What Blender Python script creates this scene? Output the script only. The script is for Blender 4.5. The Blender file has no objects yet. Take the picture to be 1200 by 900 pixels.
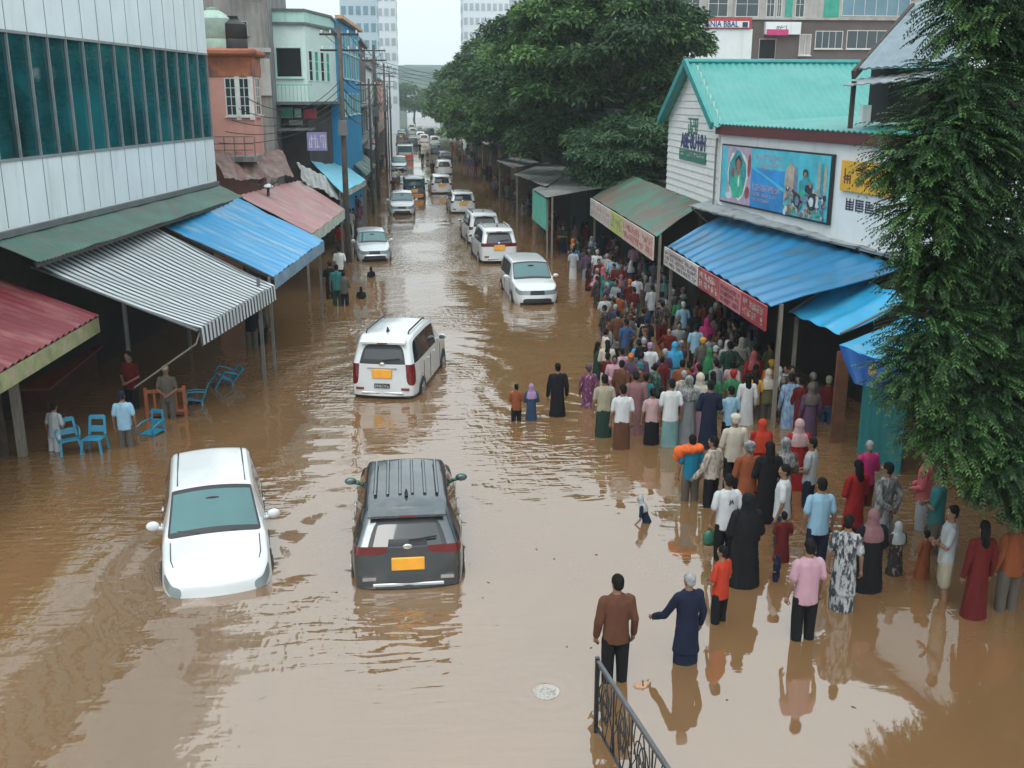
import bpy, bmesh, math, random
import numpy as np
from math import sin, cos, pi, atan, radians as R_, sqrt, tan
from mathutils import Vector, Matrix, noise as mnoise
random.seed(11); np.random.seed(11)
sc = bpy.context.scene
COL = sc.collection
V = Vector

# ------------------------------------------------------------------ camera geometry
FX = 1200.0; HZ = 114.0; VPX = 478.0; CH = 7.8
TH = atan((450-HZ)/FX); PS = atan((600-VPX)/FX*cos(TH))
CF = V((sin(PS)*cos(TH), cos(PS)*cos(TH), -sin(TH))); CR = V((cos(PS), -sin(PS), 0)); CU = V((sin(PS)*sin(TH), cos(PS)*sin(TH), cos(TH)))
def ray(px, py): return CF + CR*((px-600)/FX) + CU*((450-py)/FX)
def W(px, py, z=0.0):
    d = ray(px, py); t = (z-CH)/d.z
    return V((d.x*t, d.y*t, z))
def WY(px, py, Y):
    d = ray(px, py); t = Y/d.y
    return V((d.x*t, Y, CH+d.z*t))
def PR(p):
    v = V(p)-V((0, 0, CH)); c = v.dot(CF)
    return 600+FX*v.dot(CR)/c, 450-FX*v.dot(CU)/c

# ------------------------------------------------------------------ objects
def thing(name, label, cat, loc=(0, 0, 0), rz=0.0, group=None):
    o = bpy.data.objects.new(name, None); COL.objects.link(o)
    o.location = loc; o.rotation_euler = (0, 0, rz); o.empty_display_size = .2
    o['label'] = label; o['category'] = cat
    if group: o['group'] = group
    return o
def tag(o, label=None, cat=None, group=None, kind=None):
    if label: o['label'] = label
    if cat: o['category'] = cat
    if group: o['group'] = group
    if kind: o['kind'] = kind
    return o
def link(name, me, mats, parent=None):
    o = bpy.data.objects.new(name, me); COL.objects.link(o)
    if mats is not None:
        for m in (mats if isinstance(mats, (list, tuple)) else [mats]): me.materials.append(m)
    if parent: o.parent = parent
    return o
def children(o): return [c for c in bpy.data.objects if c.parent == o]

class MB:
    """collects polygons, builds ONE mesh object"""
    def __init__(s, o=(0, 0, 0)):
        s.v = []; s.f = []; s.m = []; s.uv = {}; s.o = V(o)
    def add(s, vs, fs, mi=0):
        b = len(s.v); s.v += [tuple(p) for p in vs]
        for f in fs: s.f.append(tuple(i+b for i in f)); s.m.append(mi)
        return b
    def hexa(s, p, mi=0):
        s.add(p, [(0, 3, 2, 1), (4, 5, 6, 7), (0, 1, 5, 4), (1, 2, 6, 5), (2, 3, 7, 6), (3, 0, 4, 7)], mi)
    def box(s, x0, y0, z0, x1, y1, z1, mi=0):
        s.hexa([(x0, y0, z0), (x1, y0, z0), (x1, y1, z0), (x0, y1, z0), (x0, y0, z1), (x1, y0, z1), (x1, y1, z1), (x0, y1, z1)], mi)
    def fbox(s, fr, u0, u1, d0, d1, z0, z1, mi=0):
        q = [fr(u0, d1, z0), fr(u1, d1, z0), fr(u1, d0, z0), fr(u0, d0, z0), fr(u0, d1, z1), fr(u1, d1, z1), fr(u1, d0, z1), fr(u0, d0, z1)]
        s.hexa(q, mi)
    def bar(s, a, b, w=.05, h=None, mi=0, up=V((0, 0, 1))):
        a = V(a); b = V(b); h = h or w; d = (b-a).normalized()
        if abs(d.dot(up)) > .98: up = V((0, 1, 0))
        x = d.cross(up).normalized()*(w/2); y = x.cross(d).normalized()*(h/2)
        s.hexa([a-x-y, a+x-y, a+x+y, a-x+y, b-x-y, b+x-y, b+x+y, b-x+y], mi)
    def tube(s, pts, r, n=6, mi=0, cap=True):
        pts = [V(p) for p in pts]; rs = r if isinstance(r, (list, tuple)) else [r]*len(pts)
        rings = []; px = None
        for i, p in enumerate(pts):
            d = (pts[min(i+1, len(pts)-1)]-pts[max(i-1, 0)]).normalized()
            if px is None:
                a = V((0, 0, 1)) if abs(d.z) < .9 else V((0, 1, 0)); px = d.cross(a).normalized()
            else: px = (px-d*px.dot(d)).normalized()
            y = d.cross(px)
            rings.append([p+px*(rs[i]*cos(2*pi*k/n))+y*(rs[i]*sin(2*pi*k/n)) for k in range(n)])
        b = len(s.v)
        vs = [q for r_ in rings for q in r_]; fs = []
        for i in range(len(pts)-1):
            for k in range(n):
                k2 = (k+1) % n
                fs.append((i*n+k, i*n+k2, (i+1)*n+k2, (i+1)*n+k))
        if cap:
            fs.append(tuple(range(n-1, -1, -1))); fs.append(tuple((len(pts)-1)*n+k for k in range(n)))
        s.add(vs, fs, mi)
    def loft(s, secs, n=12, mi=0, cap=True):
        """horizontal elliptical rings (cx,cy,z,rx,ry)"""
        vs = [(cx+rx*cos(2*pi*k/n), cy+ry*sin(2*pi*k/n), z) for cx, cy, z, rx, ry in secs for k in range(n)]
        fs = [(i*n+k, i*n+(k+1) % n, (i+1)*n+(k+1) % n, (i+1)*n+k) for i in range(len(secs)-1) for k in range(n)]
        if cap: fs += [tuple(range(n-1, -1, -1)), tuple((len(secs)-1)*n+k for k in range(n))]
        s.add(vs, fs, mi)
    def ell(s, c, r, nu=14, nv=9, mi=0, rot=None):
        c = V(c); vs = []
        for i in range(nv+1):
            t = pi*i/nv
            for k in range(nu):
                a = 2*pi*k/nu
                q = V((r[0]*sin(t)*cos(a), r[1]*sin(t)*sin(a), r[2]*cos(t)))
                if rot: q = rot @ q
                vs.append(c+q)
        fs = [(i*nu+k, (i+1)*nu+k, (i+1)*nu+(k+1) % nu, i*nu+(k+1) % nu) for i in range(nv) for k in range(nu)]
        s.add(vs, fs, mi)
    def lathe(s, prof, axis='z', c=(0, 0, 0), n=20, mi=0):
        c = V(c); vs = []
        for r, h in prof:
            for k in range(n):
                a = 2*pi*k/n
                q = {'z': V((r*cos(a), r*sin(a), h)), 'x': V((h, r*cos(a), r*sin(a))), 'y': V((r*sin(a), h, r*cos(a)))}[axis]
                vs.append(c+q)
        fs = [(i*n+k, i*n+(k+1) % n, (i+1)*n+(k+1) % n, (i+1)*n+k) for i in range(len(prof)-1) for k in range(n)]
        s.add(vs, fs, mi)
    def sheet(s, p00, p10, p11, p01, nu=10, nv=6, rib=0, amp=0.0, sag=0.0, th=.02, rough=0.0, mi=0, sharp=1.0, seed=0.0):
        """a sheet with thickness; u runs p00->p10, v runs p00->p01; ribs run along v"""
        p00, p10, p11, p01 = V(p00), V(p10), V(p11), V(p01)
        nrm = (p10-p00).cross(p01-p00).normalized()
        if nrm.z < 0: nrm = -nrm
        top = []
        for j in range(nv+1):
            v = j/nv
            for i in range(nu+1):
                u = i/nu
                p = (p00*(1-u)+p10*u)*(1-v)+(p01*(1-u)+p11*u)*v
                h = 0
                if rib:
                    w_ = sin(2*pi*rib*u); h += amp*(math.copysign(abs(w_)**sharp, w_))
                if rough: h += rough*mnoise.noise(V((p.x*.9+seed, p.y*.9, seed)))*2
                p = p+nrm*h
                if sag: p = p-V((0, 0, sag*4*u*(1-u)*.5+sag*4*v*(1-v)*.5))
                top.append(p)
        n1 = nu+1; N = len(top)
        bot = [p-nrm*th for p in top]
        fs = []
        flip = ((p10-p00).cross(p01-p00)).z < 0
        for j in range(nv):
            for i in range(nu):
                a = j*n1+i; q = (a, a+1, a+n1+1, a+n1)
                fs.append(q[::-1] if flip else q); qb = tuple(N+k for k in q); fs.append(qb if flip else qb[::-1])
        edge = [j for j in range(nu)]
        for i in range(nu):
            for base in (0, nv*n1): fs.append((base+i, base+i+1, N+base+i+1, N+base+i))
        for j in range(nv):
            for e in (0, nu): fs.append((j*n1+e, (j+1)*n1+e, N+(j+1)*n1+e, N+j*n1+e))
        b = s.add(top+bot, fs, mi)
        for k in range(N):
            uvk = ((k % n1)/nu, (k//n1)/nv); s.uv[b+k] = uvk; s.uv[b+N+k] = uvk
    def mesh(s, name):
        me = bpy.data.meshes.new(name); o = s.o
        me.from_pydata([(x-o.x, y-o.y, z-o.z) for x, y, z in s.v], [], s.f)
        me.polygons.foreach_set('material_index', s.m)
        if s.uv:
            l = me.uv_layers.new(name='UVMap'); idx = np.zeros(len(me.loops), dtype=np.int32); me.loops.foreach_get('vertex_index', idx)
            uv = np.array([s.uv.get(int(i), (0, 0)) for i in idx], dtype=np.float32); l.data.foreach_set('uv', uv.ravel())
        me.update(); return me
    def build(s, name, mats, parent=None, smooth=False, bevel=0.0, fix=True):
        me = s.mesh(name)
        if fix or bevel:
            bm = bmesh.new(); bm.from_mesh(me)
            if fix: bmesh.ops.recalc_face_normals(bm, faces=bm.faces)
            if bevel:
                es = [e for e in bm.edges if len(e.link_faces) == 2 and e.calc_face_angle(0) > .6]
                bmesh.ops.bevel(bm, geom=es, offset=bevel, segments=1, affect='EDGES', clamp_overlap=True)
            bm.to_mesh(me); bm.free()
        if smooth:
            me.polygons.foreach_set('use_smooth', [True]*len(me.polygons))
            if smooth != 'all':
                try: me.set_sharp_from_angle(angle=R_(45))
                except Exception: pass
        return link(name, me, mats, parent)

def frame(o, u, flip=False):
    """wall frame: P(u,d,z): u along the wall, d outwards, z up"""
    o = V(o); u = V((u[0], u[1], 0)).normalized(); n = V((u.y, -u.x, 0))
    if flip: n = -n
    def P(a, d, z): return o+u*a+n*d+V((0, 0, z))
    P.o = o; P.u = u; P.n = n
    return P

def text_mesh(s, size=1.0, ext=.004, bold=0.0, sx=1.0):
    cu = bpy.data.curves.new('t', 'FONT'); cu.body = s; cu.size = size; cu.extrude = ext; cu.offset = bold; cu.align_x = 'CENTER'; cu.align_y = 'CENTER'
    cu.resolution_u = 2
    ob = bpy.data.objects.new('t', cu); COL.objects.link(ob)
    dg = bpy.context.evaluated_depsgraph_get(); me = bpy.data.meshes.new_from_object(ob.evaluated_get(dg))
    bpy.data.objects.remove(ob); bpy.data.curves.remove(cu)
    if sx != 1.0: me.transform(Matrix.Diagonal((sx, 1, 1, 1)))
    return me
def place_text(name, s, m, parent, fr, u, d, z, size, width=None, bold=0.0, slope=0.0, org=None):
    me = text_mesh(s, size, bold=bold)
    if width:
        w = max(v.co.x for v in me.vertices)-min(v.co.x for v in me.vertices)
        me.transform(Matrix.Diagonal((width/max(w, .01), 1, 1, 1)))
    me.materials.clear()
    U = (fr.u+V((0, 0, slope))).normalized(); Z = V((0, 0, 1)); N = fr.n
    if U.cross(Z).dot(N) < 0: U = -U
    p = fr(u, d, z)-(org if org is not None else V((0, 0, 0)))
    me.transform(Matrix(((U.x, Z.x, N.x, p.x), (U.y, Z.y, N.y, p.y), (U.z, Z.z, N.z, p.z), (0, 0, 0, 1))))
    return link(name, me, m, parent)
def glyphs(mb, fr, u0, u1, d, z0, z1, n, rng, dens=5, slope=0.0, th=.004):
    """unreadable block characters: small strokes on a grid, like the smeared letters of the photo"""
    w = (u1-u0)/n; h = z1-z0; t = min(w, h)*.13
    for k in range(n):
        if rng.random() < .08: continue
        a = u0+w*(k+.08); b = u0+w*(k+.88); zs = slope*(a-u0)
        for q in range(dens):
            if rng.random() < .5:
                z = z0+h*rng.choice((.08, .3, .5, .7, .92))+zs; x0, x1 = (a, b) if rng.random() < .6 else (a, (a+b)/2)
                mb.fbox(fr, x0, x1, d, d+th+q*.0006, z-t/2, z+t/2)
            else:
                x = a+(b-a)*rng.choice((.05, .5, .95)); za = z0+h*rng.choice((0, .4))+zs; zb = z0+h*rng.choice((.6, 1))+zs
                mb.fbox(fr, x-t/2, x+t/2, d, d+th+q*.0006+.0003, za, zb)

# ------------------------------------------------------------------ materials
def newmat(name):
    m = bpy.data.materials.new(name); m.use_nodes = True; nt = m.node_tree
    b = nt.nodes['Principled BSDF']
    return m, nt, b
def N_(nt, t, **k):
    n = nt.nodes.new(t)
    for a, v in k.items(): setattr(n, a, v)
    return n
def rgb(c): return (c[0], c[1], c[2], 1)
def M(name, col, rough=.6, var=.18, scale=2.5, metal=0.0, bump=0.0, bscale=20, col2=None, mscale=1.2, mlo=.5, mhi=.62, spec=.5, coat=0.0, streak=False, coord='Object', stretch=(1, 1, 1)):
    """weathered plain material: base colour with soft variation, optional second colour in patches"""
    m, nt, b = newmat(name); L = nt.links.new
    tc = N_(nt, 'ShaderNodeTexCoord'); mp = N_(nt, 'ShaderNodeMapping'); L(tc.outputs[coord], mp.inputs[0]); mp.inputs['Scale'].default_value = stretch
    no = N_(nt, 'ShaderNodeTexNoise'); no.inputs['Scale'].default_value = scale; no.inputs['Detail'].default_value = 5; no.inputs['Roughness'].default_value = .6
    L(mp.outputs[0], no.inputs[0])
    r = N_(nt, 'ShaderNodeValToRGB'); r.color_ramp.elements[0].position = .3; r.color_ramp.elements[1].position = .7
    r.color_ramp.elements[0].color = rgb([c*(1-var) for c in col]); r.color_ramp.elements[1].color = rgb([min(1, c*(1+var)) for c in col])
    L(no.outputs[0], r.inputs[0]); out = r.outputs[0]
    if col2 is not None:
        n2 = N_(nt, 'ShaderNodeTexNoise'); n2.inputs['Scale'].default_value = mscale; n2.inputs['Detail'].default_value = 7; n2.inputs['Roughness'].default_value = .65
        if streak:
            mp2 = N_(nt, 'ShaderNodeMapping'); L(tc.outputs[coord], mp2.inputs[0]); mp2.inputs['Scale'].default_value = (3, 3, .25); L(mp2.outputs[0], n2.inputs[0])
        else: L(mp.outputs[0], n2.inputs[0])
        r2 = N_(nt, 'ShaderNodeValToRGB'); r2.color_ramp.elements[0].position = mlo; r2.color_ramp.elements[1].position = mhi
        r2.color_ramp.elements[0].color = (0, 0, 0, 1); r2.color_ramp.elements[1].color = (1, 1, 1, 1); L(n2.outputs[0], r2.inputs[0])
        mx = N_(nt, 'ShaderNodeMix', data_type='RGBA'); L(r2.outputs[0], mx.inputs[0]); L(out, mx.inputs[6]); mx.inputs[7].default_value = rgb(col2); out = mx.outputs[2]
    L(out, b.inputs['Base Color'])
    b.inputs['Roughness'].default_value = rough; b.inputs['Metallic'].default_value = metal; b.inputs['Specular IOR Level'].default_value = spec
    if coat: b.inputs['Coat Weight'].default_value = coat; b.inputs['Coat Roughness'].default_value = .06
    if bump:
        nb = N_(nt, 'ShaderNodeTexNoise'); nb.inputs['Scale'].default_value = bscale; nb.inputs['Detail'].default_value = 4; L(mp.outputs[0], nb.inputs[0])
        bu = N_(nt, 'ShaderNodeBump'); bu.inputs['Strength'].default_value = 1; bu.inputs['Distance'].default_value = bump; L(nb.outputs[0], bu.inputs['Height']); L(bu.outputs[0], b.inputs['Normal'])
    return m
def stripes(name, c1, c2, n, axis=0, rough=.7, duty=.5, soft=.02, dirt=None, coord='UV'):
    m, nt, b = newmat(name); L = nt.links.new
    tc = N_(nt, 'ShaderNodeTexCoord'); sp = N_(nt, 'ShaderNodeSeparateXYZ'); L(tc.outputs[coord], sp.inputs[0])
    mu = N_(nt, 'ShaderNodeMath', operation='MULTIPLY'); L(sp.outputs[axis], mu.inputs[0]); mu.inputs[1].default_value = n
    fr = N_(nt, 'ShaderNodeMath', operation='FRACT'); L(mu.outputs[0], fr.inputs[0])
    r = N_(nt, 'ShaderNodeValToRGB'); e = r.color_ramp.elements; e[0].position = duty-soft; e[1].position = duty+soft; e[0].color = rgb(c1); e[1].color = rgb(c2)
    L(fr.outputs[0], r.inputs[0]); out = r.outputs[0]
    if dirt:
        no = N_(nt, 'ShaderNodeTexNoise'); no.inputs['Scale'].default_value = 1.1; no.inputs['Detail'].default_value = 7; L(tc.outputs['Object'], no.inputs[0])
        r2 = N_(nt, 'ShaderNodeValToRGB'); r2.color_ramp.elements[0].position = .42; r2.color_ramp.elements[1].position = .7; r2.color_ramp.elements[0].color = (0, 0, 0, 1); r2.color_ramp.elements[1].color = (.5, .5, .5, 1); L(no.outputs[0], r2.inputs[0])
        mx = N_(nt, 'ShaderNodeMix', data_type='RGBA'); L(r2.outputs[0], mx.inputs[0]); L(out, mx.inputs[6]); mx.inputs[7].default_value = rgb(dirt); out = mx.outputs[2]
    L(out, b.inputs['Base Color']); b.inputs['Roughness'].default_value = rough
    return m
def glass(name, col, rough=.04, var=.25, scale=.4):
    m = M(name, col, rough=rough, var=var, scale=scale, spec=.8); return m

MT = {}
def mt(k, *a, **kw):
    if k not in MT: MT[k] = M(k, *a, **kw)
    return MT[k]

INKD = M('dark_ink', (.03, .035, .07), .6)
# ------------------------------------------------------------------ world, sun, camera
wd = bpy.data.worlds.new('World'); sc.world = wd; wd.use_nodes = True
nt = wd.node_tree; bg = nt.nodes['Background']; L = nt.links.new
sky = N_(nt, 'ShaderNodeTexSky'); sky.sky_type = 'NISHITA'; sky.sun_disc = False
SUN_EL, SUN_ROT = 58, 200
sky.sun_elevation = R_(SUN_EL); sky.sun_rotation = R_(SUN_ROT); sky.air_density = 1.0; sky.dust_density = 5.0; sky.ozone_density = 1.0
hs = N_(nt, 'ShaderNodeHueSaturation'); hs.inputs['Saturation'].default_value = .3; L(sky.outputs[0], hs.inputs['Color'])
mx = N_(nt, 'ShaderNodeMix', data_type='RGBA'); mx.inputs[0].default_value = .72; L(hs.outputs[0], mx.inputs[6]); mx.inputs[7].default_value = (10.4, 11.7, 12.1, 1)
# an overcast sky is brighter overhead than at the horizon
tcw = N_(nt, 'ShaderNodeTexCoord'); spw = N_(nt, 'ShaderNodeSeparateXYZ'); L(tcw.outputs['Generated'], spw.inputs[0])
mr = N_(nt, 'ShaderNodeMapRange'); mr.inputs[1].default_value = 0; mr.inputs[2].default_value = .85; mr.inputs[3].default_value = .92; mr.inputs[4].default_value = 1.55; L(spw.outputs[2], mr.inputs[0])
ml = N_(nt, 'ShaderNodeVectorMath', operation='SCALE'); L(mx.outputs[2], ml.inputs[0]); L(mr.outputs[0], ml.inputs['Scale'])
L(ml.outputs[0], bg.inputs['Color']); bg.inputs['Strength'].default_value = .125
sl = bpy.data.lights.new('sun', 'SUN'); sl.energy = .75; sl.angle = R_(22); sl.color = (1, .97, .93)
so = bpy.data.objects.new('sun', sl); COL.objects.link(so)
# the sky's sun_rotation turns clockwise from +Y seen from above
sd = V((sin(R_(SUN_ROT))*cos(R_(SUN_EL)), cos(R_(SUN_ROT))*cos(R_(SUN_EL)), sin(R_(SUN_EL))))
so.rotation_euler = (-sd).to_track_quat('-Z', 'Y').to_euler(); so.location = (0, -20, 60)
cd = bpy.data.cameras.new('camera'); cam = bpy.data.objects.new('camera', cd); COL.objects.link(cam); sc.camera = cam
cd.sensor_width = 36; cd.sensor_fit = 'HORIZONTAL'; cd.lens = 36*FX/1200; cd.clip_start = .1; cd.clip_end = 5000
cam.matrix_world = Matrix(((CR.x, CU.x, -CF.x, 0), (CR.y, CU.y, -CF.y, 0), (CR.z, CU.z, -CF.z, CH), (0, 0, 0, 1)))
sc.view_settings.view_transform = 'Standard'; sc.view_settings.look = 'None'; sc.view_settings.gamma = 1; sc.view_settings.exposure = 0.03
sc.render.engine = 'CYCLES'; sc.cycles.use_denoising = True; sc.cycles.max_bounces = 6; sc.cycles.diffuse_bounces = 3; sc.cycles.glossy_bounces = 3; sc.cycles.transmission_bounces = 2; sc.cycles.volume_bounces = 0
sc.cycles.use_adaptive_sampling = True; sc.cycles.adaptive_threshold = .02
sc.cycles.sample_clamp_indirect = 6

# ------------------------------------------------------------------ ground, water, hills, haze
g = MB(); g.box(-330, -40, -1.4, 330, 640, -.95)
tag(g.build('ground', M('mud', (.12, .085, .055), .9)), kind='structure')
def water_mat():
    m, nt, b = newmat('flood_water'); L = nt.links.new
    tc = N_(nt, 'ShaderNodeTexCoord')
    def noise(scale, detail, st=(1, 1, 1), rot=0, dist=0.0, rough=.5):
        mp = N_(nt, 'ShaderNodeMapping'); mp.inputs['Scale'].default_value = st; mp.inputs['Rotation'].default_value = (0, 0, rot); L(tc.outputs['Object'], mp.inputs[0])
        n = N_(nt, 'ShaderNodeTexNoise'); n.inputs['Scale'].default_value = scale; n.inputs['Detail'].default_value = detail; n.inputs['Distortion'].default_value = dist; n.inputs['Roughness'].default_value = rough; L(mp.outputs[0], n.inputs[0])
        return n.outputs[0]
    def math(op, a, c=None):
        n = N_(nt, 'ShaderNodeMath', operation=op)
        for i, x in enumerate((a, c)):
            if x is None: continue
            if isinstance(x, (int, float)): n.inputs[i].default_value = x
            else: L(x, n.inputs[i])
        return n.outputs[0]
    def ramp(x, p0, p1, c0=(0, 0, 0, 1), c1=(1, 1, 1, 1)):
        r = N_(nt, 'ShaderNodeValToRGB'); e = r.color_ramp.elements; e[0].position = p0; e[1].position = p1; e[0].color = c0; e[1].color = c1; L(x, r.inputs[0]); return r.outputs[0]
    colr = ramp(noise(.16, 6, (1, .45, 1), R_(8), dist=1.2, rough=.6), .32, .68, (.158, .086, .038, 1), (.208, .118, .053, 1)); L(colr, b.inputs['Base Color'])
    b.inputs['Roughness'].default_value = .035; b.inputs['IOR'].default_value = 2.5
    # ripples: two crossing trains of short wavelets, a longer swell, all stronger in patches
    w1 = noise(2.2, 1.5, (.7, 2.2, 1), R_(22), .5); w2 = noise(3.4, 1, (2.0, .8, 1), R_(28), .4); w3 = noise(.55, 2, (1, 1.3, 1), R_(-15), .3)
    patch = ramp(noise(.13, 2), .47, .60, (.06, .06, .06, 1), (1, 1, 1, 1))
    # calmer water at the near end of the street
    sp = N_(nt, 'ShaderNodeSeparateXYZ'); L(tc.outputs['Object'], sp.inputs[0])
    calm = N_(nt, 'ShaderNodeMapRange'); calm.inputs[1].default_value = 10.5; calm.inputs[2].default_value = 19; calm.inputs[3].default_value = .14; calm.inputs[4].default_value = 1; L(sp.outputs[1], calm.inputs[0])
    leftm = N_(nt, 'ShaderNodeMapRange'); leftm.inputs[1].default_value = 1.0; leftm.inputs[2].default_value = -2.5; leftm.inputs[3].default_value = 0; leftm.inputs[4].default_value = .75; L(sp.outputs[0], leftm.inputs[0])
    cm = math('MINIMUM', math('ADD', calm.outputs[0], leftm.outputs[0]), 1.0)
    fade = N_(nt, 'ShaderNodeMapRange'); fade.inputs[1].default_value = 25; fade.inputs[2].default_value = 110; fade.inputs[3].default_value = 1; fade.inputs[4].default_value = .10; L(sp.outputs[1], fade.inputs[0])
    h = math('ADD', math('MULTIPLY', w1, .060), math('MULTIPLY', w2, .026))
    h = math('MULTIPLY', h, patch); h = math('ADD', h, math('MULTIPLY', w3, .022)); h = math('MULTIPLY', math('MULTIPLY', h, cm), fade.outputs[0])
    # rings spreading from the floating disc
    def rings(cx, cy, k, fall, amp):
        cmb = N_(nt, 'ShaderNodeCombineXYZ'); L(sp.outputs[0], cmb.inputs[0]); L(sp.outputs[1], cmb.inputs[1])
        d = N_(nt, 'ShaderNodeVectorMath', operation='DISTANCE'); L(cmb.outputs[0], d.inputs[0]); d.inputs[1].default_value = (cx, cy, 0)
        dn = math('ADD', d.outputs['Value'], math('MULTIPLY', w3, .25))
        s_ = math('SINE', math('MULTIPLY', dn, k)); e_ = math('POWER', 2.718, math('MULTIPLY', d.outputs['Value'], -fall))
        return math('MULTIPLY', math('MULTIPLY', s_, e_), amp)
    c = W(640, 810); h = math('ADD', h, rings(c.x, c.y, 30, 2.4, .007))
    c = W(700, 455); h = math('ADD', h, rings(c.x, c.y, 9, .5, .018))
    c = W(255, 690); h = math('ADD', h, rings(c.x+.3, c.y+1.2, 8, .5, .012))
    c = W(480, 660); h = math('ADD', h, rings(c.x, c.y+1, 7, .5, .018))
    c = W(450, 450); h = math('ADD', h, rings(c.x, c.y+1, 6.5, .4, .022))
    bu = N_(nt, 'ShaderNodeBump'); bu.inputs['Strength'].default_value = 1; bu.inputs['Distance'].default_value = 1.0; L(h, bu.inputs['Height']); L(bu.outputs[0], b.inputs['Normal'])
    return m
w = MB(); w.add([(-320, -35, 0), (320, -35, 0), (320, 630, 0), (-320, 630, 0)], [(0, 1, 2, 3)])
tag(w.build('flood_water', water_mat(), fix=False), kind='structure')

hb = MB(); nx, ny = 60, 12
def hz_(x, y): return max(0, 25*math.exp(-((x+10)/120)**2)*sin(min(1, max(0, (y-440)/130))*pi/2)+7*mnoise.noise(V((x*.01, y*.01, 3)))+3*mnoise.noise(V((x*.06, y*.06, 5))))
vs = [(-320+640*i/nx, 440+185*j/ny, hz_(-320+640*i/nx, 440+185*j/ny)-1) for j in range(ny+1) for i in range(nx+1)]
hb.add(vs, [(j*(nx+1)+i, j*(nx+1)+i+1, (j+1)*(nx+1)+i+1, (j+1)*(nx+1)+i) for j in range(ny) for i in range(nx)])
tag(hb.build('hills', M('hill_green', (.05, .085, .07), .9, var=.4, scale=.05), smooth='all'), kind='structure')  # bluish distance haze is mixed into the hill colour

def haze():
    m = bpy.data.materials.new('haze_air'); m.use_nodes = True; nt = m.node_tree
    for n in list(nt.nodes):
        if n.type != 'OUTPUT_MATERIAL': nt.nodes.remove(n)
    pv = nt.nodes.new('ShaderNodeVolumePrincipled'); pv.inputs['Color'].default_value = (.80, .93, .96, 1); pv.inputs['Density'].default_value = HAZE
    pv.inputs['Anisotropy'].default_value = 0.0
    nt.links.new(pv.outputs[0], [n for n in nt.nodes if n.type == 'OUTPUT_MATERIAL'][0].inputs['Volume'])
    h = MB(); h.box(-340, -50, -2.4, 340, 650, 62)
    return tag(h.build('haze', m), kind='stuff')
HAZE = .0005
if not globals().get('NOHAZE'): haze()
# ------------------------------------------------------------------ vehicles
def paint(name, col, rough=.22, metal=0.0, var=.03, dust=(.42, .36, .28)):
    m = M(name, col, rough=rough, var=var, scale=1.2, metal=metal, coat=.6, col2=[c*.8+d*.2 for c, d in zip(col, dust)], mscale=2.2, mlo=.5, mhi=.75); return m
P_WHITE = paint('white_paint', (.58, .605, .61)); P_GREY = paint('charcoal_paint', (.085, .10, .11), metal=.8, rough=.24); P_SILVER = paint('silver_paint', (.50, .54, .57), metal=.35, rough=.3)
P_DARK = paint('dark_teal_paint', (.03, .06, .07), rough=.3); P_RED = paint('red_paint', (.5, .05, .03))
TRIM = M('black_trim', (.018, .018, .02), .45); RUBBER = M('tyre_rubber', (.02, .02, .02), .8); RIMM = M('alloy', (.45, .46, .47), .3, metal=.8); CHROME = M('chrome', (.6, .6, .6), .15, metal=1.0)
G_TEAL = glass('windscreen_glass', (.045, .135, .14)); G_DARK = glass('dark_window_glass', (.012, .018, .02)); LAMP_R = M('tail_lamp_red', (.13, .004, .008), .12, coat=1); LAMP_W = M('headlamp_clear', (.20, .25, .26), .1, coat=1)  # G_TEAL: reflected sky is painted into the base colour
PLATE = M('orange_plate', (.80, .36, .035), .4, var=.1, scale=5); PLATE_W = M('white_plate', (.7, .7, .68), .4); ORANGE = M('orange_bar', (.6, .2, .03), .5)
MIRG = M('mirror_glass', (.12, .15, .16), .08, metal=.6); GREENM = M('green_mirror_shell', (.02, .12, .09), .3)

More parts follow.
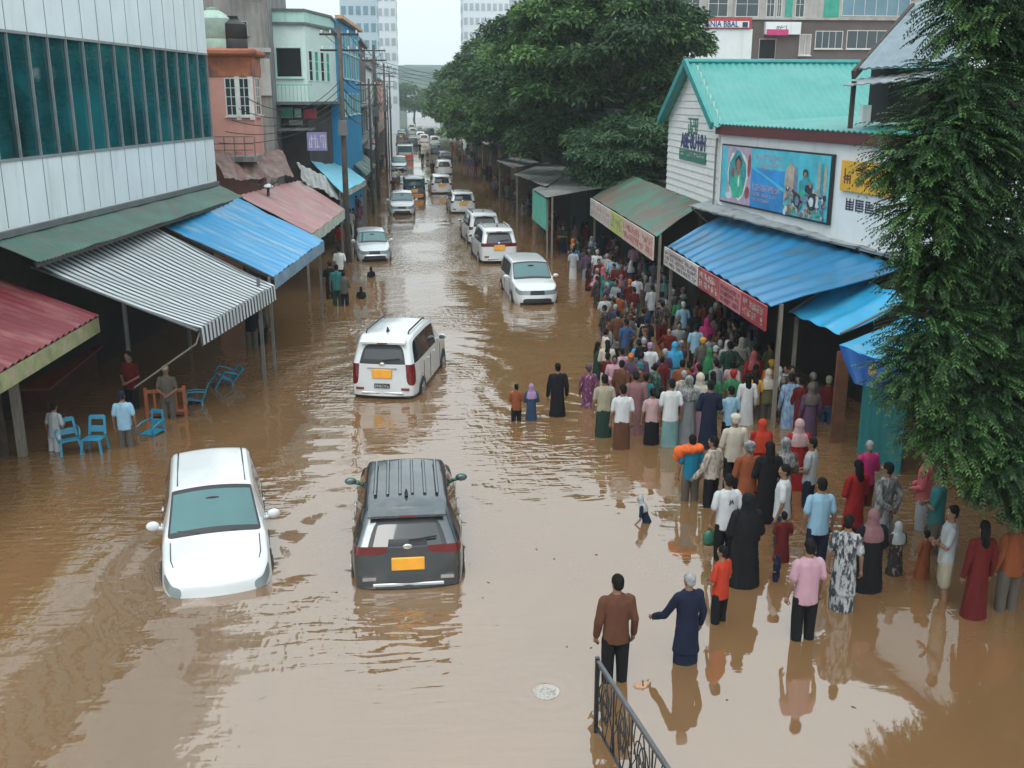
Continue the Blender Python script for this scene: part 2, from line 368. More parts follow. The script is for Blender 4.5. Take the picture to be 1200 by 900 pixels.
FR_C = [-1, -.8, -.4, 0, .4, .8, 1]
def car_cage(p):
    """returns verts, faces, face tags; sections at stations; tags: paint/trim/front glass/rear glass/side glass/lamps/grille"""
    Wd = p['W']/2; L = p['L']; H = p['H']; zb = p['belt']; hood = p['hood']; gc = p.get('gc', .2)
    y0 = -L/2; y1 = L/2
    rs = p.get('rear_slant', .3); wsb = p['ws_base']; wst = p['ws_top']; rt = p.get('tumble', .76)
    st = []  # y, wscale, beltz, roofz or None(hood z), taper
    tail_b = p.get('tail_belt', zb)
    def S(y, ws, bz, rz, kind, lo=0): st.append((y, ws, bz, rz, kind, lo))
    S(y0+.0, .90, tail_b, H*p.get('rear_roof', .955), 'cab', .07)
    S(y0+.16, .965, tail_b, H*(p.get('rear_roof', .955)+.02), 'cab')
    S(y0+.55, 1.0, zb, H*.992, 'cab'); S(y0+.72, 1.0, zb, H*.996, 'cab'); 
    yB = (y0+.72+wst)/2+.1
    S(yB-.05, 1.0, zb-.01, H, 'cab'); S(yB+.05, 1.0, zb-.01, H, 'cab')
    S(wst-.10, 1.0, zb-.02, H*.985, 'cab'); S(wst, 1.0, zb-.03, H*.97, 'cab')
    S(wst+.07, 1.0, zb-.035, 0, 'ws'); S(wsb-.09, .997, hood-.03, 0, 'ws')
    S(wsb, .995, hood-.03, hood+.03, 'hood'); S(wsb+.10, .99, hood-.05, hood+.015, 'hood')
    S((wsb+y1)/2+.1, .98, hood-.08, hood-.02, 'hood'); S(y1-.28, .945, hood-.13, hood-.07, 'hood'); S(y1-.06, .86, hood-.20, hood-.15, 'hood'); S(y1, .80, hood-.25, hood-.20, 'nose')
    secs = []
    for (y, ws, bz, rz, kind, lo) in st:
        w = Wd*ws; f = (y-y0)/L
        sl = 0
        if y < y0+.6: sl = rs*(1-(y-y0)/.6)
        if kind == 'cab':
            lv = [(w*.90, gc+lo, 0), (w*.985, gc+.16, 0), (w, .62, 0), (w*.985, bz-.15, 0), (w*.955, bz, .02*sl), (w*(rt+.055), rz-.10, sl*.85), (w*rt, rz-.02, sl)]
        elif kind == 'ws':
            lv = None
        else:
            lv = [(w*.90, gc+lo, 0), (w*.985, gc+.16, 0), (w, .52, 0), (w*.99, bz-.15, 0), (w*.95, bz+.02, 0), (w*.91, bz+.045, 0), (w*.86, rz, 0)]
        secs.append((y, lv, kind))
    for i_, (y, lv, kind) in enumerate(secs):
        if kind == 'ws':
            ya, la, _ = secs[[i for i in range(i_) if secs[i][2] == 'cab'][-1]]; yb_, lb_, _ = secs[[i for i in range(i_, len(secs)) if secs[i][2] == 'hood'][0]]
            t = (y-ya)/(yb_-ya); secs[i_] = (y, [tuple(a*(1-t)+b*t for a, b in zip(p_, q_)) for p_, q_ in zip(la, lb_)], 'cab')
    K = 7; nC = 7; vs = []; idx = []
    crown = .05
    for (y, lv, kind) in secs:
        loop = []
        cr = crown if kind == 'cab' else .035
        # order: bottom columns -1..1 , right side up, top columns 1..-1, left side down
        for f in FR_C: loop.append((lv[0][0]*f, y+lv[0][2], lv[0][1]-.02*(1-f*f)))
        for k in range(1, K-1): loop.append((lv[k][0], y+lv[k][2], lv[k][1]))
        for f in reversed(FR_C): loop.append((lv[-1][0]*f, y+lv[-1][2]-.02*(1-f*f)*(1 if kind == 'cab' and y < y0+.3 else 0), lv[-1][1]+cr*(1-f*f)))
        for k in range(K-2, 0, -1): loop.append((-lv[k][0], y+lv[k][2], lv[k][1]))
        idx.append(list(range(len(vs), len(vs)+len(loop)))); vs += loop
    n = len(idx[0]); fs = []; tg = []
    iws = [i for i, s in enumerate(st) if s[4] == 'hood'][0]
    gl_pairs = p.get('side_glass', (1, 3, 5, 6)); tr_pairs = (2, 4); lampk = p.get('lamp_k', (3,)); lampc = p.get('lamp_c', (0, 5))
    for i in range(len(idx)-1):
        for k in range(n):
            k2 = (k+1) % n
            fs.append((idx[i][k], idx[i+1][k], idx[i+1][k2], idx[i][k2]))
            t = 0
            # loop positions: 0..6 bottom, 6..(6+5)=11 right levels, 12.. top (12..18), left 19..23
            side = None
            if 6 <= k < 12: side = k-6          # right: level k-6 -> +1
            elif 18 <= k < 24: side = 23-k      # left
            if k < 6: t = 1
            if side is not None:
                if side == 0 and p.get('cladding', True): t = 1
                if side == 4 and i in gl_pairs: t = 4
                if side == 4 and i in tr_pairs: t = 1
                if side in lampk and i == 0 and p.get('wrap_lamp', True): t = 5
                if side == 3 and i in (len(idx)-2, len(idx)-3): t = 6
            if 12 <= k < 18 and i == iws-2: t = 2
            if 12 <= k < 18 and i in (iws-1, iws-3): t = 1
            fs_t = t; tg.append(fs_t)
    def cap(ring, front):
        loop = idx[ring]; y, lv, kind = secs[ring]
        grid = [[None]*nC for _ in range(K)]
        for c in range(nC): grid[0][c] = loop[c]; grid[K-1][c] = loop[12+(6-c)]
        for k in range(1, K-1):
            grid[k][nC-1] = loop[6+k]; grid[k][0] = loop[24-k]
            for c in range(1, nC-1):
                f = FR_C[c]; bul = (.07 if front else -.05)*(1-f*f)
                if front: bul += (.10, .13, .12, .08, .04, .02, 0)[k]*(1-.5*f*f)
                else: bul += (-.03, -.07, -.05, 0, 0, 0, 0)[k]*(1-.6*f*f)
                b = len(vs); vs.append((lv[k][0]*f, y+lv[k][2]+bul, lv[k][1])); grid[k][c] = b
        for k in range(K-1):
            for c in range(nC-1):
                q = (grid[k][c], grid[k][c+1], grid[k+1][c+1], grid[k+1][c])
                fs.append(q if not front else q[::-1]); t = 0
                if not front:
                    if k == 0: t = 1
                    if k == 4 and 1 <= c <= 4: t = 3
                    if k == 5 and p.get('tail_glass_high', True) and 1 <= c <= 4: t = 0
                    if k in lampk and c in lampc: t = 5
                    if k == 3 and p.get('lamp_bar') and 1 <= c <= 4: t = 5
                else:
                    if k == 0: t = 1
                    if k == 1 and 1 <= c <= 4 and p.get('grille', True): t = 7
                    if k == 3 and 2 <= c <= 3 and p.get('grille', True): t = 7
                    if k == 3 and c in p.get('head_c', (0, 1, 4, 5)): t = 6
                tg.append(t)
    cap(0, False); cap(len(idx)-1, True)
    return vs, fs, tg
TAGN = {2: 'windscreen', 3: 'rear_window', 4: 'side_window', 5: 'tail_light', 6: 'headlight', 7: 'grille'}
def car(p, label, loc, rz, sink=0.0, tilt=(0, 0), group='cars stranded in the flooded street', cat='car', name='car'):
    root = thing(name, label, cat, (loc[0], loc[1], -sink), rz, group)
    root.rotation_euler = (R_(tilt[0]), R_(tilt[1]), rz); root.scale = (1, p.get('sy', 1), p.get('sz', 1))
    fill_car(root, p); return root
def fill_car(root, p):
    vs, fs, tg = car_cage(p)
    me = bpy.data.meshes.new('cage'); me.from_pydata(vs, [], fs); me.polygons.foreach_set('material_index', tg)
    bm = bmesh.new(); bm.from_mesh(me)
    bmesh.ops.recalc_face_normals(bm, faces=bm.faces)
    cl = bm.edges.layers.float.new('crease_edge')
    for e in bm.edges:
        lf = e.link_faces
        if len(lf) == 2:
            a, b = lf[0].material_index, lf[1].material_index
            if a != b: e[cl] = 1.0
            elif e.calc_face_angle(0) > .55: e[cl] = .35
    bm.to_mesh(me); bm.free()
    ob = bpy.data.objects.new('cage', me); COL.objects.link(ob)
    for _ in range(8): me.materials.append(TRIM)
    me.polygons.foreach_set('material_index', tg)
    md = ob.modifiers.new('s', 'SUBSURF'); md.levels = 2; md.render_levels = 2
    dg = bpy.context.evaluated_depsgraph_get(); sub = bpy.data.meshes.new_from_object(ob.evaluated_get(dg))
    bpy.data.objects.remove(ob); bpy.data.meshes.remove(me)
    nv = len(sub.vertices); co = np.zeros(nv*3); sub.vertices.foreach_get('co', co); co = co.reshape(-1, 3)
    polys = [(tuple(q.vertices), q.material_index) for q in sub.polygons]
    mats = {2: p.get('ws_mat', G_TEAL), 3: p.get('rear_mat', G_DARK), 4: G_DARK, 5: LAMP_R, 6: LAMP_W, 7: TRIM}
    # black border round the wind screens
    owner = {}
    for fi, (f, t) in enumerate(polys):
        for a, b in zip(f, f[1:]+f[:1]): owner.setdefault((min(a, b), max(a, b)), []).append(t)
    body_f = []; comp = {}
    for f, t in polys:
        c = co[list(f)].mean(axis=0)
        border = t in (2, 3) and any(any(x == 0 for x in owner[(min(a, b), max(a, b))]) for a, b in zip(f, f[1:]+f[:1]))
        if t < 2 or border or (t == 4 and False): body_f.append((f, 1 if (t == 1 or border) else 0))
        else:
            key = t
            if t in (4, 5, 6): key = (t, c[0] > 0) if not (t == 5 and p.get('lamp_bar')) else (t, True)
            comp.setdefault(key, []).append(f)
    def sub_mesh(nm, flist, mts, mids=None):
        used = sorted({i for f in flist for i in f}); mp = {u: k for k, u in enumerate(used)}
        m = bpy.data.meshes.new(nm); m.from_pydata([tuple(co[u]) for u in used], [], [tuple(mp[i] for i in f) for f in flist])
        m.polygons.foreach_set('use_smooth', [True]*len(flist))
        if mids: m.polygons.foreach_set('material_index', mids)
        try: m.set_sharp_from_angle(angle=R_(40))
        except Exception: pass
        return link(nm, m, mts, root)
    pm = p['paint']
    sub_mesh('body', [f for f, i in body_f], [pm, TRIM], [i for f, i in body_f])
    for key, fl in comp.items():
        t = key[0] if isinstance(key, tuple) else key
        sub_mesh(TAGN[t], fl, mats[t])
    bpy.data.meshes.remove(sub)
    if p.get('simple'): return root
    Wd = p['W']/2; Ln = p['L']; y0 = -Ln/2; y1 = Ln/2; H = p['H']; zb = p['belt']
    # wheels with dark arches
    for yy in (y0+.82, y1-.88):
        for s in (-1, 1):
            x = s*(Wd*.985)
            a = MB(); a.lathe([(.001, 0), (.40, 0), (.40, s*.016)], 'x', (x, yy, .35), 20); a.build('wheel_arch', TRIM, root)
            wv = MB(); wv.lathe([(.20, s*.03), (.30, s*.035), (.335, s*.012), (.34, -s*.08), (.32, -s*.2), (.1, -s*.2)], 'x', (x, yy, .34), 20); wo = wv.build('wheel', RUBBER, root, smooth=True)
            rm = MB(); rm.lathe([(.001, s*.02), (.05, s*.03), (.06, s*.01), (.17, s*.012), (.205, s*.036)], 'x', (x, yy, .34), 20)
            for k in range(5):
                an = 2*pi*k/5; rm.bar((x+s*.026, yy+.04*cos(an), .34+.04*sin(an)), (x+s*.030, yy+.19*cos(an), .34+.19*sin(an)), .035, .05)
            rm.build('rim', RIMM, wo)
    # mirrors
    for s in (-1, 1):
        mb = MB(); my = p['ws_base']-.42; mz = p['hood']+.10
        mb.ell((s*(Wd+.11), my, mz), (.115, .06, .075), 12, 8); mb.bar((s*(Wd*.93), my, mz-.06), (s*(Wd+.04), my, mz-.03), .05)
        mo = mb.build('mirror', p.get('mirror_mat', pm), root, smooth='all')
        g2 = MB(); g2.ell((s*(Wd+.11), my-.05, mz), (.095, .015, .058), 10, 6); g2.build('mirror_glass', MIRG, mo, smooth='all')
    # door shut lines and handles
    zt = zb-.04
    for s in (-1, 1):
        for yy in (y0+1.05, (y0+.72+p['ws_top'])/2+.12, p['ws_base']-.25):
            dl = MB(); dl.box(s*Wd*.997-.004, yy-.006, .42, s*Wd*.997+.006, yy+.006, zt-.08); dl.build('door_gap', TRIM, root)
        for yy in ((y0+.72+p['ws_top'])/2-.15, p['ws_base']-1.05+.0):
            h = MB(); h.ell((s*(Wd*.99+.012), yy, zb-.16), (.022, .09, .018), 8, 6); h.build('door_handle', CHROME if p.get('chrome_handle') else pm, root, smooth='all')
    # rear plate, badge, bumper strip
    yr = y0-.055
    if p.get('rear', True):
        a = MB(); pz = p.get('plate_z', .80); a.box(-.27, yr-.05, pz, .27, yr-.005, pz+.22); a.build('number_plate', p.get('plate', PLATE), root, bevel=.01)
        if p.get('strip', True): rp = MB(); rp.box(-.40, yr-.012, 1.03, .40, yr+.015, 1.055); rp.build('tailgate_strip', p.get('strip_mat', CHROME), root)
        b = MB(); b.ell((0, yr+.0, zb+.0-.0), (.085, .014, .045), 14, 6); b.build('badge', CHROME, root, smooth='all')
        s_ = MB(); s_.box(-Wd*.62, yr-.055, .40, Wd*.62, yr-.02, .455); s_.build('bumper_strip', p.get('bump_mat', CHROME), root, bevel=.01)
        for s in (-1, 1):
            e = MB(); e.box(s*Wd*.68-.11, yr-.02, .50, s*Wd*.68+.11, yr+.05, .56); e.build('reflector', LAMP_R if p.get('refl', True) else CHROME, root)
        wv = MB(); zz = zb+.10; ys = y0-.05+.3*p.get('rear_slant', .3)*.3
        wv.bar((.02, ys-.025, zz), (.48, ys+.0, zz+.05), .022); wv.build('wiper', TRIM, root)
        sp = MB(); ysp = y0+p.get('rear_slant', .3); zs = H*p.get('rear_roof', .955)+.0
        sp.sheet((-Wd*.68, ysp-.22, zs-.03), (Wd*.68, ysp-.22, zs-.03), (Wd*.66, ysp+.12, zs+.045), (-Wd*.66, ysp+.12, zs+.045), 8, 3, th=.045); so_ = sp.build('spoiler', p.get('spoiler_mat', pm), root, smooth=True)
        bl = MB(); bl.box(-.14, ysp-.235, zs-.06, .14, ysp-.218, zs-.035); bl.build('brake_light', LAMP_R, so_)
    if p.get('front', True):
        yf = y1+.07; hz = p['hood']
        pl = MB(); pl.box(-.25, yf+.02, .48, .25, yf+.045, .60); pl.build('number_plate', p.get('plate', PLATE), root, bevel=.01)
        b = MB(); b.ell((0, yf+.02, hz-.36), (.075, .02, .06), 14, 6); b.build('badge', CHROME, root, smooth='all')
        for z in (hz-.31, hz-.38):
            if 1:
                c = MB(); c.box(-Wd*.36, yf-.02, z+.02, Wd*.36, yf+.012, z+.04); c.build('grille_bar', CHROME, root)
        for s in (-1, 1):
            fl = MB(); fl.ell((s*Wd*.60, y1+.02, .47), (.075, .05, .05), 10, 6); fl.build('fog_light', LAMP_W, root, smooth='all')
        for s in (-.35, .25):
            wv = MB(); yb = p['ws_base']-.02
            wv.bar((s, yb, hz+.065), (s+.36, yb-.09, hz+.10), .02); wv.build('wiper', TRIM, root)
        mi = MB(); mi.ell((0, p['ws_top']+.22, H*.90), (.13, .015, .035), 10, 6); mi.build('rear_view_mirror', TRIM, root, smooth='all')
    if p.get('ditch'):
        for s in (-1, 1):
            xd = s*Wd*p.get('tumble', .76)*.86; r = MB(); r.tube([(xd, y0+.62, H-.008), (xd, (y0+p['ws_top'])/2, H+.002), (xd, p['ws_top']-.12, H*.985-.008)], .011, 6); r.build('roof_ditch', TRIM, root, smooth='all')
            xh = s*Wd*.80; hd_ = p['hood']; r = MB(); r.tube([(xh, p['ws_base']+.12, hd_+.024), (xh*.985, (p['ws_base']+y1)/2+.1, hd_-.012), (xh*.93, y1-.30, hd_-.062)], .008, 6); r.build('bonnet_gap', TRIM, root, smooth='all')
    if p.get('rails'):
        for s in (-1, 1):
            r = MB(); xr = s*Wd*.64; r.tube([(xr, y0+.62, H+.0), (xr, y0+.72, H+.055), (xr, p['ws_top']-.35, H+.055), (xr, p['ws_top']-.22, H+.0)], .022, 6); r.build('roof_rail', p.get('rail_mat', TRIM), root, smooth='all')
    if p.get('ribs'):
        for k in range(6):
            x = (k-2.5)*.21; r = MB(); r.box(x-.028, y0+.75, H+.01, x+.028, p['ws_top']-.25, H+.042+.012*(1-abs(k-2.5)/3)); r.build('roof_rib', pm, root, bevel=.012)
    if p.get('fin', True):
        a = MB(); ya = y0+.72; a.hexa([(-.03, ya-.09, H+.03), (.03, ya-.09, H+.03), (.03, ya+.09, H+.03), (-.03, ya+.09, H+.03), (-.008, ya-.07, H+.15), (.008, ya-.07, H+.15), (.008, ya-.03, H+.14), (-.008, ya-.03, H+.14)]); a.build('antenna', TRIM, root)
    for q in p.get('extra', []): q(root, p)
    return root
BASE = dict(L=4.4, W=1.84, H=1.64, belt=1.02, hood=1.02, ws_base=1.12, ws_top=.42, rear_slant=.26, paint=P_WHITE)
def cp(**k): d = dict(BASE); d.update(k); return d
def second_plate(root, p):
    yr = -p['L']/2-.055
    a = MB(); a.box(-.21, yr-.07, .56, .21, yr-.045, .67); o = a.build('lower_plate', TRIM, root)
    g_ = MB(); fr = frame((0, yr-.07, .56), (1, 0)); glyphs(g_, fr, -.19, .19, .002, .02, .09, 8, random.Random(4), 4); g_.build('lettering', PLATE_W, o)
def put(px0, py0, px1, py1):
    """ground midpoint and heading of a car from the two waterline corners of its near end"""
    a = W(px0, py0); b = W(px1, py1); return (a+b)/2, b-a
def car_from_rear(p, label, a, b, rz, sink, **k):
    m, d = put(*a, *b); f = V((-sin(rz), cos(rz), 0)); c = m+f*(p['L']/2+.06)
    return car(p, label, c, rz, sink, **k)
def car_from_front(p, label, a, b, rz, sink, **k):
    m, d = put(*a, *b); f = V((-sin(rz), cos(rz), 0)); c = m-f*(p['L']/2+.05)
    return car(p, label, c, rz, sink, **k)
# dark crossover, rear towards the viewer
car_from_rear(cp(L=4.45, W=1.88, H=1.66, belt=1.08, paint=P_GREY, ribs=True, strip=False, plate_z=.68, tail_glass_high=True, rear_slant=.36, lamp_c=(0, 1, 4, 5), mirror_mat=GREENM, strip_mat=P_SILVER, bump_mat=P_SILVER, refl=False, rear_roof=.95, tumble=.71, chrome_handle=True),
    'charcoal grey crossover with a ribbed roof and orange plate, tail towards the railing', (413, 690), (545, 688), R_(0.5), .34)
# white boxy SUV seen over its rear corner
car_from_rear(cp(L=4.55, W=1.82, H=1.78, belt=1.14, hood=1.12, ws_base=1.2, ws_top=.55, rails=True, rear_slant=.26, rear_roof=.95, lamp_k=(2, 3), tumble=.77, extra=[second_plate], rail_mat=TRIM, spoiler_mat=P_WHITE, sz=1.10),
    'white boxy SUV with black roof rails driving away ahead of the charcoal crossover', (407, 466), (491, 469), R_(-13), .30)
# white hatchback sunk to the headlights
car_from_front(cp(L=4.15, W=1.84, H=1.52, belt=.98, hood=.98, ws_base=.98, ws_top=.18, rear=False, rear_slant=.45, rear_roof=.93, tumble=.74, cladding=False, fin=False, plate=PLATE, grille=False, head_c=(0, 5), ditch=True, sy=1.08, sz=1.17),
    'white hatchback with its nose sunk to the headlights in brown water', (186, 690), (326, 688), R_(180+11), .63, tilt=(-2.0, 0))
# white people carrier facing the viewer
car_from_front(cp(L=4.5, W=1.80, H=1.72, belt=1.06, hood=1.05, ws_base=1.25, ws_top=.5, rear=False, cladding=False, tumble=.78, fin=False),
    'white people carrier with a black grille and orange plate facing the railing, beside the crowd', (601, 357), (658, 357), R_(180+3), .26)
car_from_front(cp(L=3.9, W=1.70, H=1.52, belt=.98, hood=.98, ws_base=.98, ws_top=.28, rear=False, paint=P_SILVER, cladding=False, fin=False, plate=PLATE_W),
    'silver hatchback with a white plate coming towards the railing by the maroon roofed shops', (416, 306), (463, 307), R_(180+6), .22)
lb = cp(L=4.5, W=1.86, H=1.70, belt=1.10, lamp_bar=True, rails=True, rear_slant=.30, rail_mat=P_WHITE, sz=1.14)
car_from_rear(lb, 'white SUV with a full-width red lamp bar, directly behind the orange-plated people carrier', (562, 309), (609, 309), R_(4), .26)
car_from_rear(cp(L=4.5, H=1.74, belt=1.1, rails=True, rear_slant=.2, sz=1.12), 'white SUV half hidden in front of the SUV with the red lamp bar', (549, 287), (588, 286), R_(4), .26)
car_from_front(cp(L=4.0, W=1.76, H=1.62, hood=1.04, ws_base=1.1, ws_top=.4, rear=False, cladding=False, fin=False, plate=PLATE_W), 'small white car facing the railing, just before the dark pickup', (456, 252), (487, 252), R_(180), .22)
car_from_rear(cp(L=4.4, H=1.68, belt=1.1, rear_slant=.24, rails=True), 'white SUV with dark rear glass, third in the queue driving away', (529, 250), (557, 250), R_(2), .24)
car_from_rear(cp(L=4.6, H=1.75, belt=1.1, rear_slant=.2), 'white estate car farthest along the queue beside the trees', (506, 227), (530, 227), R_(2), .24)
def jeep_bar(root, p):
    y = -p['L']/2-.2; b = MB(); b.box(-.7, y-.0, .45, .7, y+.12, .68); b.build('tail_board', ORANGE, root, bevel=.02)
car_from_rear(cp(L=4.3, W=1.78, H=1.95, belt=1.2, hood=1.15, ws_base=1.2, ws_top=.8, rear_slant=.04, rear_roof=.97, tumble=.9, paint=P_DARK, extra=[jeep_bar], rear_mat=G_TEAL, fin=False), 'dark boxy jeep with an orange tail board between the two queues', (473, 233), (499, 233), R_(1), .3)

def minibus(label, a, b, rz=0.0, group='buses far along the street'):
    m, d = put(*a, *b); w = 2.05; L = 5.5; H = 2.3
    r = thing('minibus', label, 'minibus', (m.x, m.y, -.35), rz, group)
    hb = MB(); hb.box(-w/2, 0, .35, w/2, L, H); hb.build('body', P_WHITE, r, bevel=.14)
    g1 = MB(); g1.box(-w/2+.12, -.012, 1.35, w/2-.12, .02, 2.15); g1.build('rear_window', G_TEAL, r)
    b1 = MB(); b1.box(-w/2-.02, -.06, .55, w/2+.02, .05, 1.10); b1.build('bumper', P_RED, r, bevel=.03)
    for s in (-1, 1):
        t = MB(); t.box(s*w/2*.86-.09, -.03, 1.12, s*w/2*.86+.09, .03, 1.32); t.build('tail_light', LAMP_R, r)
        sw = MB(); sw.box(s*w/2-.01, .5, 1.4, s*w/2+.012, L-.6, 2.1); sw.build('side_window', G_DARK, r)
        for y in (1.2, L-1.2):
            wv = MB(); wv.lathe([(.001, s*.02), (.4, s*.02), (.42, -s*.1), (.3, -s*.15)], 'x', (s*w/2, y, .42), 16); wv.build('wheel', RUBBER, r)
    rk = MB()
    for k in range(4): rk.bar((-w/2+.2, .6+k*1.6, H+.1), (w/2-.2, .6+k*1.6, H+.1), .05)
    for s in (-1, 1): rk.bar((s*(w/2-.2), .4, H+.1), (s*(w/2-.2), L-.8, H+.1), .05); rk.bar((s*(w/2-.2), .5, H-.01), (s*(w/2-.2), .5, H+.1), .05)
    rk.build('roof_rack', TRIM, r)
    return r
minibus('white minibus with a red bumper wading far along the street', (464, 188), (486, 188))
for (px, py, lab, pm) in ((470, 163, 'dark car seen small in the middle of the far street', P_DARK), (484, 157, 'pale car in the distance beyond the minibus', P_SILVER), (497, 166, 'distant white car alongside the tree shade', P_WHITE)):
    m = W(px, py); car(cp(paint=pm, rear_slant=.2, rails=False), lab, (m.x, m.y, 0), 0, .3)

far = [('pale hatchback in the far queue below the last shop houses', -1.2, 118, P_SILVER), ('dark saloon far ahead of the minibus', .6, 176, P_DARK), ('white van-like car by the far tree shade', 3.6, 112, P_WHITE), ('grey car at the very end of the tree side queue', 4.4, 131, P_GREY), ('blue-grey car small in the far queue', 3.9, 152, P_DARK), ('tiny white car under the hazy trees', 4.4, 182, P_WHITE), ('tiny silver car near the street end', 2.2, 205, P_SILVER), ('tiny white car at the street end on the wire side', -1.5, 215, P_WHITE), ('tiny dark car at the street end', 4.6, 232, P_DARK), ('last white speck of a car before the far trees', .8, 262, P_WHITE)]
for lab, x, y, pm in far: car(cp(paint=pm, rear_slant=.2, simple=True, H=1.7), lab, (x, y, 0), R_(180) if x < 0 else 0, .25)
# ------------------------------------------------------------------ people
SKINS = [M('skin_brown', (.20, .105, .062), .55, var=.08), M('skin_dark', (.125, .065, .040), .55, var=.08), M('skin_light', (.31, .175, .11), .55, var=.08)]
HAIRB = M('black_hair', (.007, .006, .006), .75, var=.4, scale=30, spec=.15, bump=.006, bscale=60); HAIRG = M('grey_hair', (.24, .24, .24), .7, var=.3, scale=30)
EYEW = M('eye_white', (.6, .6, .58), .3); EYEB = M('eye_dark', (.012, .009, .008), .2); LIPS = M('lips', (.20, .075, .06), .5)
def cloth(name, c, c2=None, ms=9, lo=.46, hi=.54): return M('cloth_'+name, [x*.78 for x in c], .85, var=.2, scale=4, bump=.028, bscale=7, stretch=(1, 1, .45), col2=c2, mscale=ms, mlo=lo, mhi=hi, spec=.2)
CLOTH = dict(
    white=cloth('white', (.60, .62, .63)), cream=cloth('cream', (.55, .50, .41)), brown=cloth('brown', (.125, .052, .030)), navy=cloth('navy', (.012, .018, .042)), black=cloth('black', (.010, .010, .012)),
    orangered=cloth('orangered', (.50, .050, .022)), pink=cloth('pink', (.50, .30, .36)), palepink=cloth('palepink', (.50, .33, .33)), lightblue=cloth('lightblue', (.27, .46, .60)), grey=cloth('grey', (.22, .24, .25)), lightgrey=cloth('lightgrey', (.40, .43, .44)),
    red=cloth('red', (.34, .018, .018)), darkred=cloth('darkred', (.115, .012, .012)), magenta=cloth('magenta', (.50, .035, .17)), rose=cloth('rose', (.52, .12, .13)), teal=cloth('teal', (.03, .16, .165)), tealblue=cloth('tealblue', (.012, .165, .27)),
    orange=cloth('orange', (.55, .14, .018)), mauve=cloth('mauve', (.26, .13, .14)), purple=cloth('purple', (.095, .055, .10)), lilac=cloth('lilac', (.36, .24, .42)), khaki=cloth('khaki', (.36, .33, .24)), olive=cloth('olive', (.12, .13, .055)), green=cloth('green', (.035, .19, .075)), dkgreen=cloth('dkgreen', (.018, .050, .034)),
    yellow=cloth('yellow', (.60, .33, .045)), blue=cloth('blue', (.05, .10, .22)), jeans=cloth('jeans', (.03, .060, .115)), skyblue=cloth('skyblue', (.05, .33, .55)), seagreen=cloth('seagreen', (.17, .32, .32)), rust=cloth('rust', (.26, .075, .03)), drab=cloth('drab', (.115, .10, .085)),
    printbw=cloth('printbw', (.42, .43, .43), (.035, .04, .05), 11), printgrey=cloth('printgrey', (.33, .34, .33), (.10, .10, .105), 13), printpurple=cloth('printpurple', (.15, .045, .11), (.36, .20, .27), 16, .55, .60), printdark=cloth('printdark', (.035, .030, .028), (.22, .17, .13), 14, .55, .6),
    printblue=cloth('printblue', (.30, .42, .52), (.12, .20, .34), 15), printgreen=cloth('printgreen', (.025, .055, .045), (.12, .20, .17), 15, .54, .6), printcream=cloth('printcream', (.48, .44, .38), (.22, .17, .14), 15, .53, .58), camo=cloth('camo', (.10, .075, .055), (.33, .25, .20), 12, .53, .58), stripe=cloth('stripebw', (.4, .4, .4), (.03, .03, .03), 6, .49, .51))
CN = dict(orangered='orange-red', palepink='pale pink', lightblue='light blue', lightgrey='light grey', darkred='dark red', tealblue='teal blue', dkgreen='dark green', skyblue='sky blue', seagreen='sea green', printbw='black and white printed', printgrey='grey patterned', printpurple='purple printed', printdark='dark floral', printblue='pale blue printed', printgreen='dark green printed', printcream='cream printed', camo='brown mottled', stripe='black and white striped', jeans='denim')
def cn(k): return CN.get(k, k)
S_ = 1
POSES = {  # (elbow, wrist) for the right arm then the left arm, body height 1.70
    'down': (((.245, -.03, 1.10), (.255, .05, .86)), ((-.245, -.03, 1.10), (-.255, .05, .86))),
    'behind': (((.26, -.10, 1.12), (.07, -.18, .95)), ((-.26, -.10, 1.12), (-.07, -.19, .98))),
    'front': (((.25, .0, 1.10), (.07, .20, 1.03)), ((-.25, .0, 1.10), (-.07, .20, 1.00))),
    'cross': (((.25, .06, 1.12), (-.06, .19, 1.15)), ((-.25, .06, 1.12), (.06, .20, 1.10))),
    'akimbo': (((.37, -.10, 1.14), (.20, .06, 1.00)), ((-.245, -.03, 1.10), (-.26, .06, .86))),
    'phone': (((.26, .02, 1.10), (.14, .28, 1.24)), ((-.245, -.03, 1.10), (-.26, .05, .86))),
    'hold': (((.245, -.03, 1.10), (.255, .05, .86)), ((-.29, .02, 1.10), (-.33, .18, .92))),
    'carry': (((.40, .05, 1.30), (.28, .04, 1.55)), ((-.30, .02, 1.14), (-.30, .20, 1.0))),
    'reach': (((.245, -.03, 1.10), (.255, .05, .86)), ((-.32, .12, 1.05), (-.38, .36, .92)))}
def limb(mb, pts, rs, n=10): mb.tube(pts, rs, n); [mb.ell(p, (r, r, r), 8, 6) for p, r in zip(pts, rs)]
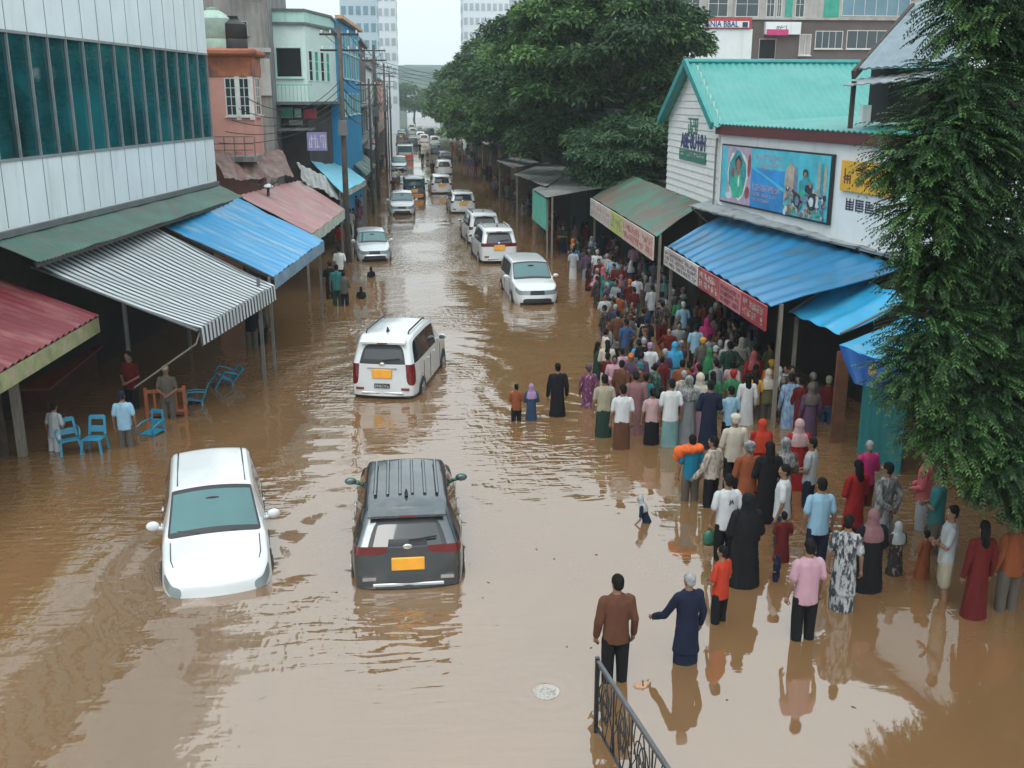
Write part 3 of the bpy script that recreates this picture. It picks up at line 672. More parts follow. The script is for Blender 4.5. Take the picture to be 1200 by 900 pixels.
def remeshed(mb, name, vox, smooth=4, fold=0.0, fs=9.0, seed=0):
    me = mb.mesh(name); bm = bmesh.new(); bm.from_mesh(me); bmesh.ops.recalc_face_normals(bm, faces=bm.faces); bm.to_mesh(me); bm.free()
    ob = bpy.data.objects.new('tmp', me); COL.objects.link(ob)
    r = ob.modifiers.new('r', 'REMESH'); r.mode = 'VOXEL'; r.voxel_size = vox; s = ob.modifiers.new('s', 'SMOOTH'); s.iterations = smooth; s.factor = .5
    dg = bpy.context.evaluated_depsgraph_get(); out = bpy.data.meshes.new_from_object(ob.evaluated_get(dg)); bpy.data.objects.remove(ob); bpy.data.meshes.remove(me)
    if fold:
        for v in out.vertices:
            c = v.co; h = mnoise.noise(V((c.x*fs+seed, c.y*fs, c.z*fs*.30)))+.5*mnoise.noise(V((c.x*fs*2, c.y*fs*2+seed, c.z*fs*.8)))
            h = h*.45+1.3*(.42-abs(mnoise.noise(V((c.x*fs*1.1+seed*1.7, c.y*fs*1.1+c.z*1.5, c.z*fs*.22+seed)))))+.08
            v.co = c+v.normal*(h*fold)
    out.polygons.foreach_set('use_smooth', [True]*len(out.polygons)); out.materials.clear(); out.name = name
    return out
CACHE = {}
def rotz(p, a, c=(0, 0)): x, y = p[0]-c[0], p[1]-c[1]; return (c[0]+x*cos(a)-y*sin(a), c[1]+x*sin(a)+y*cos(a), p[2])
def hand(mb, w, e):
    """palm and five curled fingers beyond the wrist"""
    w = V(w); d = (w-V(e)).normalized(); side = 1 if w.x > 0 else -1
    f = V((-side*.9, .25, 0)); f = (f-d*f.dot(d)).normalized(); s = d.cross(f)
    palm = w+d*.055; mb.tube([w, w+d*.03, palm, w+d*.095], [.024, .030, .032, .026], 8)
    for k in range(4):
        o = w+d*.09+s*(.028-.0187*k)*1.0; L_ = (.062, .074, .070, .054)[k]; c = [o]
        for j in range(1, 4): c.append(c[-1]+(d*cos(.38*j)+f*sin(.38*j))*(L_/3))
        mb.tube(c, [.0095, .009, .0085, .007], 6)
    o = w+d*.035+s*.028; mb.tube([o, o+s*.022+d*.02+f*.012, o+s*.028+d*.048+f*.026], [.0115, .0105, .008], 6)
def body_mesh(pose, yaw):
    k = ('body', pose, yaw)
    if k in CACHE: return CACHE[k]
    m = MB()
    for s in (-1, 1): limb(m, [(s*.09, 0, .92), (s*.10, .015, .50), (s*.10, -.02, .34), (s*.10, -.02, .08)], [.085, .060, .056, .040]); m.ell((s*.105, .05, .035), (.045, .125, .04), 10, 6)
    m.loft([(0, 0, .84, .13, .10), (0, 0, .93, .155, .115), (0, 0, 1.08, .14, .10), (0, 0, 1.25, .16, .105), (0, -.005, 1.36, .165, .095), (0, -.01, 1.425, .11, .07), (0, -.005, 1.455, .062, .062), (0, .005, 1.56, .052, .056)], 14)
    for (e, w), s in zip(POSES[pose], (1, -1)): limb(m, [(s*.165, -.01, 1.385), (s*.19, -.01, 1.36), e, w], [.044, .047, .038, .026])
    hc = (0, .005); A_ = lambda p: rotz(p, yaw, hc)
    m.ell(A_((0, .005, 1.607)), (.073, .092, .105), 14, 10, rot=Matrix.Rotation(yaw, 3, 'Z')); m.ell(A_((0, .030, 1.545)), (.054, .062, .058), 12, 8, rot=Matrix.Rotation(yaw, 3, 'Z'))
    m.ell(A_((0, .098, 1.585)), (.014, .02, .024), 8, 6); m.ell(A_((0, .089, 1.632)), (.05, .012, .012), 8, 5, rot=Matrix.Rotation(yaw, 3, 'Z'))
    for s in (-1, 1): m.ell(A_((s*.074, .0, 1.59)), (.012, .022, .032), 8, 6)
    me = remeshed(m, 'person', .0135, 3)
    # hands, eyes and mouth belong to the same body mesh
    x = MB()
    for (e, w) in POSES[pose]: hand(x, w, e)
    for s in (-1, 1): x.ell(A_((s*.031, .084, 1.607)), (.014, .010, .0085), 8, 5, mi=1); x.ell(A_((s*.031, .0925, 1.607)), (.007, .004, .007), 8, 5, mi=2)
    x.ell(A_((0, .089, 1.548)), (.024, .008, .008), 8, 5, mi=3)
    xm = x.mesh('x'); xm.polygons.foreach_set('use_smooth', [True]*len(xm.polygons)); bm = bmesh.new(); bm.from_mesh(me); bm.from_mesh(xm); bm.to_mesh(me); bm.free(); bpy.data.meshes.remove(xm)
    for q in (SKINS[0], EYEW, EYEB, LIPS): me.materials.append(q)
    CACHE[k] = me; return me
def shirt_mesh(pose, sleeve, hem):
    k = ('shirt', pose, sleeve, hem)
    if k in CACHE: return CACHE[k]
    m = MB(); z0 = {'shirt': .80, 'tuck': .90, 'kurta': .50, 'dress': .06, 'abaya': .04}[hem]
    fl = {'shirt': .02, 'tuck': .012, 'kurta': .045, 'dress': .075, 'abaya': .085}[hem]; w = .035 if hem == 'abaya' else 0
    rings = [(0, 0, z0, .165+fl+w, .125+fl+w*.6)]
    if z0 < .85: rings += [(0, 0, (z0+.9)/2, .165+fl*.6+w, .125+fl*.6+w*.6)]
    rings += [(0, 0, .93, .172+w, .132+w), (0, 0, 1.08, .163+w, .122+w), (0, 0, 1.25, .183+w*.6, .128+w*.5), (0, -.005, 1.36, .188, .115), (0, -.01, 1.425, .125, .085), (0, -.005, 1.455, .075, .072)]
    m.loft(rings, 18)
    for (e, wr), s in zip(POSES[pose], (1, -1)):
        sh = V((s*.18, -.01, 1.37)); e = V(e); wr = V(wr)
        if sleeve == 'short': limb(m, [(s*.165, -.01, 1.385), sh, sh.lerp(e, .72)], [.055, .058, .055])
        else: limb(m, [(s*.165, -.01, 1.385), sh, e, e.lerp(wr, .92)], [.06, .070+w*.4, .056+w*.5, .045+w*.6])
    me = remeshed(m, 'shirt' if hem in ('shirt', 'tuck') else 'dress', .015, 3, .017, 7, seed=hash_(k)); CACHE[k] = me; me.materials.append(CLOTH['white']); return me
def hash_(k): return sum(ord(c)*(i+1) for i, c in enumerate(str(k))) % 97
def lower_mesh(kind):
    k = ('lower', kind)
    if k in CACHE: return CACHE[k]
    m = MB()
    if kind in ('trousers', 'shorts'):
        m.loft([(0, 0, .80, .165, .12), (0, 0, .93, .168, .128), (0, 0, .99, .158, .118)], 16)
        for s in (-1, 1):
            if kind == 'trousers': limb(m, [(s*.09, 0, .84), (s*.10, .012, .50), (s*.10, -.015, .10)], [.105, .084, .072])
            else: limb(m, [(s*.09, 0, .84), (s*.105, .012, .52)], [.11, .10])
    else: m.loft([(0, 0, .08, .20, .155), (0, 0, .45, .195, .150), (0, 0, .80, .180, .142), (0, 0, .99, .160, .120)], 18)
    me = remeshed(m, kind, .016, 3, .010, 6.5, seed=hash_(k)); CACHE[k] = me; me.materials.append(CLOTH['black']); return me
def head_mesh(kind, yaw):
    k = ('head', kind, yaw)
    if k in CACHE: return CACHE[k]
    m = MB(); hc = (0, .005); A_ = lambda p: rotz(p, yaw, hc); RZ = Matrix.Rotation(yaw, 3, 'Z'); nm = 'hair'
    if kind in ('short', 'bald_grey'): m.ell(A_((0, -.012, 1.632)), (.083, .094, .092), 16, 10, rot=RZ); m.ell(A_((0, -.035, 1.585)), (.076, .068, .075), 12, 8, rot=RZ)
    elif kind == 'long': m.ell(A_((0, -.012, 1.632)), (.088, .098, .094), 16, 10, rot=RZ); m.ell(A_((0, -.055, 1.53)), (.090, .062, .14), 12, 8, rot=RZ); m.ell((0, -.09, 1.40), (.085, .045, .12), 12, 8)
    elif kind == 'bun': m.ell(A_((0, -.012, 1.632)), (.083, .096, .092), 16, 10, rot=RZ); m.ell(A_((0, -.035, 1.585)), (.078, .068, .075), 12, 8, rot=RZ); m.ell(A_((0, -.118, 1.60)), (.048, .042, .046), 12, 8)
    elif kind == 'scarf':
        nm = 'headscarf'; m.ell(A_((0, -.016, 1.615)), (.099, .104, .118), 16, 12, rot=RZ); m.loft([(0, -.012, 1.20, .205, .150), (0, -.012, 1.30, .218, .148), (0, -.012, 1.40, .188, .125), (0, -.005, 1.455, .115, .10), (0, -.01, 1.55, .092, .092)], 16)
    elif kind == 'veil':
        nm = 'headscarf'; m.ell(A_((0, -.016, 1.615)), (.102, .107, .120), 16, 12, rot=RZ); m.loft([(0, -.05, .98, .225, .13), (0, -.04, 1.20, .230, .140), (0, -.02, 1.36, .210, .135), (0, -.015, 1.46, .115, .10), (0, -.02, 1.56, .094, .09)], 16)
    elif kind == 'turban': nm = 'head_wrap'; m.ell(A_((0, -.010, 1.655)), (.108, .120, .075), 16, 10, rot=RZ); m.ell(A_((0, -.04, 1.60)), (.088, .085, .075), 12, 8, rot=RZ)
    elif kind == 'cap': nm = 'cap'; m.ell(A_((0, -.006, 1.655)), (.087, .099, .075), 16, 10, rot=RZ); m.ell(A_((0, .10, 1.645)), (.065, .065, .012), 12, 6, rot=RZ); m.ell(A_((0, -.035, 1.585)), (.076, .066, .06), 12, 8, rot=RZ)
    me = remeshed(m, nm, .0125, 3, .004, 22, seed=3); CACHE[k] = me; me.materials.append(HAIRB); return me
def child(name, me, mat, parent):
    o = bpy.data.objects.new(name, me); COL.objects.link(o); o.parent = parent
    o.material_slots[0].link = 'OBJECT'; o.material_slots[0].material = mat; return o
NP_ = 0; PEOPLE = []
def person(label, loc, rz, H=1.66, pose='down', yaw=0.0, top='white', sleeve='short', hem='shirt', low='trousers', lowc='black', head='short', headc=None, skin=0, sink=0.0, slim=1.0, group='people wading in the flooded street', lean=0.0):
    global NP_
    me = body_mesh(pose, yaw); o = bpy.data.objects.new('person', me); COL.objects.link(o); NP_ += 1
    s = H/1.705; o.scale = (s*slim*.94, s*slim*.96, s); o.location = (loc[0], loc[1], -sink); o.rotation_euler = (R_(lean), 0, rz)
    o.material_slots[0].link = 'OBJECT'; o.material_slots[0].material = SKINS[skin]
    tag(o, label, 'person', group)
    sm = shirt_mesh(pose, sleeve, hem); child('shirt' if hem in ('shirt', 'tuck') else ('kurta' if hem == 'kurta' else 'dress'), sm, CLOTH[top], o)
    if hem in ('shirt', 'tuck', 'kurta') and low: child({'trousers': 'trousers', 'shorts': 'shorts', 'skirt': 'skirt'}[low], lower_mesh(low), CLOTH[lowc], o)
    if head: child({'scarf': 'headscarf', 'veil': 'headscarf', 'turban': 'head_wrap', 'cap': 'cap'}.get(head, 'hair'), head_mesh(head, yaw), (CLOTH[headc] if headc in CLOTH else HAIRG if headc == 'greyhair' else HAIRB), o)
    PEOPLE.append((loc[0], loc[1], o)); return o
def at(label, px, hy, fy, face=0, child_=False, H=None, **k):
    """a person whose head top shows at (px,hy) and whose waterline is at row fy"""
    p = W(px, fy); h = WY(px, hy, p.y).z
    if H is None: H = h+.34 if not child_ else h+.30
    if not child_: h = min(h, 1.60); H = min(max(H, 1.52), 1.86)
    return person(label, (p.x, p.y), R_(face), H=H, sink=max(.02, H-h), **k)
def hd(label, px, hy, face=0, vis=1.28, H=1.64, **k):
    """a person in the crowd known by the head top; vis is the height above water"""
    p = W(px, hy+2, vis); return person(label, (p.x, p.y), R_(face), H=H, sink=H-vis, **k)
CG = 'crowd under the market awnings'
# --- near people
at('man in a rust brown long-sleeved shirt and black trousers, right behind the iron railing', 720, 674, 797, 3, top='brown', sleeve='long', hem='shirt', lowc='black', pose='down', yaw=.3)
at('grey-haired person in a long navy gown reaching one hand out over the water', 803, 672, 774, 12, top='navy', sleeve='long', hem='kurta', low='skirt', lowc='navy', head='short', headc='greyhair', pose='reach', yaw=.3)
at('person in a bright orange-red T-shirt standing waist deep next to the navy gown', 842, 640, 728, 35, top='orangered', lowc='black', pose='front', yaw=.3, slim=.92)
PINKMAN = at('man in a pink shirt and black trousers, back turned, in front of the printed dress', 940, 624, 748, 5, top='pink', lowc='black', pose='down')
at('person draped head to foot in black beside the white T-shirt man', 870, 577, 684, 0, top='black', sleeve='long', hem='abaya', head='veil', headc='black', pose='front')
MARK = at('man in a white T-shirt with dark letters on the back, holding a green bag', 848, 556, 655, 5, top='white', lowc='black', pose='down', yaw=.3)
at('man in a light blue shirt and navy trousers seen from behind', 955, 552, 662, 0, top='lightblue', lowc='navy', hem='shirt', pose='down')
at('young man in a white polo and jeans, face turned to the street', 913, 545, 640, 62, top='white', lowc='jeans', pose='down', yaw=.3)
at('child in a dark red skirt and dark top behind the pink shirt', 915, 600, 657, 0, True, top='darkred', hem='dress', sleeve='short', head='short', pose='front')
at('child wading chest deep with a navy wrap, next to the pink shirt', 909, 650, 680, 60, True, top='navy', hem='shirt', head='scarf', headc='navy', lowc='navy', pose='front')
at('man in a pale grey-blue shirt looking across the street from behind the light blue shirt', 946, 514, 592, 50, top='lightgrey', lowc='navy', pose='front', yaw=.3)
at('woman in a black and white printed dress with short hair', 985, 604, 713, -28, top='printbw', hem='kurta', low='skirt', lowc='printbw', head='short', pose='down', slim=.94)
at('woman in a black gown with a brownish headscarf, next to the printed dress', 1015, 598, 690, 0, top='black', sleeve='long', hem='abaya', head='scarf', headc='mauve', pose='front')
at('small child in a dark floral dress and grey headscarf', 1047, 612, 672, 10, True, top='printdark', hem='dress', head='scarf', headc='lightgrey', pose='front')
at('woman in a red top with long black hair', 998, 540, 625, 15, top='red', sleeve='long', hem='kurta', low='skirt', lowc='darkred', head='long', pose='front')
at('grey-haired person in a magenta shirt behind the red top', 1012, 517, 592, 10, top='magenta', sleeve='long', lowc='darkred', head='short', headc='greyhair', pose='front')
at('man in a grey patterned long shirt at the edge of the dark awning', 1031, 533, 640, 25, top='printgrey', sleeve='long', hem='kurta', lowc='drab', pose='behind', yaw=.3)
at('person in a rose pink top and grey trousers close to the tree leaves', 1078, 528, 618, 55, top='rose', sleeve='long', lowc='lightgrey', pose='front', yaw=.3)
at('person in a teal top with a dark bundle held in front', 1092, 552, 645, 60, top='teal', lowc='drab', pose='cross', yaw=.3)
at('man in a pale grey T-shirt and light shorts facing the street with folded arms', 1104, 572, 701, 68, top='lightgrey', low='shorts', lowc='khaki', pose='cross', yaw=.3, slim=.92)
at('child in an orange-red dress beside the folded arms man', 1080, 622, 676, 20, True, top='rust', hem='dress', head='short', pose='front')
at('person in a long dark red dress under the hanging leaves', 1140, 592, 722, 0, top='darkred', sleeve='long', hem='dress', head='long', pose='down', slim=.84)
at('person in an orange and dark red shirt with grey trousers at the crowd edge', 1178, 590, 714, 6, top='rust', sleeve='long', lowc='drab', pose='down')
BUND = at('man in a teal blue shirt carrying an orange bundle on his shoulders', 808, 510, 586, 0, top='tealblue', lowc='drab', pose='down')
at('person in a white patterned shirt and black trousers, turned to the street', 832, 512, 592, 38, top='printcream', sleeve='long', hem='tuck', lowc='black', pose='hold', yaw=.3)
at('older man in a cream printed shirt in front of the black draped figure', 857, 479, 572, 0, top='cream', sleeve='long', lowc='black', head='turban', headc='cream', pose='front')
at('woman in a black sari with an orange shoulder cloth and patterned turban', 873, 518, 606, 0, top='rust', sleeve='long', hem='kurta', low='skirt', lowc='black', head='turban', headc='printgrey', pose='front')
at('woman veiled in bright orange-red', 889, 492, 560, 0, top='red', sleeve='long', hem='dress', head='veil', headc='orangered', pose='front')
at('woman in a long black dress with long hair, behind the black sari', 896, 518, 610, 0, top='black', sleeve='long', hem='dress', head='long', pose='front')
at('woman in a brown mottled dress with a grey headscarf', 914, 502, 606, 5, top='camo', sleeve='long', hem='dress', head='scarf', headc='printgrey', pose='front')
at('woman in a red dress with a pale pink headscarf', 931, 492, 572, 0, top='red', sleeve='long', hem='dress', head='scarf', headc='palepink', pose='front')
at('child bending over the water with a pale cloth on the head', 768, 580, 612, 70, True, H=1.05, top='navy', head='scarf', headc='lightgrey', lowc='navy', pose='reach', lean=-18)
at('child in an orange-red shirt, waist deep in the middle of the street', 605, 450, 493, 3, True, top='rust', lowc='black', pose='front')
at('child in a navy dress with a lilac headscarf, next to the orange-red shirt', 622.5, 450, 492, 0, True, top='jeans', hem='dress', sleeve='long', head='scarf', headc='lilac', pose='front')
at('person in a long black gown standing alone in the street ahead of the crowd', 653, 426, 487, 0, top='black', sleeve='long', hem='dress', head='short', pose='down')
at('woman in a purple printed dress and purple scarf, apart from the crowd', 689, 428, 476, 0, top='printpurple', sleeve='long', hem='dress', head='turban', headc='purple', pose='down')
at('small figure with an olive headscarf and black and white clothes in open water', 722, 401, 436, 40, True, top='black', sleeve='long', hem='dress', head='turban', headc='olive', pose='front', slim=.85)
at('man in a khaki shirt and dark green wrap skirt at the front of the crowd', 707, 439, 511, 0, top='khaki', hem='tuck', low='skirt', lowc='dkgreen', pose='down')
at('man in a white shirt and brown wrap skirt at the front of the crowd', 728, 451, 525, 0, top='white', hem='tuck', low='skirt', lowc='brown', pose='down', yaw=.3)
at('woman in a long mauve tunic behind the white shirt and brown skirt', 743, 435, 508, 0, top='mauve', sleeve='long', hem='dress', head='bun', pose='down')
at('person in a pale pink top and black wrap skirt with a bun', 763, 455, 520, 0, top='palepink', hem='tuck', low='skirt', lowc='black', head='bun', pose='down')
at('man in a white T-shirt and sea green wrap skirt', 784, 434, 522, 0, top='white', low='skirt', lowc='seagreen', head='short', pose='down', yaw=.3)
at('woman in a charcoal gown with a grey patterned headscarf', 804, 440, 518, 0, top='grey', sleeve='long', hem='dress', head='scarf', headc='printgrey', pose='front')
at('woman in a pink dress with a cream headscarf behind the charcoal gown', 817, 428, 514, 0, top='pink', sleeve='long', hem='dress', head='scarf', headc='cream', pose='front')
at('tall person in a long navy gown next to the pink dress', 829, 444, 524, 0, top='navy', sleeve='long', hem='dress', head='short', pose='front')
at('man in a light blue T-shirt in front of the green-shirted person', 853, 453, 520, 12, top='lightblue', lowc='black', pose='front', yaw=.3)
hd('person in a dark green printed top looking sideways to the wall', 769, 424, -70, top='printgreen', sleeve='long', lowc='black', head='bun', pose='front')
hd('man in a teal shirt behind the mauve tunic', 757, 436, 5, top='teal', lowc='drab')
hd('person with a pink knitted cap and white shirt', 762, 400, 0, top='white', head='cap', headc='lilac')
hd('person in a sky blue shirt at the street edge of the crowd', 749, 396, 8, vis=1.05, top='skyblue', head='short')
hd('person wrapped in a bright sky blue headscarf', 791, 399, 0, top='skyblue', sleeve='long', hem='dress', head='veil', headc='skyblue')
hd('person with a bright orange head wrap', 824, 394, 0, top='drab', head='turban', headc='yellow')
hd('woman with a bright green headscarf', 832, 406, 0, top='dkgreen', sleeve='long', hem='dress', head='veil', headc='green')
hd('person in a bright green shirt, half turned', 860, 432, -20, top='green', lowc='black', head='turban', headc='red')
hd('person in an amber yellow top', 885, 432, 5, top='yellow', lowc='drab', head='long')
hd('person in a lime and cream vest next to the amber top', 901, 431, 0, top='olive', lowc='drab', head='scarf', headc='cream')
hd('tall person in a pale blue printed gown in the shade', 928, 436, 0, vis=1.35, H=1.72, top='printblue', sleeve='long', hem='dress', head='short')
hd('woman in a deep red gown behind the pale blue printed one', 940, 440, 0, top='darkred', sleeve='long', hem='dress', head='short')
hd('person in a grey-purple gown by the dark stall opening', 952, 448, 0, top='purple', sleeve='long', hem='dress', head='scarf', headc='drab')
hd('person in a magenta veil under the red sign boards', 829, 371, 0, top='magenta', sleeve='long', hem='dress', head='veil', headc='magenta')
hd('person in a pale blue shirt right of the blue shirted back'.replace('right of', 'close to'), 816, 378, 0, top='lightblue')
hd('broad man in a grey-blue shirt with a white cap', 801, 352, 0, top='lightblue', lowc='navy', head='cap', headc='white')
hd('woman with a red patterned headscarf', 884, 410, 0, top='red', sleeve='long', hem='dress', head='scarf', headc='rose')
hd('person in a white shawl near the stall post', 877, 436, 0, top='white', sleeve='long', hem='dress', head='long')
hd('person with a pale veil standing in the shade', 853, 397, 0, top='lightgrey', sleeve='long', hem='dress', head='veil', headc='lightgrey')
hd('person in a pale shawl beside the pale veil', 870, 394, -10, top='cream', sleeve='long', hem='dress', head='veil', headc='printcream')
hd('person with a golden head wrap next to a white scarf', 905, 420, 0, top='orange', sleeve='long', hem='dress', head='turban', headc='yellow')
hd('person with a white headscarf next to the golden head wrap', 913, 428, 0, top='printdark', sleeve='long', hem='dress', head='scarf', headc='white')
hd('woman in a violet and magenta dress', 818, 424, 0, vis=1.2, top='purple', sleeve='long', hem='dress', head='scarf', headc='magenta')
hd('person in a rust orange top amid the crowd', 800, 420, -15, top='rust', sleeve='long', head='short')
hd('person in a black and white striped shirt', 776, 340, 0, top='stripe', lowc='black')
hd('person with a sky blue cap and white shirt in shade', 779, 322, 0, top='seagreen', head='cap', headc='skyblue')
hd('man in a white shirt and blue trousers in front of the green roofed stall', 700, 291, 0, vis=1.4, H=1.7, top='white', hem='tuck', lowc='tealblue', head='cap', headc='palepink')
hd('man in a pale shirt and white scarf next to the man in blue trousers', 718, 298, 0, vis=1.4, H=1.7, top='lightblue', lowc='white', pose='behind')
hd('man in a white shirt and teal trousers by the pale sign board', 746, 320, 0, vis=1.38, H=1.7, top='white', lowc='teal')
hd('man in a grey-blue shirt next to the striped shirt', 765, 332, 0, vis=1.38, H=1.7, top='lightgrey', lowc='jeans')
hd('person in white at the street edge of the queue by the parked cars', 672, 289, 5, vis=1.35, top='lightgrey', low='skirt', lowc='white')
# --- left side
L_man = at('man in a light blue shirt and dark cap wading by the cafe chairs', 149, 459, 524, 5, top='lightblue', lowc='drab', head='cap', headc='navy', pose='down', group='people on the cafe side')
at('man in a pale grey shirt leaning on a plastic chair', 62, 474, 529, -25, top='lightgrey', lowc='white', pose='phone', group='people on the cafe side', lean=-8)
at('person standing behind the red-brown bench in the dark cafe', 199, 429, 490, 180, top='drab', head='cap', headc='khaki', lowc='drab', pose='front', group='people on the cafe side')
at('person in a dark red shirt deep in the shade of the striped awning', 156, 412, 478, 160, top='darkred', lowc='black', pose='front', group='people on the cafe side')
at('person in dark clothes at the end of the striped awning', 296, 352, 408, 10, top='black', lowc='drab', pose='hold', group='people on the cafe side')
at('person in a dark brown top next to the awning post', 308, 352, 404, -30, top='drab', sleeve='long', lowc='black', pose='down', group='people on the cafe side')
at('person in a teal shirt and dark green trousers wading past the blue sheet awning', 396, 300, 358, 0, top='teal', lowc='dkgreen', pose='down', group='people on the cafe side')
at('person in a white shirt with a black bag ahead of the teal shirt', 399, 285, 332, 0, top='white', lowc='black', pose='down', group='people on the cafe side')
at('dark clothed person close to the stall next to the teal shirt', 388, 306, 350, 15, top='black', lowc='black', pose='front', group='people on the cafe side')
at('person in a dark coat just behind the teal shirt', 404, 318, 358, -10, True, top='drab', sleeve='long', lowc='black', pose='front', group='people on the cafe side')
at('swimmer in dark clothes up to the chest in front of the silver hatchback', 435, 313, 325, 20, True, H=1.3, top='black', lowc='black', head='long', pose='front', group='people on the cafe side')
at('swimmer up to the neck behind the boxy SUV', 423.5, 336, 350, 0, True, H=1.3, top='black', lowc='black', head='long', pose='front', group='people on the cafe side')
at('person in a pale shirt walking along the maroon roofed shop', 411, 243, 277, 0, top='lightgrey', lowc='white', pose='down', group='people on the cafe side')
at('person in a red shirt at the scalloped valance', 399, 262, 292, 0, top='red', lowc='drab', pose='down', group='people on the cafe side')
at('person in a dark teal coat between the red shirt and the silver hatchback', 407, 255, 290, 0, top='dkgreen', sleeve='long', lowc='drab', pose='down', group='people on the cafe side')
# ------------------------------------------------------------------ the rest of the crowd
rg = random.Random(42)
TOPS = ['white', 'cream', 'brown', 'navy', 'black', 'palepink', 'lightblue', 'grey', 'red', 'darkred', 'teal', 'mauve', 'purple', 'khaki', 'olive', 'dkgreen', 'blue', 'rust', 'drab', 'printgrey', 'printpurple', 'printdark', 'printgreen', 'printcream', 'camo', 'lightgrey', 'orange', 'green', 'seagreen', 'pink']
DARKS = ['navy', 'black', 'drab', 'grey', 'dkgreen', 'brown', 'darkred', 'printdark', 'purple', 'jeans']
HEADC = ['white', 'cream', 'grey', 'black', 'printgrey', 'rose', 'navy', 'drab', 'orange', 'teal', 'khaki', 'blue', 'mauve', 'printdark', 'lightgrey', 'black', 'brown']
def edge(y):   # the street side of the crowd, by distance
    pts = [(22.5, 7.0), (24, 4.9), (27, 4.8), (30, 5.7), (33, 6.3), (37, 6.7), (42, 7.2), (50, 7.3), (62, 7.2), (80, 6.7), (110, 6.4), (200, 6.0)]
    for (a, b), (c, d) in zip(pts, pts[1:]):
        if a <= y <= c: return b+(d-b)*(y-a)/(c-a)
    return 7
def zone(y, x):
    if y < 27: return 'near the tarpaulins'
    if y < 34.5: return 'beneath the blue roof'
    if y < 50: return 'by the green roofed stall'
    if y < 62: return 'by the mint panel'
    if y < 90: return 'by the grey roofs'
    return 'far under the trees'
labels = {}
def rnd_person(x, y, dark=.35, group=CG, face=None, zone_=None):
    top = rg.choice(DARKS) if rg.random() < dark else rg.choice(TOPS); woman = rg.random() < .30
    k = dict(top=top, skin=rg.choice((0, 0, 1, 1, 2)), yaw=rg.choice((0.0, .3)), pose=rg.choice(('down', 'front', 'front', 'down', 'behind', 'phone', 'akimbo', 'cross')))
    H = rg.uniform(1.50, 1.64) if woman else rg.uniform(1.58, 1.74)
    if woman:
        k.update(hem=rg.choice(('dress', 'kurta')), sleeve='long', head=rg.choice(('scarf', 'veil', 'long', 'bun', 'long', 'bun')), slim=.95, low='skirt', lowc=rg.choice(DARKS)); k['headc'] = rg.choice(HEADC) if k['head'] in ('scarf', 'veil', 'turban') else None
        if k['pose'] == 'behind': k['pose'] = 'front'
        garment = '%s %s' % (cn(top), 'gown' if k['hem'] == 'dress' else 'tunic')
    else:
        k.update(hem=rg.choice(('shirt', 'tuck')), sleeve=rg.choice(('short', 'long')), head=rg.choice(('short', 'short', 'short', 'short', 'short', 'cap')), low=rg.choice(('trousers', 'skirt')), lowc=rg.choice(DARKS)); k['headc'] = rg.choice(HEADC) if k['head'] == 'cap' else (rg.choice((None, None, None, 'greyhair')))
        garment = '%s %s-sleeved shirt' % (cn(top), k['sleeve'])
    h = k['head']
    ht = {'scarf': '%s headscarf' % cn(k['headc'] or ''), 'veil': 'long %s veil' % cn(k['headc'] or ''), 'turban': '%s head wrap' % cn(k['headc'] or ''), 'cap': '%s cap' % cn(k['headc'] or ''), 'long': 'loose black hair', 'bun': 'a hair bun', 'short': 'grey hair' if k['headc'] == 'greyhair' else 'short black hair'}[h]
    z = zone_ or zone(y, x)
    lab = 'person in %s with %s, %s' % (garment, ht, z)
    vis = rg.uniform(1.08, 1.38)*(H/1.62); k['lean'] = rg.uniform(-5, 5)
    return lab, dict(loc=(x, y), rz=R_(face if face is not None else rg.choice((0, 0, 10, -20, 30, -45, 60, 170, 100, -80))+rg.uniform(-18, 18)), H=H, sink=H-vis, group=group, **k)
def free(x, y, d):
    return all((a-x)**2+(b-y)**2 > d*d for a, b, _ in PEOPLE)
todo = []; used = set()
def fill(y0, y1, n, d, depth, dark, tries=4000, x_to=None, bias=1.0):
    c = 0
    for _ in range(tries):
        if c >= n: break
        y = rg.uniform(y0, y1); e = edge(y); x = e+(depth if x_to is None else x_to-e)*rg.random()**bias+.05
        if not free(x, y, d): continue
        px, py = PR((x, y, 1.3))
        if px > 1205: continue
        for _q in range(40):      # no two people of the crowd are dressed alike in one place
            lab, k = rnd_person(x, y, dark)
            if lab not in used: break
        used.add(lab); PEOPLE.append((x, y, None)); todo.append((lab, k, y)); c += 1
fill(23.2, 34, 72, .44, 5.0, .58)  # high share of dark clothing puts the crowd's shade into colour
fill(34, 46, 44, .50, 3.0, .62)
fill(46, 62, 24, .6, 2.6, .7)
fill(62, 95, 26, .7, 2.0, .75)
fill(95, 170, 22, 1.0, 2.0, .8)
# people along the cafe side, and a few walking between the far cars
for (px, py, face) in ((415, 272, 0), (421, 262, 0), (418, 250, 10), (424, 246, 0), (430, 237, 0), (427, 229, -10), (434, 224, 0), (437, 216, 0), (440, 208, 0), (443, 203, 0), (432, 242, 180), (446, 197, 0), (449, 190, 0)):
    p = W(px, py)
    for _q in range(40):
        lab, k = rnd_person(p.x, p.y, .6, 'people on the cafe side', face, 'along the wired shops')
        if lab not in used: break
    used.add(lab); todo.append((lab, k, p.y)); PEOPLE.append((p.x, p.y, None))
for (px, py, face) in ((463, 215, 0), (467, 212, 0), (461, 224, 0), (495, 190, 0), (501, 188, 0), (466, 176, 180), (492, 178, 0), (507, 204, 10), (478, 168, 0), (487, 170, 0), (515, 200, 0)):
    p = W(px, py)
    for _q in range(40):
        lab, k = rnd_person(p.x, p.y, .7, 'people walking between the far cars', face, 'between the far cars')
        if lab not in used: break
    used.add(lab); todo.append((lab, k, p.y)); PEOPLE.append((p.x, p.y, None))
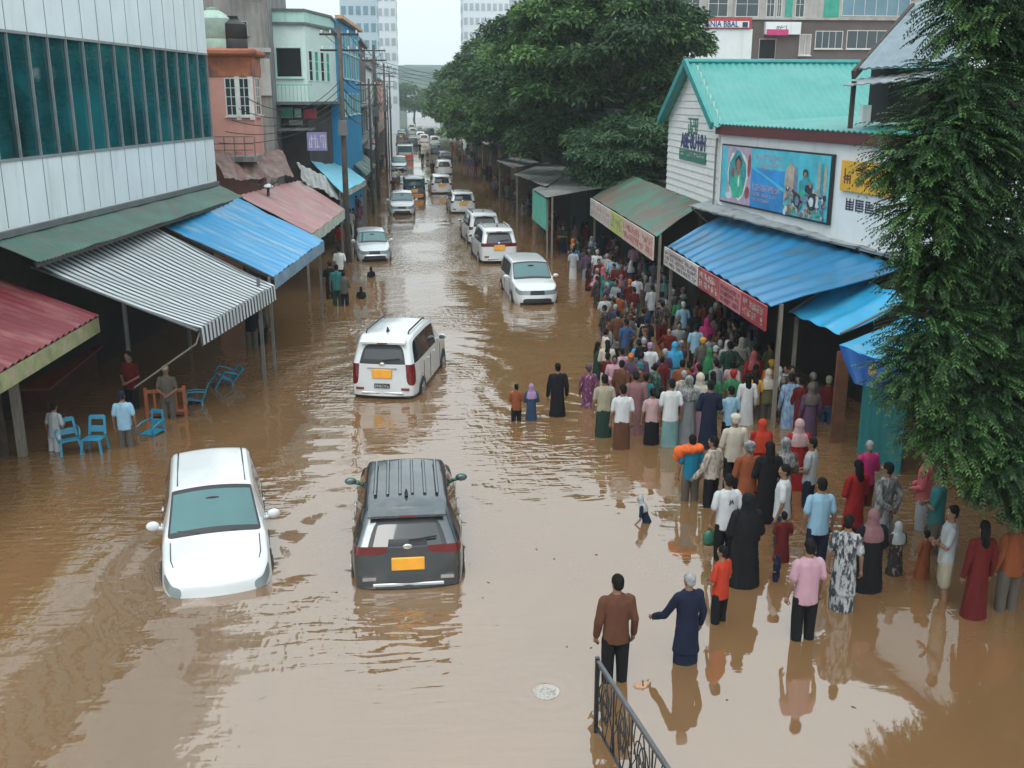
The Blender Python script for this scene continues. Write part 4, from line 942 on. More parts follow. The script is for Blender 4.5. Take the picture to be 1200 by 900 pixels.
# make labels that point to one person; where nothing tells people apart they share label and group
from collections import Counter
cnt = Counter(l for l, k, y in todo); seen = {}
def short(o):
    s = o['label'].split(',')[0].split(' in a ')[-1].split(' with ')[0]; return ' '.join(s.split()[:4])
named = [(o.location.x, o.location.y, o) for _, _, o in PEOPLE if o is not None]
for lab, k, y in todo:
    if cnt[lab] > 1:
        low_ = cn(k.get('lowc', '')); 
        lab2 = lab.replace(', ', ' and %s %s, ' % (low_, 'skirt' if k.get('low') == 'skirt' else 'trousers'), 1) if k['hem'] != 'dress' else lab
        if len(lab2.split()) <= 16: lab = lab2
    person(lab, **k)
open('/tmp/ppl.txt','w').write('people %d\n' % NP_) if 0 else None
dup_ = Counter(o['label'] for o in bpy.data.objects if o.get('category') == 'person')
_x = ('dup labels', [x for x in dup_.items() if x[1] > 1], 'long', [l for l in dup_ if len(l.split()) > 16])

# ------------------------------------------------------------------ things people hold, chairs, bench, railing, disc
def hand_point(o, side, drop=0.0):
    e, w = POSES['down'][0 if side > 0 else 1]; s = o.scale[0]
    return o.matrix_basis @ V((w[0], w[1]+.02, w[2]-.09))
p = hand_point(MARK, -1); t = thing('carrier_bag', 'small dark green bag hanging from the hand of the lettered white T-shirt man', 'bag', p)
m = MB(); m.loft([(0, 0, -.30, .10, .06), (0, 0, -.2, .125, .075), (0, 0, -.08, .10, .05), (0, 0, -.02, .03, .02)], 10); m.build('bag', M('green_plastic', (.02, .10, .06), .4, var=.25, scale=6), t, smooth='all')
m = MB(); m.tube([(-.04, 0, -.06), (-.03, 0, .02), (.03, 0, .02), (.04, 0, -.06)], .006, 5); m.build('handle', M('green_handle', (.015, .07, .05), .4), t)
mk = text_mesh('JA', .085, .003, .003); mk.materials.clear(); mk.transform(Matrix.Translation((0, 0, 0)) @ Matrix(((1, 0, 0, 0), (0, 0, 1, 0), (0, 1, 0, 0), (0, 0, 0, 1))))
mk.transform(Matrix.Translation((0.02, -.142, 1.29))); lo = link('lettering', mk, INKD, MARK)
p = BUND.matrix_basis @ V((-.03, -.03, 1.47)); t = thing('cloth_bundle', 'bulky orange cloth bundle slung over the shoulders of the teal blue shirt man', 'bundle', p)
m = MB(); m.ell((-.02, -.02, -.03), (.24, .13, .09), 14, 10); m.ell((.12, -.02, -.02), (.13, .11, .09), 12, 8); m.ell((-.22, .02, -.10), (.12, .10, .12), 12, 8); m.ell((-.28, .04, -.20), (.06, .06, .10), 10, 8)
bm_ = remeshed(m, 'cloth', .018, 3, .03, 9, 5); link('cloth', bm_, M('orange_cloth', (.60, .10, .012), .8, var=.25, scale=9, bump=.01, bscale=16), t)
# plastic chairs
CHB = M('blue_plastic', (.02, .20, .32), .4, var=.1)
def chair_parts(root):
    m = MB(); m.sheet((-.20, -.20, .42), (.20, -.20, .42), (.22, .22, .44), (-.22, .22, .44), 6, 6, sag=-.02, th=.025); m.build('seat', CHB, root, smooth=True)
    m = MB(); m.hexa([(-.21, -.22, .44), (-.15, -.22, .44), (-.15, -.19, .44), (-.21, -.19, .44), (-.19, -.32, .86), (-.13, -.32, .86), (-.13, -.29, .86), (-.19, -.29, .86)]); m.hexa([(.15, -.22, .44), (.21, -.22, .44), (.21, -.19, .44), (.15, -.19, .44), (.13, -.32, .86), (.19, -.32, .86), (.19, -.29, .86), (.13, -.29, .86)])
    m.hexa([(-.16, -.315, .78), (.16, -.315, .78), (.16, -.285, .78), (-.16, -.285, .78), (-.17, -.33, .88), (.17, -.33, .88), (.17, -.30, .88), (-.17, -.30, .88)]); m.hexa([(-.16, -.245, .50), (.16, -.245, .50), (.16, -.215, .50), (-.16, -.215, .50), (-.16, -.28, .64), (.16, -.28, .64), (.16, -.25, .64), (-.16, -.25, .64)])
    m.build('backrest', CHB, root, bevel=.008)
    for sx in (-1, 1):
        for sy in (-1, 1):
            m = MB(); m.bar((sx*.24, sy*.24, 0), (sx*.19, sy*.19, .42), .05, .04); m.build('leg', CHB, root)
def arm_parts(root):
    for s in (-1, 1): m = MB(); m.tube([(s*.21, -.27, .66), (s*.25, .0, .66), (s*.25, .20, .62), (s*.22, .22, .44)], .022, 6); m.build('arm', CHB, root, smooth='all')
for (lab, px, py, rz, sink, tilt, arms) in (('blue plastic chair standing upright in the water between the two cafe men', 112, 529, 175, .10, (0, 0), False), ('blue plastic chair pushed against the leaning man', 85, 530, 200, .12, (4, 5), True), ('half sunk blue plastic armchair beside the light blue shirted man', 182, 507, 150, .38, (-8, 4), True), ('blue plastic armchair tipped over by the striped awning post', 255, 452, 120, .15, (28, -8), True), ('dim blue plastic armchair behind the red-brown bench', 226, 474, 100, .30, (8, 8), True)):
    p = W(px, py); t = thing('plastic_chair', lab, 'chair', (p.x, p.y, -sink), R_(rz), 'blue plastic cafe chairs'); t.rotation_euler = (R_(tilt[0]), R_(tilt[1]), R_(rz)); chair_parts(t)
    if arms: arm_parts(t)
# red-brown bench frame
WOODR = M('red_brown_wood', (.20, .055, .022), .55, var=.3, scale=5)
p = W(196, 490); t = thing('wooden_bench', 'red-brown slatted wooden bench end standing in the water by the cafe', 'bench', (p.x, p.y, -.3), R_(8))
m = MB(); 
for x in (-.46, .46): m.box(x-.04, -.04, -.2, x+.04, .04, 1.12)
m.build('post', WOODR, t)
m = MB(); m.box(-.42, -.03, .98, .42, .03, 1.06); m.build('top_rail', WOODR, t); m = MB(); m.box(-.42, -.03, .44, .42, .03, .52); m.build('lower_rail', WOODR, t)
for k in range(4): m = MB(); x = -.26+k*.17; m.box(x-.025, -.02, .52, x+.025, .02, .98); m.build('slat', WOODR, t)
m = MB(); m.box(-.42, .035, .36, .42, .45, .41); m.build('seat', WOODR, t)
p2 = W(60, 470); t = thing('cafe_counter', 'dark red wooden counter inside the shaded cafe', 'counter', (-9.4, 27.5, 0)); o = t.location
m = MB(o); m.box(-10.1, 26.4, -.95, -9.5, 31, .55); m.build('front', M('dark_red_board', (.075, .018, .014), .7, var=.3, scale=2), t); m = MB(o); m.box(-10.2, 26.3, .553, -9.35, 31.1, .61); m.build('top', WOODR, t)
# wrought iron railing
IRON = M('black_iron', (.012, .014, .018), .35, var=.3, scale=8)
a = W(698, 858); pt = WY(699, 772, a.y); hgt = pt.z
d_end = W(786, 903, hgt-.0); dirv = (V((d_end.x, d_end.y, 0))-V((a.x, a.y, 0))).normalized(); RL_ = 3.0
t = thing('iron_railing', 'black wrought iron railing with scrollwork standing in the floodwater', 'railing', (a.x, a.y, 0)); o = t.location; A3 = V((a.x, a.y, 0))
def rp(u, z): return A3+dirv*u+V((0, 0, z))
m = MB(o); m.bar(rp(0, -.95), rp(0, hgt+.02), .055); m.build('post', IRON, t, bevel=.006)
m = MB(o); m.bar(rp(RL_, -.95), rp(RL_, hgt+.02), .055); m.build('post', IRON, t, bevel=.006)
m = MB(o); m.bar(rp(.03, hgt-.015), rp(RL_-.03, hgt-.015), .05, .028); m.bar(rp(.03, hgt-.075), rp(RL_-.03, hgt-.075), .016, .016); m.build('top_rail', M('worn_iron', (.06, .065, .07), .3, var=.3, scale=6), t, bevel=.004)
m = MB(o); m.bar(rp(.03, .10), rp(RL_-.03, .10), .03, .02); m.build('bottom_rail', IRON, t)
zc = (hgt+.03)/2; n = 5; w_ = RL_/n
for k in range(n):
    u0 = w_*(k+.5); m = MB(o)
    for s in (-1, 1):
        sp = [rp(u0+s*(.05+.17*(1-i/26.)*cos(i*.42)), zc+.02+.26*(i/26.-.0)*0+.30*sin(i*.42)*(1-i/26.)) for i in range(24)]; m.tube(sp, .009, 6)
        m.tube([rp(u0+s*.24, .11), rp(u0+s*.27, zc*.7), rp(u0+s*.16, zc), rp(u0+s*.24, zc*1.35), rp(u0+s*.20, hgt-.085)], .008, 6)
        m.tube([rp(u0+s*.03+.10*s*sin(pi*i/12), .11+(hgt-.20)*i/12) for i in range(13)], .009, 6)
        m.tube([rp(u0+s*.045+s*.045*cos(i*.5)*(1-i/18), zc-.16+.06*sin(i*.5)) for i in range(16)], .007, 6)
    m.build('scrollwork', IRON, t, smooth='all')
    if k: m = MB(o); m.bar(rp(w_*k, .11), rp(w_*k, hgt-.085), .018); m.build('baluster', IRON, t)
# floating pale disc
p = W(640, 811); t = thing('drain_cover', 'pale round drain cover showing at the water surface inside spreading rings', 'drain cover', (p.x, p.y, 0))
m = MB(); m.lathe([(.001, .010), (.135, .010), (.138, .006), (.150, .006), (.153, .012), (.182, .012), (.188, .004), (.19, -.05)], 'z', n=36); m.build('plate', M('pale_muddy_metal', (.36, .34, .32), .5, var=.2, scale=9, col2=(.26, .21, .16), mscale=14, mlo=.5, mhi=.6), t, smooth=True)
for k in range(6):
    a_ = k*pi/3; m = MB(); m.ell((.075*cos(a_), .075*sin(a_), .014), (.018, .018, .004), 10, 6); m.build('knob', M('drain_knob', (.30, .28, .25), .6) if 'KNOB' not in globals() else KNOB, t, smooth='all')
p = W(750, 804); t = thing('floating_litter', 'small crumpled scrap of cloth floating beside the man in brown', 'litter', (p.x, p.y, 0))
m = MB(); m.ell((0, 0, .0), (.10, .06, .035), 12, 8); m.ell((.07, .02, .015), (.06, .045, .035), 10, 8); lm = remeshed(m, 'scrap', .008, 1, .012, 25, 2); link('scrap', lm, M('peach_cloth', (.42, .24, .14), .8, var=.3, scale=20), t)
m = MB(); m.bar((.03, -.05, .035), (.05, .06, .05), .02, .012); m.build('dark_strap', INKD, t)
rg2 = random.Random(9)
for k in range(12):
    px, py = rg2.choice(((rg2.uniform(560, 700), rg2.uniform(640, 800)), (rg2.uniform(300, 420), rg2.uniform(690, 860)), (rg2.uniform(850, 1150), rg2.uniform(760, 880)))); p = W(px, py)
    m = MB(); m.ell((0, 0, .004), (rg2.uniform(.015, .04), rg2.uniform(.008, .02), .008), 8, 5); l_ = m.build('floating_leaf', M('dead_leaf', (.10, .07, .035), .7) if k == 0 else bpy.data.materials['dead_leaf'], smooth='all'); l_.location = p; l_.rotation_euler.z = rg2.random()*6
    tag(l_, 'brown leaf scrap floating on the muddy water', 'leaf', 'leaf scraps on the water')
# ------------------------------------------------------------------ materials of the setting
PANEL = M('white_cladding', (.66, .73, .75), .45, var=.06, scale=.8, col2=(.40, .43, .42), mscale=.8, mlo=.54, mhi=.90, streak=True)
MULL = M('mullion', (.22, .24, .25), .4); TEALG = glass('teal_reflection_glass', (.005, .080, .092), rough=.03, var=.8, scale=.35)  # TEALG: teal reflection and its mottling painted into the base colour
GREENR = M('green_roofing', (.055, .13, .10), .5, var=.3, scale=1.2, col2=(.10, .09, .07), mscale=2.2, mlo=.45, mhi=.70, coord='UV', stretch=(9, .9, 1))
REDR = M('dark_red_roofing', (.15, .018, .026), .45, var=.3, scale=1.0, col2=(.30, .13, .12), mscale=2.2, mlo=.48, mhi=.75, coord='UV', stretch=(6, .8, 1))
MAROON = M('faded_maroon_roofing', (.33, .165, .165), .6, var=.2, scale=1.2, col2=(.34, .29, .27), mscale=2, mlo=.47, mhi=.72, coord='UV', stretch=(5, .9, 1))
RUST = M('rusty_roofing', (.17, .085, .07), .75, var=.4, scale=1.6, col2=(.21, .19, .17), mscale=1.3, mlo=.45, mhi=.65)
GREYR = M('grey_roofing', (.30, .31, .30), .6, var=.25, scale=1.4, col2=(.14, .13, .11), mscale=.8, mlo=.5, mhi=.75)
BLUER = M('blue_roofing', (.014, .165, .34), .30, var=.2, scale=.9, col2=(.045, .10, .145), mscale=2.0, mlo=.47, mhi=.70, coord='UV', stretch=(3, 1.0, 1))
BLUER2 = M('sheet_blue_roofing', (.02, .25, .50), .35, var=.15, scale=.9, col2=(.33, .40, .40), mscale=2.2, mlo=.50, mhi=.74, coord='UV', stretch=(7, .8, 1))
TARPL = M('light_blue_tarp', (.02, .27, .48), .38, var=.15, scale=.8, col2=(.13, .33, .42), mscale=1.4, mlo=.5, mhi=.8); TARPD = M('deep_blue_tarp', (.008, .065, .24), .4, var=.25, scale=2)
TURQ = M('turquoise_roofing', (.040, .255, .23), .42, var=.12, scale=.9, col2=(.08, .285, .26), mscale=.7, mlo=.45, mhi=.7)
TURQD = M('turquoise_trim', (.02, .22, .22), .5); FASC = M('dark_red_fascia', (.09, .02, .02), .6)
DARKW = M('shop_gloom_wall', (.020, .014, .011), .9, var=.4); TIMBER = M('grey_timber', (.17, .15, .125), .85, var=.35, scale=6, stretch=(6, 6, .6), bump=.004); DARKT = M('dark_timber', (.045, .032, .025), .85, var=.4, scale=5)  # DARKW: darkness of the shop interiors put into a near-black colour
YGREEN = M('mossy_fascia', (.24, .25, .12), .8, var=.3, scale=3, col2=(.33, .28, .20), mscale=2); CONC = M('stained_concrete', (.23, .22, .21), .85, var=.25, scale=.6, col2=(.07, .068, .065), mscale=.8, mlo=.46, mhi=.75, streak=True)
CONCL = M('light_concrete', (.36, .35, .33), .85, var=.18, scale=.8, col2=(.16, .15, .14), mscale=.9, mlo=.5, mhi=.8, streak=True)
PINKW = M('pink_render', (.55, .27, .22), .8, var=.12, scale=.8, col2=(.30, .17, .14), mscale=.8, mlo=.52, mhi=.8, streak=True); ORANGEW = M('orange_render', (.36, .12, .06), .8, var=.25, scale=1.2, col2=(.15, .07, .05), mscale=1)
MINT = M('mint_render', (.42, .64, .58), .75, var=.08, scale=.7, col2=(.30, .40, .36), mscale=.7, mlo=.52, mhi=.82, streak=True); MINTL = M('pale_mint_render', (.58, .72, .68), .75, var=.06)
BLUEW = M('bright_blue_render', (.02, .30, .58), .7, var=.12, scale=1.0, col2=(.03, .16, .28), mscale=.9, mlo=.52, mhi=.8, streak=True)
BROWNW = M('brown_grey_wall', (.11, .085, .08), .8, var=.2, scale=.6); WHITEW = M('white_render', (.66, .70, .71), .7, var=.06, scale=.6, col2=(.45, .46, .46), mscale=.6, mlo=.55, mhi=.85, streak=True)
CLAP = M('white_clapboard', (.62, .64, .62), .65, var=.06, col2=(.42, .42, .39), mscale=1.2, mlo=.55, mhi=.85)
WGLASS = glass('dim_window', (.03, .05, .055), rough=.08); DARKV = M('dark_opening', (.006, .006, .007), .9); WFRAME = M('pale_frame', (.55, .55, .52), .6)
STEEL = M('painted_steel', (.12, .13, .13), .5, var=.2); POLEM = M('weathered_pole', (.075, .066, .058), .85, var=.3, scale=3); WIREM = M('black_cable', (.012, .012, .013), .6)
GREENP = M('green_panel', (.10, .42, .32), .6, var=.2, scale=2); TEALP = M('teal_panel', (.012, .15, .16), .6, var=.3, scale=2, stretch=(3, 3, .4))
SIGNW = M('white_sign', (.52, .50, .47), .55, var=.12, scale=2, col2=(.40, .34, .30), mscale=1.5); SIGNR = M('red_sign', (.30, .035, .045), .55, var=.2, scale=2, col2=(.40, .13, .13), mscale=2.5); SIGNY = M('yellow_sign', (.60, .34, .03), .5, var=.12, scale=2)
SIGNP = M('pinkish_sign', (.50, .38, .33), .6, var=.15, scale=3); SIGNC = M('yellow_green_sign', (.42, .42, .15), .6, var=.15, scale=3); INKR = M('red_ink', (.38, .04, .06), .6); INKW = M('pale_ink', (.55, .50, .47), .6); INKG = M('green_ink', (.03, .16, .11), .6); INKB = M('blue_ink', (.025, .04, .14), .6)

def quad_stall_posts(root, pts, z1, mat=TIMBER, w=.12):
    for p in pts:
        m = MB(root.location); m.bar((p[0], p[1], -.95), (p[0], p[1], z1), w); m.build('post', mat, root)

# ================================================================= LEFT SIDE
# ---- office block with white cladding and a teal ribbon window
A = V((-10.95, 19.3, 0)); B = V((-7.50, 41.5, 0)); OF = frame(A, B-A); LEN = (B-A).length
if OF.n.x < 0: OF = frame(A, B-A, True)
t = thing('office_building', 'white clad office block with a long ribbon window of teal glass above the market awnings', 'building', A)
def oband(name, z0, z1, mat, d=0.0):
    m = MB(A); m.fbox(OF, 0, LEN, -10+d, d, z0, z1); return m.build(name, mat, t)
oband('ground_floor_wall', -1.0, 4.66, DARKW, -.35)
lowp = oband('spandrel', 4.66, 6.32, PANEL); upp = oband('upper_spandrel', 9.34, 11.35, PANEL)
oband('roof_storey', 11.352, 15.5, PANEL, -.12)
NP = 22; 
for nm, z0, z1, par in (('panel_joint', 4.70, 6.28, lowp), ('panel_joint', 9.38, 11.3, upp)):
    for k in range(1, NP):
        m = MB(A); u = LEN*k/NP; m.fbox(OF, u-.014, u+.014, -.01, .008, z0, z1); m.build(nm, MULL, par)
m = MB(A); m.fbox(OF, .05, LEN-.02, -9.9, -.06, 6.325, 9.335); rw = m.build('ribbon_window', TEALG, t)
m = MB(A)
for k in range(NP+1): u = .06+(LEN-.12)*k/NP; m.fbox(OF, u-.018, u+.018, -.055, .012, 6.33, 9.33)
m.fbox(OF, 0, LEN, -.05, .03, 6.27, 6.34, 0); m.fbox(OF, 0, LEN, -.05, .03, 9.32, 9.39, 0); m.build('window_frame', MULL, rw)
m = MB(A); m.fbox(OF, LEN-6.5, LEN-.15, -.1, -.05, 11.40, 14.0); tw = m.build('upper_window', glass('green_teal_glass', (.01, .12, .11)), t)
m = MB(A)
for k in range(7): u = LEN-6.5+6.3*k/6; m.fbox(OF, u-.025, u+.025, -.05, .0, 11.4, 14)
m.build('window_frame', MULL, tw)
m = MB(A); m.fbox(OF, 0, LEN, -.03, .10, 4.50, 4.655); m.build('drip_edge', STEEL, t)
# ---- green lean-to roof along it
r0 = OF(6.2, .03, 4.48); r1 = OF(LEN+.1, .03, 4.48)
t = thing('lean_to_roof', 'dark green corrugated lean-to roof running along the foot of the white office wall', 'roof', (r0.x, r0.y, 0))
m = MB(t.location); m.sheet(OF(6.2, 1.15, 4.02), OF(LEN+.2, .95, 4.05), r1, r0, 330, 4, rib=82, amp=.022, th=.02, rough=.02); m.build('corrugated_sheet', GREENR, t, smooth=True)
m = MB(t.location); m.bar(OF(6.2, 1.1, 3.94), OF(LEN+.2, .9, 3.97), .06, .1); m.build('eave_beam', DARKT, t)
# ---- red roofed stall, nearest
p_out0 = V((-8.32, 17.2, 2.62)); p_out1 = W(116, 369, 2.70); p_in1 = WY(16, 322, 27.2); p_in1 = V((-10.6, 26.3, 3.62)); p_in0 = V((-11.4, 17.2, 3.55))
t = thing('market_stall', 'stall under a dark red corrugated roof with a mossy yellow-green fascia', 'stall', (-8.9, 22, 0))
m = MB(t.location); m.sheet(p_out0, p_out1, p_in1, p_in0, 170, 4, rib=26, amp=.03, th=.02, sharp=.6); m.build('corrugated_roof', REDR, t, smooth=True)
m = MB(t.location); a = p_out0+V((.0, 0, -.24)); b = p_out1+V((-.04, 0, -.24)); m.bar(a, b, .05, .36); m.build('fascia', YGREEN, t)
quad_stall_posts(t, [W(27, 534)[:2], (-9.15, 19.5)], 2.5, TIMBER, .17)
m = MB(t.location)
for k in range(9): x = -9.25-.24*k; m.box(x-.10, 22.75+.02*(k % 2), -.95, x+.10, 22.80+.02*(k % 2), 2.5)
m.build('plank_wall', DARKT, t)
# ---- striped awning
STRIPE = stripes('awning_stripe', (.015, .018, .02), (.50, .54, .56), 24, 0, .7, .36, .05, dirt=(.23, .24, .235))
s00 = W(233, 385, 2.62); s10 = W(321, 334, 2.66); s01 = WY(36, 309, 26.6); s11 = WY(176, 262, 34.5)
t = thing('striped_awning', 'black and white striped awning with a scalloped valance, sagging over the flooded cafe', 'awning', (-5.5, 26, 0))
m = MB(t.location); m.sheet(s00, s10, s11, s01, 96, 14, rib=24, amp=.014, sag=.16, th=.012, rough=.015); m.build('canopy', STRIPE, t, smooth=True)
dn = V((.02, 0, -.42)); m = MB(t.location)
m.sheet(s00+V((.02, -.01, -.01))+dn, s10+V((.02, 0, -.01))+dn, s10+V((.02, 0, -.01)), s00+V((.02, -.01, -.01)), 96, 3, rib=24, amp=.02, th=.01); m.build('valance', STRIPE, t, smooth=True)
m = MB(t.location); m.tube([s00+V((-.05, 0, -.04)), s10+V((-.05, 0, -.04))], .03); m.tube([s00+V((-.05, 0, -.04)), s01+V((0, 0, -.08))], .03); m.tube([s10+V((-.05, 0, -.04)), s11+V((0, 0, -.08))], .03); m.build('frame', STEEL, t)
quad_stall_posts(t, [W(157, 470)[:2], (s10.x-.4, s10.y-.2), (-7.2, 33)], 2.9, STEEL, .09)
# propping pole of the awning
t = thing('prop_pole', 'thin slanting pole propping the corner of the striped awning', 'pole', W(160, 452, .9))
m = MB(t.location); m.tube([WY(158, 454, 24.6), WY(230, 403, 23.9), s00+V((0, .1, -.1))], .022, 8); m.build('pole', TIMBER, t)
# ---- blue sheet roof
b00 = W(321, 324, 2.82); b10 = W(379, 282, 2.85); b01 = WY(183, 261, 35.0); b11 = WY(272, 229, 41.0)
t = thing('blue_sheet_awning', 'bright blue sheet metal awning streaked with rust, between the striped awning and the maroon roofs', 'awning', (-4.5, 34, 0))
m = MB(t.location); m.sheet(b00, b10, b11, b01, 80, 5, rib=13, amp=.018, th=.02, rough=.03, sharp=.5); m.build('sheet_roof', BLUER2, t, smooth=True)
m = MB(t.location); dn = V((0, 0, -.38)); m.sheet(b00+dn+V((.02, 0, 0)), b10+dn+V((.02, 0, 0)), b10+V((.02, 0, -.02)), b00+V((.02, 0, -.02)), 40, 2, rib=18, amp=.03, th=.01); m.build('valance', M('grey_blue_valance', (.16, .25, .32), .7, var=.25), t, smooth=True)
m = MB(t.location); m.bar(b00+V((0, 0, -.06)), b01+V((0, 0, -.06)), .07, .09); m.bar(b01+V((0, 0, -.06)), b11+V((0, 0, -.06)), .07, .09); m.build('frame', DARKT, t)
quad_stall_posts(t, [(b00.x-.15, b00.y+.1), (b10.x-.15, b10.y-.1)], 2.8, STEEL, .08)
# ---- maroon roofs
def roofed_shop(label, c00, c10, c11, c01, roofm, ribs, wallm=DARKW, valm=None, posts=True, name='market_stall', amp=.025, valh=.3, rough=.03):
    c00, c10, c11, c01 = map(V, (c00, c10, c11, c01)); t = thing(name, label, 'stall', ((c00.x+c01.x)/2, (c00.y+c10.y)/2, 0))
    m = MB(t.location); m.sheet(c00, c10, c11, c01, max(8, ribs*5), 4, rib=ribs, amp=amp, th=.025, rough=rough, sharp=.8); m.build('corrugated_roof', roofm, t, smooth=True)
    if valm:
        m = MB(t.location); dn = V((0, 0, -valh)); m.sheet(c00+dn, c10+dn, c10+V((0, 0, -.02)), c00+V((0, 0, -.02)), 24, 2, rib=7, amp=.03, th=.012); m.build('valance', valm, t, smooth=True)
    if posts:
        for p, q in ((c00, c01), (c10, c11)):
            x = p.lerp(q, .08); m = MB(t.location); m.bar((x.x, x.y, -.95), (x.x, x.y, x.z-.04), .09); m.build('post', TIMBER, t)
    if wallm:  # back wall added to make the stall interior dark
        a = c01.lerp(c00, .05); b = c11.lerp(c10, .05); zz = min(a.z, b.z)-.08
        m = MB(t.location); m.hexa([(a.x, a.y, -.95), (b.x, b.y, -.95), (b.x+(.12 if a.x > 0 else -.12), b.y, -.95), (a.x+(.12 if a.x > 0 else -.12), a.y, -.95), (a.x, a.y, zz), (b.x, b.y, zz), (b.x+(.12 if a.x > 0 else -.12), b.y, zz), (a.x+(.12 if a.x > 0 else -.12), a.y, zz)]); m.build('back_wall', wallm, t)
    return t
SCAL = M('pale_scalloped_canvas', (.38, .44, .38), .8, var=.3, scale=3)
roofed_shop('shop with a faded maroon corrugated roof and a pale scalloped valance', W(366, 274, 2.7), W(404, 245, 2.7), WY(352, 211, 49), WY(278, 229, 43), MAROON, 14, valm=SCAL, valh=.45)
roofed_shop('low shed with a rusty brown roof strewn with sheets below the pink house', WY(262, 212, 42.2), WY(345, 206, 48), WY(330, 176, 52), WY(252, 178, 44.5), RUST, 12, posts=False, wallm=None, rough=.10)
roofed_shop('shed roof of grey and rusty sheets beside the maroon shop roof', WY(356, 212, 48.5), WY(408, 240, 54), WY(398, 214, 58), WY(348, 190, 53), GREYR, 8, wallm=DARKW, rough=.08)
roofed_shop('stall with a light blue canvas roof hung behind the first utility pole', W(402, 226, 3.2), W(429, 211, 3.2), WY(392, 186, 70), WY(362, 186, 60), M('pale_blue_canvas', (.12, .42, .55), .6, var=.15), 1, valm=SCAL, amp=.02, rough=.05)
roofed_shop('stall with a narrow green roof tucked behind the light blue canvas stall', W(430, 206, 3.0), W(441, 193, 3.0), WY(424, 178, 92), WY(404, 182, 78), GREENR, 5, valm=None, rough=.05)
for k, (y, x, w_, col, lab) in enumerate(((100, -3.4, 2.6, GREYR, 'grey'), (114, -3.6, 2.4, MAROON, 'maroon'), (128, -3.8, 2.6, BLUER, 'blue'), (146, -4.0, 2.6, RUST, 'rust brown'), (170, -4.2, 2.4, GREYR, 'pale grey'))):
    roofed_shop('small far stall with a %s roof under the tangled street wires' % lab, (x, y, 3.0), (x, y+10, 3.0), (x-w_, y+10, 3.7), (x-w_, y, 3.7), col, 8)
# debris and branches on the maroon roof: a lamp dish with twigs
t = thing('roof_lamp', 'white dish lamp on a short post amid bare twigs on the maroon roof', 'lamp', WY(314, 232, 44.5))
p = V(t.location); m = MB(p); m.tube([p+V((0, 0, -.15)), p+V((.04, 0, .45))], .06); m.build('post', DARKT, t)
m = MB(p); m.lathe([(.001, .1), (.13, .07), (.20, -.02), (.19, -.05), (.001, .02)], 'z', p+V((.06, -.05, .50)), 14); m.build('lamp_shade', WHITEW, t)
rg = random.Random(3); m = MB(p)
for k in range(16):
    a = rg.random()*6.28; q = p+V((.04, 0, .42)); pts = [q]
    for j in range(3): q = q+V((cos(a)*.28, sin(a)*.2, rg.uniform(-.03, .26))); pts.append(q); a += rg.uniform(-.6, .6)
    m.tube(pts, [.018, .014, .01, .006], 5)
m.build('twigs', DARKT, t)

# ---- houses further along
def window(root, fr, org, u0, u1, z0, z1, d=0.0, frame_m=WFRAME, glass_m=WGLASS, bars=(1, 0), sill=True, fw=.05):
    m = MB(org); m.fbox(fr, u0, u1, d-.12, d+.012, z0, z1); w = m.build('window', glass_m, root)
    m = MB(org)
    m.fbox(fr, u0-fw, u0, d-.02, d+.04, z0-fw, z1+fw); m.fbox(fr, u1, u1+fw, d-.02, d+.04, z0-fw, z1+fw); m.fbox(fr, u0, u1, d-.02, d+.038, z1, z1+fw); m.fbox(fr, u0, u1, d-.02, d+.038, z0-fw, z0)
    for k in range(1, bars[0]+1): u = u0+(u1-u0)*k/(bars[0]+1); m.fbox(fr, u-fw*.35, u+fw*.35, d, d+.03, z0, z1)
    for k in range(1, bars[1]+1): z = z0+(z1-z0)*k/(bars[1]+1); m.fbox(fr, u0, u1, d, d+.026, z-fw*.3, z+fw*.3)
    m.build('frame', frame_m, w)
    if sill: m = MB(org); m.fbox(fr, u0-fw*2, u1+fw*2, d-.02, d+.14, z0-fw-.07, z0-fw-.004); m.build('sill', frame_m, w)
    return w
def zat(py, Y): return WY(478, py, Y).z
def xat(px, Y): return WY(px, 150, Y).x
# pink house
Y = 47.0; xr = xat(299, Y); x0 = -12.5; zt = zat(58, Y)
t = thing('pink_house', 'pink rendered house with an orange cornice and two tall narrow windows beside the office block', 'house', (-9, Y, 0)); o = t.location
m = MB(o); m.box(x0, Y, -1, xr, Y+2.6, zat(90, Y)); m.build('wall', PINKW, t)
m = MB(o); m.box(x0, Y-.05, zat(90, Y)+.002, xr+.05, Y+2.6, zat(66, Y)); m.build('frieze', ORANGEW, t)
m = MB(o); m.box(x0, Y-.45, zat(66, Y)+.002, xr+.3, Y+2.8, zat(58, Y)); c = m.build('cornice', ORANGEW, t, bevel=.08)
ff = frame((0, Y, 0), (1, 0)); fs = frame((xr, 0, 0), (0, 1))
window(t, ff, o, xat(268, Y), xat(279, Y), zat(134, Y), zat(90, Y)-.1, bars=(1, 3)); window(t, ff, o, xat(284, Y), xat(294, Y), zat(134, Y), zat(90, Y)-.1, bars=(1, 3))
window(t, fs, o, Y+.7, Y+1.9, zat(134, Y), zat(92, Y), bars=(1, 3))
for u in (xat(281.5, Y), xat(297, Y)): m = MB(o); m.box(u-.10, Y-.12, zat(140, Y), u+.10, Y-.003, zat(90, Y)); m.build('pilaster', WFRAME, t)
m = MB(o)
for k in range(11): x = x0+2.2+k*.42; m.bar((x, Y-1.6, zat(180, Y)), (x, Y-1.6, zat(158, Y)), .04)
for z in (zat(158, Y), zat(166, Y), zat(173, Y)): m.bar((x0+2.2, Y-1.6, z), (xr+.1, Y-1.6, z), .04)
m.build('terrace_railing', STEEL, t)
